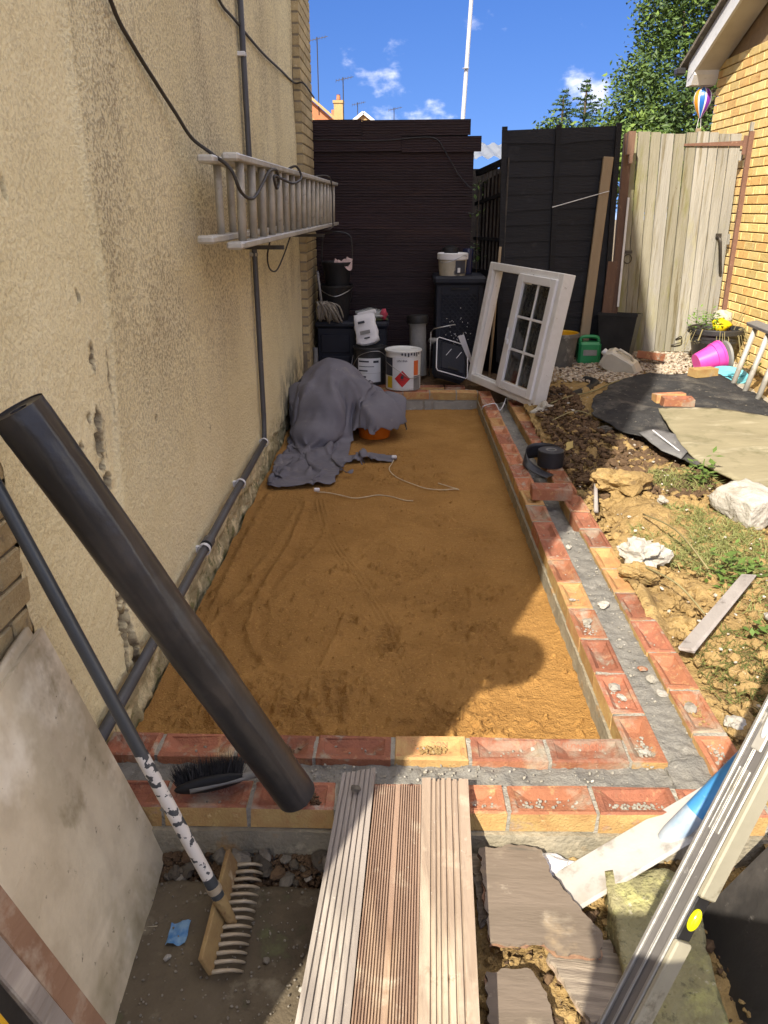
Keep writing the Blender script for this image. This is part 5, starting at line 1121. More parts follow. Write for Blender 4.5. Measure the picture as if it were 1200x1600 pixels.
sheet('felt_offcut', [(1.52,4.78), (1.66,4.86), (1.73,4.72), (1.70,4.40), (1.63,4.30), (1.56,4.45)], lambda x, y: zb(x, y)+.088, .004, 'felt_grey', 'grey ribbed felt offcut tucked under the pale board', 'offcut', amp=.006, seed=2, sm=1, rag=.004)
loose_brick('front one of two frogged bricks side by side on the felt mat', (1.985,5.46,.205), 'rr', rad(-4), rad(4)); loose_brick('rear one of two frogged bricks side by side on the mat', (1.965,5.60,.205), 'om', rad(3), rad(-5), rad(-2))
loose_brick('buff brick lying by itself at the far edge of the mat', (2.44,6.24,.20), 'yy', rad(20), math.pi); loose_brick('dark red brick on the gravel beside the white jerrycan', (2.22,6.92,.21), 'rr', rad(-48), rad(170))
t = thing('rubble_bucket', 'mortar stained bucket with yellow inside behind the window', 'bucket', (1.42,6.98,.13))
pm('bucket_stained', (.14,.135,.12), (.075,.075,.072), 6, .7, .3, 50, spots=[((.36,.35,.31), 10, .58, .74, (1,1,.5))]); pm('yellow_plastic', (.62,.36,.02), (.55,.30,.015), 7, .45)
m = MB(); c = (1.42,6.98,.135); m.lathe([(.125,0), (.155,.27), (.166,.27), (.166,.30), (.158,.302)], c, n=36); m.build('body', 'bucket_stained', t, auto=35)
m = MB(); m.lathe([(.158,.302), (.150,.295), (.13,.10), (.02,.09)], c, n=36, cap0=False, cap1=True); m.build('inside', 'yellow_plastic', t, auto=35)
gcn = thing('plastic_can', 'green plastic can with carry handle beside the square planter', 'can', (1.70,7.04,.14)); pm('green_plastic', (.012,.24,.085), (.01,.18,.065), 6, .4, spec=.5)
m = MB(); m.box((1.70,7.06,.245), (.20,.13,.20), ch=.02); m.build('body', 'green_plastic', gcn)
m = MB(); m.tube([tuple(p) for p in smoothpath([(1.62,7.06,.335), (1.63,7.06,.38), (1.70,7.06,.39), (1.77,7.06,.38), (1.785,7.06,.335)], 5)], .016, 8); m.build('handle', 'green_plastic', gcn, smooth=True)
m = MB(); m.lathe([(.025,0), (.025,.03)], (1.625,7.09,.34), n=14, cap1=True); m.build('cap', 'plastic_black', gcn)
m = MB(); m.box((1.70,6.992,.255), (.12,.003,.05)); m.build('label', 'plastic_grey', gcn)
pl = thing('square_planter', 'empty black square planter standing askew in front of the gate', 'planter', (1.97,7.12,.15))
R = Matrix.Rotation(rad(-24), 3, 'Z') @ Matrix.Rotation(rad(-5), 3, 'X')
def planter(w0, w1, h, t):
    m = MB(); rings = [(w0,0), (w1,h), (w1+.012,h), (w1+.012,h+.025), (w1-.008,h+.025), (w0-.008,.03)]; V = []
    for w, z in rings: V += [R @ Vector((x*w/2, y*w/2, z))+Vector((1.97,7.14,.16)) for x, y in ((-1,-1),(1,-1),(1,1),(-1,1))]
    F = [(3,2,1,0)]+[(i*4+k, i*4+(k+1) % 4, i*4+4+(k+1) % 4, i*4+4+k) for i in range(5) for k in range(4)]+[(20,21,22,23)]; m.add(V, F); return m
planter(.25,.335,.40,0).build('body', 'plastic_black', pl)
pm('jerry_white', (.56,.53,.46), (.47,.44,.37), 5, .4, .05, 30, spots=[((.35,.28,.18), 8, .66, .76)], sub=.3)
jc = thing('jerrycan', 'translucent white jerrycan lying on its side on the gravel', 'jerrycan', (1.90,6.78,.13))
JR = Euler((rad(8), rad(26), rad(-28))).to_matrix(); jo = Vector((1.90,6.66,.205))
prof = [(-.17,-.06), (-.17,.05), (-.13,.085), (.09,.085), (.17,.03), (.17,-.06), (.15,-.085), (-.14,-.085)]
m = MB(); V = []; 
for y, s in ((-.075,.86), (-.06,1), (.06,1), (.075,.86)): V += [JR @ Vector((a*s, y, b*s))+jo for a, b in prof]
n = len(prof); F = [tuple(range(n)), tuple(range(3*n, 4*n))[::-1]]+[(r*n+k, r*n+n+k, r*n+n+(k+1) % n, r*n+(k+1) % n) for r in range(3) for k in range(n)]; m.add(V, F); m.build('body', 'jerry_white', jc)
m = MB(); m.lathe([(.028,0), (.028,.035), (.022,.04)], tuple(JR @ Vector((-.165,0,.02))+jo), tuple(JR @ Vector((-1,0,.3))), 14, cap1=True); m.build('cap', 'white_board', jc)
m = MB(); m.tube([tuple(JR @ Vector(p)+jo) for p in ((-.10,0,.075), (-.08,0,.11), (.03,0,.11), (.06,0,.08))], .013, 8); m.build('handle', 'jerry_white', jc, smooth=True)
# big pot with plants
bp = thing('patio_pot', 'big black ribbed pot of trailing plants beside the brick house', 'pot', (2.80,7.02,.14)); pc = (2.80,7.02,.145)
pm('pot_black', (.022,.022,.024), (.035,.035,.037), 6, .4, .1, 50, spots=[((.12,.11,.1), 12, .66, .76)], spec=.5)
m = MB(); m.lathe([(.15,0), (.20,.21), (.205,.215), (.205,.24), (.21,.245), (.212,.27), (.222,.28), (.238,.29), (.24,.325), (.232,.335), (.222,.33), (.21,.29)], pc, n=44); m.build('pot', 'pot_black', bp, auto=35)
m = MB(); m.lathe([(.212,.285), (.15,.30), (.02,.31)], pc, n=24, cap0=False, cap1=True); m.build('compost', 'dark_soil', bp)
def plant(mb, c, n, h, spread, size, rng, lean=(0,0,0)):
    for _ in range(n):
        a = rng.random()*6.28; r = spread*rng.random()**.5; e = np.array(c)+np.array((r*math.cos(a), r*math.sin(a), h*(.4+.6*rng.random())*(1-.35*r/spread)))+np.array(lean)*rng.random()
        for _ in range(3):
            p = e+rng.normal(size=3)*size*.8; d = rng.normal(size=3); d[2] = abs(d[2])*.3; d /= np.linalg.norm(d); w = np.cross(d, (0,0,1.)); w /= np.linalg.norm(w)+1e-9; s = size*rng.uniform(.6,1.3)
            mb.add([p, p+d*s*.5+w*s*.28, p+d*s, p+d*s*.5-w*s*.28], [(0,1,2,3)])
pm('leaf_fresh', (.16,.30,.05), (.10,.21,.035), 9, .5); pm('leaf_dry', (.30,.26,.13), (.2,.17,.08), 9, .8); pm('weed_green', (.12,.20,.04), (.08,.14,.03), 9, .6)
m = MB(); plant(m, (2.67,6.94,.42), 90, .26, .12, .035, np.random.default_rng(1)); m.build('foliage', 'leaf_fresh', bp)['kind'] = 'stuff'
m = MB(); rg = np.random.default_rng(4)
for k in range(26):
    a = rg.uniform(2.8,6.4); b = np.array((2.80+.20*math.cos(a), 7.02+.20*math.sin(a), .46)); e = b+np.array((.10*math.cos(a), .10*math.sin(a), -.05-.16*rg.random())); m.tube([tuple(b), tuple((b+e)/2+np.array((0,0,.06))), tuple(e)], .0025, 4); plant(m, tuple(e-np.array((0,0,.03))), 4, .05, .03, .016, rg)
m.build('trailing_stems', 'leaf_dry', bp)['kind'] = 'stuff'
m = MB(); m.tube([(2.95,7.0,.46), (2.99,6.97,.62), (3.0,6.95,.68)], .003, 4); m.tube([(2.90,7.0,.46), (2.93,6.99,.60)], .003, 4); m.build('bare_twigs', 'leaf_dry', bp)
m = MB(); V, F = ICO[2]; m.add(V*np.array((.085,.05,.055))*(1+.3*fbm(V[:,0]*2, V[:,1]*2, V[:,2]*2, 3))[:,None]+np.array((2.80,6.92,.515)), F); yb = tag(m.build('yellow_packet', pm('packet_yellow', (.75,.62,.02), (.7,.55,.02), 8, .4), loc=(2.80,6.92,.46), smooth=True), 'bright yellow packet lying in the black patio pot', 'packet')
m = MB(); m.rock((2.84,7.03,.56), .085, sub=3, flat=.8, rough=.5); tag(m.build('pale_stone', pm('stone_pale', (.50,.46,.38), (.38,.35,.29), 10, .9, .5, 60), loc=(2.84,7.03,.48), smooth=True), 'pale knobbly stone in the black patio pot', 'stone')
# pink pot on its side
pk = thing('pink_pot', 'bright pink plastic flowerpot lying on its side', 'pot', (2.66,6.70,.13)); ax = (.93,.12,.30); pm('pink_plastic', (.75,.08,.42), (.68,.06,.36), 6, .4, .03, 30, spec=.5)
m = MB(); o_ = (2.54,6.68,.225); m.lathe([(.078,0), (.108,.15), (.118,.15), (.124,.22), (.118,.222), (.105,.15), (.075,.02)], o_, ax, n=36, cap1=True); m.build('pot', 'pink_plastic', pk, auto=35)
m = MB(); m.lathe([(.121,.20), (.128,.202), (.128,.222), (.12,.222)], o_, ax, n=36, cap0=False); m.build('rim', 'pink_plastic', pk, auto=35)
m = MB(); m.lathe([(.09,0), (.135,.012), (.14,.03), (.12,.03)], (2.765,6.70,.27), (.96,.1,.12), n=32); tag(m.build('black_saucer', 'plastic_grey', loc=(2.77,6.70,.13), auto=35), 'dark grey saucer standing against the pink pot mouth', 'saucer')
tq = thing('turquoise_lid', 'shallow turquoise tray lid beside the fallen ladder', 'tray', (2.72,6.38,.14)); pm('turquoise', (.16,.50,.58), (.12,.42,.50), 6, .4)
m = MB(); m.lathe([(.12,0), (.15,.025), (.16,.025), (.16,.035), (.15,.037), (.115,.012)], (2.72,6.42,.145), (-.05,-.3,1), n=32, cap1=True); m.build('dish', 'turquoise', tq, auto=35)
for a in (0, 1.57):
    m = MB(); m.bar((2.72-.13*math.cos(a), 6.42-.13*math.sin(a)*.95, .175-.13*math.sin(a)*-.29), (2.72+.13*math.cos(a), 6.42+.13*math.sin(a)*.95, .175+.13*math.sin(a)*-.29+.0), .02, .012); m.build('rib', 'turquoise', tq)
# aluminium ladder lying at the right edge
l2 = thing('lying_ladder', 'aluminium ladder with grey rails propped at the right edge', 'ladder', (2.6,5.8,.1)); pm('rail_grey', (.20,.20,.205), (.14,.14,.145), 8, .5, .1, 50, spots=[((.35,.34,.33), 16, .62, .74)])
P0, P1, up_ = np.array((2.625,6.20,.125)), np.array((2.60,4.9,.10)), np.array((.13,.03,.50))
for nm, o_ in (('rail', np.zeros(3)), ('rail', up_)):
    m = MB(); m.bar(tuple(P0+o_), tuple(P1+o_), .085, .028, up=(-.2,0,1), ch=.004); m.build(nm, 'rail_grey', l2)
for k in range(5):
    p = P0+(P1-P0)*((.10+.24*k)/1.3); m = MB(); m.tube([tuple(p), tuple(p+up_)], .021, 10); m.build('rung', 'aluminium', l2, smooth=True)
m = MB(); m.bar(tuple(P0+np.array((.12,.05,-.0))), tuple(P1+np.array((.12,.05,-.0))), .08, .03, ch=.003); m.build('rail', 'aluminium', l2)
# black pipe coil end under the window
m = MB(); m.tube([tuple(p) for p in smoothpath([(1.16,6.35,.10), (1.13,6.15,.08), (1.18,6.0,.07), (1.32,6.0,.08), (1.48,6.12,.10), (1.6,6.3,.12), (1.55,6.45,.12)], 6)], .038, 12); tag(m.build('black_hose', 'plastic_black', loc=(1.3,6.1,.08), smooth=True), 'thick black hose curled on the ground under the window', 'hose')
m = MB(); m.tube([tuple(p) for p in smoothpath([(1.13,5.70,.10), (1.3,5.85,.12), (1.5,5.98,.13), (1.75,6.25,.15), (2.0,6.44,.16), (2.15,6.5,.15)], 6)], .006, 6); tag(m.build('dry_twig', 'leaf_dry', loc=(1.5,6,.1), smooth=True), 'long thin dry twig across the gravel edge', 'twig')

# ================================================================== FOREGROUND
pm('deck_grey', (.37,.325,.29), (.25,.22,.195), 6, .9, .5, 70, stretch=(1,.10,1), spots=[((.56,.51,.44), 5, .56, .7, (1,.12,1)), ((.15,.12,.11), 9, .64, .74, (1,.1,1)), ((.62,.57,.48), 36, .68, .74)], spec=.2)
pm('deck_brown', (.355,.24,.175), (.265,.175,.125), 6, .9, .5, 70, stretch=(1,.10,1), spots=[((.56,.42,.29), 5, .55, .72, (1,.15,1)), ((.24,.14,.08), 9, .62, .74, (1,.08,1)), ((.52,.43,.32), 7, .56, .70), ((.60,.53,.42), 32, .66, .72)], spec=.2)
pm('deck_tan', (.41,.315,.24), (.31,.235,.175), 6, .9, .5, 70, stretch=(1,.10,1), spots=[((.64,.55,.42), 5, .52, .7, (1,.15,1)), ((.27,.18,.11), 9, .64, .74, (1,.08,1)), ((.55,.46,.35), 6, .55, .70), ((.22,.15,.10), 9, .62, .72), ((.62,.56,.47), 32, .66, .73)], spec=.2)
def deck(lab, mat, y1, xl1, xr1, y0, xl0, xr0, z1, z0, ribs, T=.028, roll=0.0):
    """grooved board from its far end y1 to the near end y0; ribs: list of (width share, raised)"""
    prof = [(0,0)]; tot = sum(w for w, _ in ribs); a = 0; out = []
    for w, up in ribs:
        b = a+w/tot
        out += [(a+.0015 if up else a, 0 if up else -.0065), (b-.0015 if up else b, 0 if up else -.0065)]; a = b
    prof = out; N = len(prof); n = 46; m = MB(); k0 = len(prof)+2; V = []
    for i in range(n+1):
        t = i/n; y = y1+(y0-y1)*t; xl, xr, zz = xl1+(xl0-xl1)*t, xr1+(xr0-xr1)*t, z1+(z0-z1)*t
        row = [(0,-T)]+prof+[(1,-T)]
        for q, (u, d) in enumerate(row):
            wob = .0012*float(fbm(u*30, y*9, 3, 2)) if 0 < q < len(row)-1 else 0
            ee = .004*float(fbm(u*14+xl1*50, 3, 1, 2)) if i == 0 else 0
            V.append((xl+(xr-xl)*u, y+ee, zz+d+wob+roll*(u-.5)))
    F = []
    for i in range(n):
        for q in range(k0): F.append((i*k0+q, i*k0+(q+1) % k0, (i+1)*k0+(q+1) % k0, (i+1)*k0+q))
    F += [tuple(range(k0))[::-1], tuple(n*k0+q for q in range(k0))]; m.add(V, F); c = ((xl1+xr1)/2, (y0+y1)/2, z1)
    return tag(m.build('deck_board', mat, loc=c), lab, 'board', 'deck boards used as a ramp')
R7 = [(1.0,1),(.35,0)]*6+[(1.2,1)]
RF = [(.55,1),(.45,0)]*9+[(2.2,1),(.45,0)]+[(.55,1),(.45,0)]*8+[(.8,1)]
RR = [(2.4,1),(.5,0),(.8,1),(.5,0),(.6,1),(.5,0),(.9,1),(.5,0),(1.2,1),(.5,0),(1.1,1),(.5,0),(2.6,1)]
deck('grey grooved deck board, leftmost of the three', 'deck_grey', 1.692, -.150, -.060, .55, -.232, -.109, .034, -.055, R7, roll=.018)
deck('brown finely ribbed deck board between the other two', 'deck_brown', 1.640, -.058, .064, .55, -.107, .025, .033, -.035, RF)
deck('pale tan grooved deck board, rightmost of the three', 'deck_tan', 1.664, .066, .190, .55, .026, .144, .035, -.033, RR)

# black membrane roll leaning on the wall
pm('roll_black', (.020,.020,.022), (.032,.031,.033), 5, .34, .35, 14, spots=[((.065,.055,.048), 5, .54, .78), ((.16,.14,.12), 40, .70, .75)], spec=.6)
ra, rb = np.array((-.735,1.43,1.105)), np.array((-.262,1.590,.036)); n = 90; k = 64; RSEAM = 2.4; rd = basis(rb-ra); P = np.zeros((k, n, 3))
for j in range(n):
    t = j/(n-1); c = ra+(rb-ra)*t; r = .054-.002*t
    for i in range(k):
        a = 2*math.pi*i/k; rr = r*(1+.02*float(fbm(math.cos(a)*1.5, math.sin(a)*1.5, t*7, 3))+.05*math.exp(-((a-RSEAM-t*.5+.10*math.sin(t*9))/.07)**2)+.03*float((1-abs(fbm(math.cos(a)*1.2+t*3, math.sin(a)*1.2-t*4, t*3, 2)))**6))*(1 if .02 < t < .98 else .985)
        P[i, j] = c+rd[0]*math.cos(a)*rr+rd[1]*math.sin(a)*rr
rl = thing('membrane_roll', 'long thick black membrane roll leaning on the rendered wall', 'membrane roll', tuple(rb))
m = MB(); m.grid(P, wrapu=True); m.build('outer_wrap', 'roll_black', rl, smooth=True)
for e, s in ((ra, 1), (rb, -1)):
    m = MB(); D = (rb-ra)/np.linalg.norm(rb-ra)*s; m.lathe([(.052,.003), (.04,.006), (.018,.004), (.016,.05)], tuple(e), tuple(D), 30, cap0=False, cap1=True); m.build('end', 'roll_black', rl, auto=40)

# rake
pm('rake_rust', (.36,.25,.11), (.27,.165,.075), 14, .85, .4, 90, spots=[((.50,.40,.26), 20, .58, .72), ((.2,.1,.05), 30, .64, .72)], metal=.1)
pm('tine_steel', (.50,.44,.34), (.38,.30,.2), 16, .6, .2, 60, metal=.3); pm('handle_dark', (.045,.052,.058), (.06,.068,.075), 6, .35, .05, 40, spec=.55)
def peeling():
    m = bpy.data.materials.new('peeling_white'); m.use_nodes = True; MATS['peeling_white'] = m; n, l = m.node_tree.nodes, m.node_tree.links; b = n['Principled BSDF']; b.inputs['Roughness'].default_value = .6
    tc = n.new('ShaderNodeTexCoord'); t = n.new('ShaderNodeTexNoise'); t.inputs['Scale'].default_value = 38; t.inputs['Detail'].default_value = 6; l.new(tc.outputs['Object'], t.inputs['Vector'])
    r = n.new('ShaderNodeValToRGB'); r.color_ramp.interpolation = 'CONSTANT'; r.color_ramp.elements[0].color = (.68,.64,.58,1); r.color_ramp.elements[1].position = .55; r.color_ramp.elements[1].color = (.06,.065,.07,1)
    l.new(t.outputs[0], r.inputs[0]); l.new(r.outputs[0], b.inputs['Base Color'])
peeling()
rk = thing('garden_rake', 'rusty garden rake with peeling white handle on the concrete slab', 'rake', (-.40, 1.38, -.16))
hb, ht = np.array((-.405,1.352,-.105)), np.array((-.79,1.40,.96)); hd = ht-hb
def seg(t0, t1, r0, r1, nm, mat): m = MB(); m.tube([tuple(hb+hd*(t0+(t1-t0)*q/4)) for q in range(5)], [r0+(r1-r0)*q/4 for q in range(5)], 14); m.build(nm, mat, rk, auto=40)
seg(.10,.42,.0148,.0148,'painted_shaft','peeling_white'); seg(.42,1.12,.0145,.0145,'shaft','handle_dark'); seg(.03,.10,.0155,.015,'collar','handle_dark'); seg(.06,.075,.0175,.0175,'ferrule_ring','tine_steel')
seg(-.03,.045,.012,.0165,'socket','rake_rust')
ha, hbk = np.array((-.425,1.215,-.115)), np.array((-.425,1.515,-.100)); ax_ = (hbk-ha)/np.linalg.norm(hbk-ha)
m = MB(); m.bar(tuple(ha), tuple(hbk), .012, .058, up=(-.35,0,1), ch=.002); m.build('head_bar', 'rake_rust', rk)
for i in range(14):
    p = ha+(hbk-ha)*(.02+.96*i/13)
    m = MB(); q = p+np.array((.012,0,-.022)); m.tube([tuple(x) for x in smoothpath([q, q+(.018,.0,.004), q+(.040,.004,.002), q+(.056,.012,-.010), q+(.064,.022,-.026)], 3)], [.0054,.0054,.0053,.0052,.005,.0048,.0046,.0044,.0042,.0039,.0036,.0032,.0028], 6); m.build('tine', 'tine_steel', rk, smooth=True)

# hand brush lying on the front wall
bs = thing('hand_brush', 'black bristled hand brush lying on the front brick wall', 'brush', (-.50,1.66,.0)); pm('bristle', (.012,.013,.016), (.02,.02,.024), 40, .7)
bo = np.array((-.505,1.655,.035)); bd = np.array((.93,.30,.0)); bd /= np.linalg.norm(bd); bn = np.array((-.30,.93,0)); rg = np.random.default_rng(6)
m = MB()
for _ in range(2600):
    u, v = rg.uniform(-1,1), rg.uniform(-1,1)
    if u*u+v*v > 1: continue
    b = bo+bd*u*.085+np.array((0,0,v*.016))-bn*.02; e = b+bn*(.048+.01*rg.random())+np.array((0,0,.012+.03*rg.random()))+rg.normal(size=3)*.008+bd*u*.02
    w = rg.normal(size=3)*.0010; m.add([b-w, b+w, e], [(0,1,2)])
m.build('bristles', 'bristle', bs)['kind'] = 'stuff'
m = MB(); V, F = ICO[3]; m.add(V[:, :1]*bd*.095+V[:, 1:2]*bn*.014+V[:, 2:]*np.array((0,0,.024))+bo-bn*.026, F); m.build('back', 'plastic_black', bs, smooth=True)
m = MB(); hs_ = bo-bn*.026+bd*.085; m.tube([tuple(x) for x in smoothpath([hs_, hs_+bd*.03+(0,0,.004), hs_+bd*.06+(0,0,.006), hs_+bd*.15+(0,0,.004)], 4)], [.010]*4+[.011]*4+[.0135]*5, 10); m.build('handle', 'plastic_grey', bs, smooth=True)
m = MB(); m.tube([tuple(hs_+bd*q-bn*.006*(1-q/.1)) for q in (-.14,-.07,0,.05)], .006, 6); m.build('pale_edge', 'plastic_grey', bs, smooth=True)

# big pale board leaning at the left
pm('board_pale', (.68,.59,.43), (.52,.44,.31), 4.5, .85, .35, 30, spots=[((.84,.77,.62), 3.2, .52, .66), ((.33,.27,.17), 5, .56, .70), ((.20,.17,.12), 34, .65, .72), ((.34,.29,.18), 2.0, .50, .66)], lo=.38, hi=.6, spec=.25)
bdA, bdB = np.array((-.845,1.50,.585)), np.array((-.640,1.555,-.168)); yb_ = np.array((-.03,-1.0,-.0))
bx = bdB-bdA; bxl = np.linalg.norm(bx); bx /= bxl; by_ = np.array((.045,-1.,.0)); by_ -= bx*(by_@bx); by_ /= np.linalg.norm(by_); bn_ = np.cross(bx, by_)
def leaning_board():
    nx, ny = 46, 60; P = np.zeros((nx, ny, 3))
    for i in range(nx):
        for j in range(ny):
            u, v = i/(nx-1), j/(ny-1); e = .010*float(fbm(u*7, v*0+3, 2, 3)) if j == 0 else 0; e2 = .008*float(fbm(v*7, 5, 2, 3)) if i in (0, nx-1) else 0
            P[i, j] = bdA+bx*(u*bxl+e2)+by_*(v*1.25+e)+bn_*(.004*float(fbm(u*5, v*8, 1, 3))+.03*math.sin(v*3.1)*u*(1-u))
    return P
lb_ = thing('leaning_board', 'large pale stained board leaning at the lower left', 'board', tuple(bdB))
o = big('sheet', leaning_board(), 'board_pale', lb_); md = o.modifiers.new('t', 'SOLIDIFY'); md.thickness = .012; md.offset = 0
rg = np.random.default_rng(12)
for (t_, n_) in ((.83,9), (.80,5), (1.0,6)):
    for _ in range(n_):
        if t_ < 1: b = bdA+bx*bxl*(t_+.03*rg.normal())+bn_*.004; d = -by_*(.018+.02*rg.random())+bx*.012*rg.normal()
        else: b = bdA+bx*bxl*.985+by_*(.19+.05*rg.random()); d = np.array((.045*rg.random()+.015, .006*rg.normal(), .004))
        m = MB(); m.tube([tuple(b), tuple(b+d)], .0016, 4); m.build('frayed_splinter', 'white_cloth' if t_ < 1 else 'board_pale', lb_)
b2A = bdA+np.array((.012,.028,-.02)); 
b2 = MB(); b2.prism([(0,0), (bxl*.96,0), (bxl*.96,1.2), (0,1.2)], .012, tuple(bdA-bn_*.02-by_*.03+bx*.03), tuple(bx), tuple(by_)); tag(b2.build('backing_board', 'board_pale', loc=tuple(bdB-bn_*.03)), 'second grey board just behind the large pale board', 'board')
# rusty timber strips and yellow level at the very corner
pm('strip_rust', (.32,.19,.12), (.25,.14,.085), 5, .85, .4, 60, stretch=(1,.2,1), spots=[((.45,.36,.27), 8, .56, .72)])
def along(lab, nm, a, b, w, h, mat, cat, up=(.6,-.1,.8)):
    m = MB(); m.bar(a, b, w, h, up=up, ch=.003); return tag(m.build(nm, mat, loc=b), lab, cat)
along('rusty brown timber strip leaning in the bottom left corner', 'timber_strip', (-.745,.925,.60), (-.505,.985,-.165), .055, .016, 'strip_rust', 'timber')
along('grey brown timber strip below the rusty one in the corner', 'timber_strip', (-.735,.865,.585), (-.485,.925,-.165), .045, .016, 'deck_grey', 'timber')
pm('level_yellow', (.70,.40,.02), (.62,.34,.015), 5, .45)
along('orange yellow level edge poking in at the bottom left', 'yellow_level', (-.70,.75,.62), (-.46,.80,-.165), .05, .024, 'level_yellow', 'level')
along('black strip added for the dark gap between the strips and yellow level', 'gap_strip', (-.72,.81,.57), (-.478,.862,-.168), .05, .008, 'plastic_black', 'sheet')  # black strip put in to stand for the dark gap beside the level

# ---- bottom right: stone, trim, broken ply, blue pole, spirit level, dark panels
pm('stone_moss', (.33,.30,.17), (.23,.215,.115), 8, .95, .9, 90, spots=[((.40,.39,.17), 12, .50, .66), ((.12,.115,.07), 34, .56, .68), ((.46,.42,.31), 50, .62, .70)], spec=.15)
def rough_block(name, c, size, R, mat, lab, cat, n=17, amp=.018, seed=1):
    bm = bmesh.new(); bmesh.ops.create_cube(bm, size=1); bmesh.ops.subdivide_edges(bm, edges=bm.edges[:], cuts=n, use_grid_fill=True)
    for v in bm.verts:
        p = Vector((v.co.x*size[0], v.co.y*size[1], v.co.z*size[2])); k = max(abs(v.co.x), abs(v.co.y), abs(v.co.z)); corner = sorted((abs(v.co.x), abs(v.co.y), abs(v.co.z)))
        p *= 1-.05*max(0, corner[1]-.40)*10*.5
        d = amp*float(fbm(p.x*11+seed, p.y*11, p.z*11, 4)); v.co = R @ (p+p.normalized()*d)
    for f in bm.faces: f.smooth = True
    me = bpy.data.meshes.new(name); bm.to_mesh(me); bm.free(); me.materials.append(mt(mat)); o = bpy.data.objects.new(name, me); COL.objects.link(o); o.location = c; WLOC[o.name] = Vector(c); return tag(o, lab, cat)
rough_block('concrete_lump', (.60,1.235,-.150), (.20,.44,.17), Euler((rad(3), rad(-6), rad(-6))).to_matrix(), 'stone_moss', 'mossy yellow green concrete lump under the blue pole', 'concrete lump')
pm('trim_white', (.48,.47,.44), (.40,.385,.36), 5, .6, .15, 50, spots=[((.24,.22,.19), 10, .54, .66), ((.36,.32,.26), 3.5, .52, .70)])
m = MB(); m.bar((.415,1.435,-.115), (.86,1.60,.055), .125, .014, up=(-.30,.0,1), ch=.006); tag(m.build('white_offcut', 'trim_white', loc=(.5,1.47,-.09)), 'white plastic trim offcut propped on the front wall', 'offcut')
m = MB(); V, F = ICO[3]; m.add(V*np.array((.055,.035,.022))*(1+.45*np.abs(fbm(V[:,0]*3, V[:,1]*3, V[:,2]*3, 3)))[:,None]+np.array((.385,1.525,-.125)), F); tag(m.build('crumpled_paper', 'white_cloth', loc=(.385,1.525,-.15)), 'crumpled white paper on the soil beside the white offcut', 'paper')
pm('ply_grey', (.225,.18,.14), (.165,.132,.10), 9, .9, .25, 90, stretch=(.2,1,1), spots=[((.34,.29,.22), 9, .56, .72, (.6,1,1)), ((.40,.26,.12), 7, .70, .74), ((.12,.105,.085), 30, .64, .72, (.15,1,1)), ((.33,.25,.16), 5, .58, .70), ((.38,.33,.26), 11, .62, .70)], spec=.2)
pm('ply_red', (.24,.12,.075), (.33,.21,.13), 30, .9, .4, 80); pm('ply_stripe', (.36,.30,.23), (.22,.18,.14), 8, .9, .4, 60, stretch=(.3,6,1), lo=.45, hi=.55)
def plypiece(poly, z, tilt, t, mat, lab, seed, amp=.006, name='broken_board', edge=None):
    c = np.mean(np.array(poly), 0); R = Euler((tilt[0], tilt[1], 0)).to_matrix(); th = thing(name, lab, 'board', (c[0], c[1], z))
    for nm, p_, dz, tt, mm in (('face', ragged(poly, amp, seed), 0, t*.45, mat), ('core', ragged([(c[0]+(x-c[0])*1.004, c[1]+(y-c[1])*1.004) for x, y in poly], amp, seed+7), -t*.55, t*.5, edge or 'ply_red')):
        m = MB(); m.prism([(x-c[0], y-c[1]) for x, y in p_], tt); m.v = [tuple(R @ Vector((v[0], v[1], v[2]+dz))+Vector((c[0], c[1], z))) for v in m.v]; m.build(nm, mm, th)
plypiece([(.212,1.53), (.30,1.545), (.372,1.535), (.385,1.46), (.43,1.38), (.475,1.30), (.458,1.245), (.36,1.245), (.335,1.27), (.26,1.262), (.212,1.262)], -.088, (rad(2), rad(3)), .014, 'ply_grey', 'broken grey plywood piece lying beside the deck boards', 3)
plypiece([(.34,1.255), (.40,1.30), (.50,1.32), (.535,1.27), (.50,1.21), (.445,1.12), (.40,1.10)], -.125, (rad(-4), rad(8)), .018, 'ply_stripe', 'pale striped board end sticking out under the plywood', 5, .004, edge='deck_tan')
plypiece([(.20,1.215), (.30,1.225), (.325,1.15), (.345,1.02), (.19,1.02)], -.115, (rad(-2), rad(2)), .014, 'ply_grey', 'lower grey plywood scrap at the bottom edge', 9)
plypiece([(.195,1.555), (.225,1.56), (.30,1.50), (.24,1.40), (.20,1.35)], -.125, (rad(3), rad(-6)), .014, 'ply_stripe', 'narrow striped plank end between deck boards and plywood', 11, .004, edge='deck_grey')
pm('pole_blue', (.035,.21,.48), (.05,.27,.55), 6, .4, .1, 60, spots=[((.50,.52,.54), 9, .58, .68), ((.62,.62,.62), 40, .66, .72)], spec=.5)
pm('pole_worn', (.45,.46,.47), (.20,.33,.46), 9, .55, .1, 60, spots=[((.30,.29,.27), 14, .6, .72)])
bpA, bpB = np.array((.672,1.515,-.035)), np.array((1.42,1.70,.86)); bdv = bpB-bpA
bpo = thing('blue_pole', 'worn blue metal pole leaning out to the right', 'pole', tuple(bpA))
m = MB(); m.tube([tuple(bpA+bdv*t) for t in (.0,.008,.03,.10)], [.018,.025,.028,.028], 20); m.build('worn_end', 'pole_worn', bpo, auto=40)
m = MB(); m.tube([tuple(bpA+bdv*t) for t in (.10,.4,.7,1.0)], .028, 20); m.build('shaft', 'pole_blue', bpo, auto=40)
m = MB(); m.lathe([(.012,-.012), (.013,.0)], tuple(bpA), tuple(bdv), 12, cap1=True); m.build('end_plug', 'aluminium', bpo)
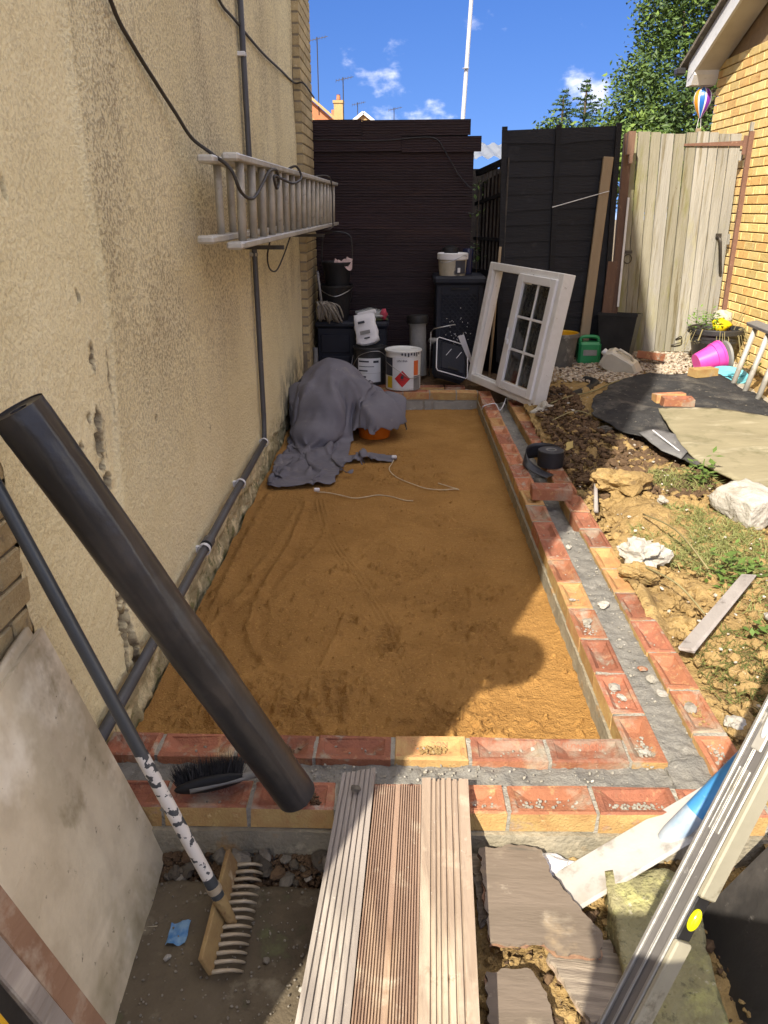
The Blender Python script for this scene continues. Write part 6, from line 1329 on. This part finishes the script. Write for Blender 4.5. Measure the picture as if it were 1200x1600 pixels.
m = MB(); m.box(tuple(bpA+bdv*.30+np.array((.03,-.035,-.01))), (.06,.05,.05), basis and Matrix.Rotation(.5,3,'Y'), ch=.006); m.build('clamp', 'plastic_black', bpo)
# spirit level
pm('level_alu', (.36,.35,.325), (.28,.27,.25), 5, .38, .12, 60, spots=[((.62,.58,.48), 7, .54, .70), ((.28,.26,.22), 16, .62, .72)], metal=.45, spec=.5)
pm('level_face', (.20,.19,.185), (.15,.145,.14), 6, .4, .1, 60, spots=[((.45,.44,.42), 14, .64, .72), ((.5,.46,.36), 5, .66, .76)], metal=.3)
pm('level_beige', (.34,.315,.235), (.27,.25,.18), 6, .6, .1, 40, spots=[((.45,.41,.31), 9, .58, .74), ((.18,.16,.11), 20, .6, .7)]); pm('vial_yellow', (.80,.78,.02), (.7,.68,.02), 6, .2, spec=.6)
lvA, lvB = np.array((.185,.76,-.165)), np.array((.995,1.36,1.31)); lD = (lvB-lvA)/np.linalg.norm(lvB-lvA); LL = np.linalg.norm(lvB-lvA)
vw = np.array((0,0,1.46))-np.array((.476,.99,.40)); vw -= lD*(vw@lD); vw /= np.linalg.norm(vw); sdv = np.cross(lD, vw)   # towards the viewer's side, and across
if sdv[0] < 0: sdv = -sdv
ang = rad(40); fN = vw*math.cos(ang)-sdv*math.sin(ang); fS = vw*math.sin(ang)+sdv*math.cos(ang)   # broad face normal (left), edge normal (right)
lv = thing('spirit_level', 'long aluminium spirit level with yellow vial leaning at lower right', 'spirit level', tuple(lvA))
LR = Matrix((fS, fN, -np.cross(fN, fS) if False else np.cross(fS, fN))).transposed()
def lbox(mb, t0, t1, s0, s1, n0, n1, ch=.002):   # t along length, s along fS, n along fN
    c = lvA+lD*(t0+t1)/2+fS*(s0+s1)/2+fN*(n0+n1)/2; z = np.cross(fS, fN); mb.box(c, (s1-s0, n1-n0, t1-t0), LR, ch=ch)
m = MB(); lbox(m, 0, LL, -.026, .026, -.012, .003); m.build('web', 'level_face', lv)
for s0, s1 in ((-.0275,-.019), (.018,.0265)):
    m = MB(); lbox(m, 0, LL, s0, s1, .002, .010); m.build('flange', 'level_alu', lv)
m = MB(); lbox(m, 0, LL, -.006, .0, .004, .007); m.build('rib', 'level_alu', lv)
tv = float(((np.array((.53,1.045,.235)))-lvA)@lD); tv = .635
for a, b in ((0, tv-.035), (tv+.045, LL)):
    m = MB(); lbox(m, a, b, .0265, .039, -.026, .0095, .003); m.build('edge_rail', 'level_beige', lv)
m = MB(); lbox(m, tv-.034, tv+.044, .0265, .031, -.024, .006); m.build('vial_seat', 'plastic_black', lv)
m = MB(); V, F = ICO[3]; m.add(V[:, :1]*fN*.010+V[:, 1:2]*lD*.020+V[:, 2:]*fS*.009+lvA+lD*(tv+.006)+fS*.034-fN*.006, F); m.build('vial', 'vial_yellow', lv, smooth=True)
m = MB(); lbox(m, .78, .90, -.014, .010, .003, .0055, .002); m.build('window', 'level_alu', lv)
m = MB(); lbox(m, tv+.30, tv+.42, -.012, .010, .003, .008, .002); m.build('centre_vial_block', 'aluminium', lv)
m = MB(); V, F = ICO[2]; m.add(V[:, :1]*fN*.006+V[:, 1:2]*lD*.040+V[:, 2:]*fS*.008+lvA+lD*(tv+.36)+fN*.007, F); m.build('vial', 'label_white', lv, smooth=True)
# dark panels behind the level
pm('panel_dark', (.045,.042,.040), (.03,.028,.027), 5, .6, .2, 50, spots=[((.14,.13,.12), 26, .66, .73), ((.08,.072,.065), 3.5, .55, .72)])
m = MB(); m.prism([(0,0), (.62,0), (.62,.46), (.0,.44)], .012, (.735,1.40,-.165), (.05,-1,0), (.42,.0,.72)); tag(m.build('dark_sheet', 'panel_dark', loc=(.74,1.2,-.165)), 'dark grey panel leaning behind the spirit level', 'panel')
m = MB(); m.prism([(0,0), (.50,0), (.50,.40), (.0,.38)], .012, (.865,1.46,-.165), (.18,-1,0), (.42,.0,.72)); tag(m.build('dark_sheet', 'panel_dark', loc=(.87,1.2,-.165)), 'second dark panel further behind the first dark one', 'panel')
# unseen bin shape added behind the viewer in place of the viewer's own shadow
wb_ = thing('shadow_bin', 'unseen dark green bin shape added to stand in for the shadow of the viewer', 'bin', (.1,-.4,-.4)); pm('bin_green', (.03,.06,.04), (.04,.07,.05), 5, .5)
m = MB(); V = [(x, y, z) for z, k_ in ((-.38,.86), (1.16,1.0)) for x, y in ((.09-.29*k_,-.40-.27*k_), (.09+.29*k_,-.40-.27*k_), (.09+.29*k_,-.40+.27*k_), (.09-.29*k_,-.40+.27*k_))]; m.add(V, [(0,3,2,1), (4,5,6,7)]+[(k_, (k_+1) % 4, 4+(k_+1) % 4, 4+k_) for k_ in range(4)]); m.build('body', 'bin_green', wb_)
m = MB(); m.box((.09,-.40,1.20), (.62,.60,.07), ch=.02); m.build('lid', 'bin_green', wb_)
for x in (-.17,.35):
    m = MB(); m.lathe([(.10,-.025), (.10,.025)], (x,-.68,-.29), (1,0,0), 20, cap1=True); m.build('wheel', 'plastic_black', wb_)

# ================================================================== STONES, RUBBLE, WEEDS
pm('stone_grey', (.22,.195,.16), (.15,.135,.11), 14, .9, .5, 90, rnd=.35, spec=.2); pm('stone_dark', (.11,.092,.07), (.075,.063,.048), 14, .9, .5, 90, rnd=.3); pm('stone_white', (.43,.41,.365), (.34,.32,.28), 9, .9, .8, 60, rnd=.2, spots=[((.25,.22,.17), 7, .55, .70), ((.50,.48,.44), 30, .6, .7)])
pm('pebble_a', (.42,.34,.25), (.32,.26,.19), 30, .85, .2, 90); pm('pebble_b', (.50,.44,.36), (.40,.345,.275), 30, .85, .2, 90); pm('pebble_c', (.27,.20,.15), (.2,.15,.11), 30, .85, .2, 90)
random.seed(33); RNG = np.random.default_rng(5)
# rubble strip between slab and front wall
for k in range(46):
    x = random.uniform(-.63,-.14); y = random.uniform(1.495,1.562); r = random.uniform(.007,.021)*(1 if random.random() < .8 else 1.35); big_ = r > .021
    m = MB(); z = -.215+.055*(y-1.48)/.08+r*.2; m.rock((x, y, z+.02), r, sub=2 if r > .012 else 1, rough=.5); o = m.build('stone', random.choice(['stone_grey', 'stone_dark', 'stone_dark', 'dark_soil']), loc=(x, y, z)); tag(o, 'broken stone in the dark rubble strip before the front wall', 'stone', 'stones in the rubble strip')
m = MB(); m.rock((-.165,1.525,-.135), .027, sub=3, rough=.25, flat=1.1); tag(m.build('stone', 'stone_grey', loc=(-.165,1.525,-.17), smooth=True), 'smooth blue grey pebble upright beside the grey deck board', 'stone')
m = MB()
for k in range(1500):
    x, y = random.uniform(-.66,-.12), random.uniform(1.485,1.57); m.rock((x, y, -.212+.06*(y-1.48)/.08), random.uniform(.003,.009), sub=1)
m2 = m.build('rubble', ['dark_soil']); tag(m2, 'dark crumbly rubble filling the strip before the front wall', 'rubble', kind='stuff')
for (x, y, z, r, mat, lab) in ((-.108,1.612,.043,.0125,'stone_grey','small grey pebble resting on the grey deck board'), (-.30,1.27,-.157,.008,'stone_grey','tiny pale stone on the slab right of the rake'), (-.53,1.27,-.157,.010,'stone_white','pale chip on the slab by the board foot'), (-.21,1.20,-.158,.007,'stone_white','white chip on the slab beside the deck boards')):
    m = MB(); m.rock((x, y, z), r, sub=2, rough=.4); tag(m.build('stone', mat, loc=(x, y, z-r*.6)), lab, 'stone')
m = MB(); P = np.zeros((8,6,3))
for i in range(8):
    for j in range(6): P[i,j] = (-.545+.045*i/7, 1.30+.06*j/5+.01*i/7, -.155+.008*float(fbm(i*.7, j*.7, 3, 2)))
m.grid(P); tag(m.build('blue_scrap', pm('scrap_blue', (.03,.17,.42), (.2,.35,.5), 40, .5), loc=(-.52,1.33,-.16), smooth=True), 'torn blue plastic scrap on the slab by the board', 'scrap')
# slab grit
m = MB()
for k in range(420):
    x, y = random.uniform(-.62,-.08), random.uniform(.95,1.49); m.rock((x, y, -.160), random.uniform(.0012,.004), sub=1)
tag(m.build('grit', 'stone_grey'), 'fine pale grit scattered over the concrete slab', 'grit', kind='stuff')

# mortar crumbs and stone chips on the bricks and in the frogs
def crumbs(n, fn, r0, r1, mat, name, lab):
    m = MB()
    for _ in range(n):
        x, y, z = fn(); m.rock((x, y, z), random.uniform(r0, r1), sub=1, rough=.5)
    return tag(m.build(name, mat), lab, name, kind='stuff')
def on_wall():
    q = random.random()
    if q < .33: return random.uniform(-.6,.66), random.uniform(YO1,YI0), -.019
    if q < .45: return random.uniform(-.6,.95), random.uniform(YO0+.03,YO1-.03), -.018
    if q < .57: return random.uniform(-.6,.64), random.uniform(YI0+.03,YI1-.03), -.018
    if q < .82: return random.uniform(XI1,XO0), random.uniform(1.9,3.5), -.018
    if q < .92: return random.uniform(XI0+.03,XI1-.03), random.uniform(1.9,4.5), -.018
    return random.uniform(XO0+.03,XO1-.03), random.uniform(1.8,4.5), -.018
crumbs(420, on_wall, .0015, .0055, 'mortar', 'mortar_crumbs', 'grey mortar crumbs lying on the brick walls')
crumbs(45, lambda: (lambda a: (a[0], a[1], a[2]+.003))(on_wall()), .002, .006, 'stone_white', 'white_chips', 'white chips scattered along the brick walls')
def frog_spill(cx, cy, n, sx, sy, mat):
    m = MB()
    for _ in range(n): m.rock((cx+random.gauss(0, sx), cy+random.gauss(0, sy), -.017+.006*random.random()), random.uniform(.002,.006), sub=1)
    return m.build('frog_spill', mat)
for cx, cy, n, sx, sy, mat, lab in ((.10,1.838,90,.022,.012,'clay','clay spill in a frog of the inner front wall'), (.33,1.622,60,.05,.010,'mortar','mortar spill in the frog right of the deck boards'), (.62,1.620,80,.055,.010,'mortar','mortar spill in a frog of the outer front wall'), (-.225,1.63,70,.02,.014,'dark_soil','dark soil spill in the frog beside the roll'), (-.33,1.83,50,.03,.012,'dark_soil','dark soil spill in a frog behind the roll'), (.72,1.85,60,.012,.03,'mortar','mortar spill in the corner brick frog'), (.935,1.80,70,.012,.05,'mortar','mortar spill in the outer side wall corner frog'), (.72,2.55,40,.012,.03,'stone_white','pale chip spill in a side wall frog'), (.935,2.05,60,.014,.045,'clay','clay spill in a frog of the outer side leaf')):
    tag(frog_spill(cx, cy, n, sx, sy, mat), lab, 'spill', kind='stuff')
for (x, y, z, r, lab) in ((.725,2.11,-.012,.016,'white pebble in a sunny frog of the inner side leaf'), (.715,2.17,-.012,.020,'flat silver chip in a sunny side wall frog'), (.72,1.845,-.014,.016,'speckled chip in the corner brick frog'), (.93,2.06,-.012,.018,'cream chip in an outer leaf frog'), (.81,2.73,-.008,.024,'long white flint on the cavity mortar'), (.72,2.60,-.012,.022,'grey white chips heap in a yellow brick frog'), (.70,2.78,-.012,.012,'small white chip in a side leaf frog'), (.86,2.14,-.012,.015,'white chip on the cavity mortar by the corner'), (.855,2.22,-.012,.022,'grey mortar lump on the cavity fill'), (.84,2.28,-.010,.016,'orange brick crumb on the cavity fill'), (.79,3.30,-.010,.014,'white chip on the far cavity mortar'), (.015,1.845,-.012,.008,'white pebble in the yellow front brick frog'), (.395,1.848,-.012,.007,'pale pebble in a red front brick frog')):
    m = MB(); m.rock((x, y, z), r, sub=2, rough=.55, flat=.5); tag(m.build('chip', 'stone_white' if 'orange' not in lab and 'grey' not in lab else ('mortar' if 'grey' in lab else 'brick_orange'), loc=(x, y, z)), lab, 'chip')

# ---- earth bank: clods, flints, weeds
def zsoil(x, y): return zb(x, y)
m = MB()
for k in range(5200):
    if random.random() < .72: x, y = random.uniform(1.0,1.75), random.uniform(3.75,6.15)
    else: x, y = random.uniform(.99,2.0), random.uniform(1.75,4.0)
    if x > 1.35 and y > 5.1: continue
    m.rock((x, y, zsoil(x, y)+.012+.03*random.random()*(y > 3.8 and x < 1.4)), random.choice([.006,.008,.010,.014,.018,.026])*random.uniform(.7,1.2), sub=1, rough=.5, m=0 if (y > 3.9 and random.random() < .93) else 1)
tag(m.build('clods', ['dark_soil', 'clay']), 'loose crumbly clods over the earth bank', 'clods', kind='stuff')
m = MB()
for k in range(150):
    x, y = random.uniform(1.0,1.7), random.uniform(1.9,6.1); m.rock((x, y, zsoil(x, y)+.03+.02*random.random()), random.uniform(.003,.009), sub=1, rough=.6, flat=.5, m=random.randint(0,1))
tag(m.build('flints', ['pebble_b', 'stone_white']), 'small white flints scattered in the dug earth', 'flints', kind='stuff')
rough_block('concrete_lump', (1.72,3.60,.10), (.20,.24,.15), Euler((rad(6), rad(-8), rad(24))).to_matrix(), 'stone_white', 'pale grey concrete lump on the grass by the board sheet', 'concrete lump', amp=.02, seed=4)
for (c, r, mat, lab, fl) in (((1.06,3.09,.05), .085, 'stone_white', 'large angular white flint on the clay beside the side wall', .75), ((1.36,3.75,.06), .028, 'stone_white', 'small white stone on the clay left of the grass', .6), ((1.20,3.95,.08), .13, 'clay', 'big cracked clay clod at the shadow edge', .6), ((1.02,2.95,.03), .05, 'clay', 'rounded clay clod below the white flint', .8), ((1.06,5.65,.07), .06, 'stone_white', 'pale broken stone near the window corner', .5), ((1.25,5.5,.08), .04, 'stone_white', 'small pale stone in the dark clods', .5), ((1.035,1.99,-.02), .026, 'stone_white', 'pinkish white pebble just outside the outer leaf', .9), ((1.38,5.05,.08), .035, 'stone_grey', 'grey stone at the mat corner', .6), ((1.40,2.55,.05), .03, 'stone_white', 'white stone in the weeds on the right', .7)):
    m = MB(); m.rock(c, r, sub=4 if r > .045 else 3, rough=.75, flat=fl); tag(m.build('stone' if mat != 'clay' else 'clay_clod', mat, loc=(c[0], c[1], c[2]-r*.5)), lab, 'stone' if mat != 'clay' else 'clod')
m = MB(); m.prism(ragged([(0,0), (.045,.01), (.05,.06), (.01,.05)], .003, 4), .004, (1.03,4.62,.06), (1,0,.1), (0,.6,.8)); tag(m.build('yellow_card', pm('card_yellow', (.55,.42,.16), (.45,.34,.12), 20, .8), loc=(1.05,4.64,.06)), 'scrap of yellow card standing in the dark clods', 'card')
pm('drift_wood', (.36,.33,.31), (.26,.235,.22), 6, .9, .5, 60, stretch=(1,.2,1), spots=[((.16,.14,.13), 14, .6, .72)])
m = MB(); m.bar((1.0,2.33,.035), (1.40,2.80,.095), .055, .014, up=(-.2,.2,1), ch=.004)
for k in range(len(m.v)): v = m.v[k]; m.v[k] = (v[0]+.006*random.uniform(-1,1), v[1]+.006*random.uniform(-1,1), v[2]+.003*random.uniform(-1,1))
tag(m.build('weathered_stick', 'drift_wood', loc=(1.2,2.55,.04)), 'grey weathered split stick lying on the clay', 'stick')
m = MB(); m.tube([(1.01,3.70,.01), (1.06,3.95,.07), (1.12,4.16,.05)], [.012,.010,.006], 7); tag(m.build('dark_stick', 'drift_wood', loc=(1.05,3.9,.02), smooth=True), 'dark stick standing in the shade by the outer leaf', 'stick')
m = MB(); m.tube([(1.66,4.42,.12), (1.58,4.70,.17)], .004, 6); tag(m.build('white_stick', 'white_cloth', loc=(1.6,4.5,.1)), 'thin white stick lying on the felt offcut', 'stick')
for pts, lab in ((((1.20,3.55,.06), (1.24,3.2,.12), (1.30,2.95,.05)), 'bowed dry stem over the grass patch'), (((1.03,2.95,.06), (1.1,2.75,.08), (1.16,2.6,.03)), 'dry twig on the clay below the white flint'), (((1.05,5.2,.10), (1.25,5.35,.13), (1.4,5.2,.10)), 'pale root crossing the dark clods')):
    m = MB(); m.tube([tuple(p) for p in smoothpath(pts, 5)], .004, 5); tag(m.build('dry_twig', 'leaf_dry', loc=pts[0], smooth=True), lab, 'stem')
# grass and weeds
pm('grass_blade', (.17,.21,.06), (.25,.235,.095), 40, .7); pm('moss', (.14,.15,.04), (.09,.10,.03), 20, .95)
def grass(cx, cy, rx, ry, n, h, name, lab, seed, mat='grass_blade'):
    rng = np.random.default_rng(seed); m = MB(); k = 0; V = []; F = []
    for _ in range(n):
        a, r = rng.random()*6.28, rng.random()**.6; x, y = cx+rx*r*math.cos(a), cy+ry*r*math.sin(a); z = zsoil(x, y)+.008
        d = rng.normal(size=3)*.8; d[2] = .5+rng.random()*.7; d /= np.linalg.norm(d); L = h*rng.uniform(.4,1.3); w = np.cross(d, rng.normal(size=3)); w = w/np.linalg.norm(w)*.0021; p = np.array((x, y, z)); q = p+d*L*.6; e = p+d*L+np.array((d[0], d[1], -.35))*L*.35
        V += [p-w, p+w, q+w*.8, q-w*.8, e]; F += [(k,k+1,k+2,k+3), (k+3,k+2,k+4)]; k += 5
    m.v = [tuple(p) for p in V]; m.f = F; m.m = [0]*len(F); tag(m.build(name, mat), lab, 'grass', kind='stuff')
grass(1.42,3.35,.30,.42,3600,.05,'grass_patch','short dry green grass on the sunny clay', 1)
grass(1.55,4.12,.20,.18,700,.07,'grass_patch','taller grass tuft at the edge of the board sheet', 2)
grass(1.28,2.25,.25,.30,1500,.035,'grass_patch','mossy low grass on the near clay bank', 3, 'moss')
grass(1.55,2.75,.25,.35,800,.05,'grass_patch','sparse grass along the right of the clay', 5)
for (x, y, n, h, s, lab) in ((1.36,2.86,16,.07,.03,'small leafy weed beside the weathered stick'), (1.45,2.98,22,.10,.035,'larger leafy weed right of the weathered stick'), (1.32,2.42,10,.05,.03,'flat green weed low on the clay bank'), (1.50,2.62,18,.06,.03,'bright weed at the right edge of the clay'), (1.64,4.02,14,.20,.04,'tall seedling growing by the board sheet edge'), (2.95,6.55,14,.1,.03,'green weed at the foot of the brick house')):
    t = thing('weed', lab, 'weed', (x, y, zsoil(x, y))); m = MB(); plant(m, (x, y, zsoil(x, y)+.01), n, h, .07 if h < .15 else .03, s*1.3, np.random.default_rng(int(x*100))); m.build('leaves', 'weed_green', t)['kind'] = 'stuff'
    m = MB(); m.tube([(x, y, zsoil(x, y)-.01), (x+.01, y, zsoil(x, y)+h*.9)], .003, 5); m.build('stem', 'weed_green', t)
# ivy sprigs at the trellis
t = thing('ivy_sprig', 'small ivy sprig climbing the side of the trellis', 'ivy', (.70,7.6,.9)); m = MB()
for q in ((.70,7.62,1.05), (.71,7.6,.95), (.70,7.6,1.35), (.70,7.61,1.6)): plant(m, q, 9, .10, .05, .05, np.random.default_rng(int(q[2]*99)))
m.build('leaves', 'weed_green', t)['kind'] = 'stuff'; m = MB(); m.tube([(.71,7.63,.85), (.70,7.62,1.3), (.705,7.62,1.7)], .004, 5); m.build('stem', 'bark', t)
# gravel in front of the gate
gv = MB()
for k in range(5200):
    x, y = random.uniform(1.15,3.0), random.uniform(5.95,7.48)
    if y < 6.3+.25*abs(x-1.9)-.1*random.random(): continue
    gv.rock((x, y, zb(x, y)+.012+.012*random.random()), random.uniform(.008,.019), sub=1, flat=.65, m=random.choice([0,0,1,1,1,2]))
tag(gv.build('gravel', ['pebble_a', 'pebble_b', 'pebble_c']), 'loose pale gravel in front of the plank gate', 'gravel', kind='stuff')
m = MB()
for k in range(900):
    x, y = random.uniform(.16,.98), random.uniform(.7,1.56); m.rock((x, y, -.148+.02*random.random()), random.choice([.004,.005,.007,.010,.015])*random.uniform(.7,1.2), sub=1, rough=.5, m=random.choice([0,0,1]))
tag(m.build('near_clods', ['clay', 'dark_soil']), 'crumbly clods round the broken plywood', 'clods', kind='stuff')
# sand crumbs along the bed
m = MB()
for k in range(900):
    x, y = random.uniform(-.8,.62), 1.95+4.2*random.random()**2
    if math.sin(x*7+y*3)+math.sin(y*5-x*4) < .2: continue
    m.rock((x, y, -.146+.006*float(vnoise(x*3, y*3, 2))), random.uniform(.002,.0065), sub=1, rough=.5)
tag(m.build('sand_crumbs', 'sand'), 'small crumbs of damp sand on the bed', 'sand', kind='stuff')
import OpenImageIO as oiio, sys, numpy as np
b=oiio.ImageBuf('/workdir/render_main.png'); a=b.get_pixels(oiio.FLOAT)[...,:3]; h,w=a.shape[:2]
for n,x,y in [('wall top',300,300),('wall low',330,560),('wall left',60,300),('wall near',120,820),('sand sh',600,900),('sand lit',820,1110),('sand far',660,720),('house',1160,300),('gate lit',1080,350),('gate sh',1000,480),('shed',620,350),('sky top',600,40),('sky low',560,120),('brick lit',800,1190),('yellow face',860,1280),('clay lit',1050,960),('slab',250,1500),('board',100,1250),('cloth',510,650),('plank mid',640,1400),('deckgrey sh',555,1230),('mat',1050,600)]:
    cx,cy=int(x*w/1200),int(y*h/1600); r=max(2,int(6*w/1200)); p=a[cy-r:cy+r+1,cx-r:cx+r+1].mean((0,1)); print('%-10s'%n,(x,y),(p*255).astype(int))
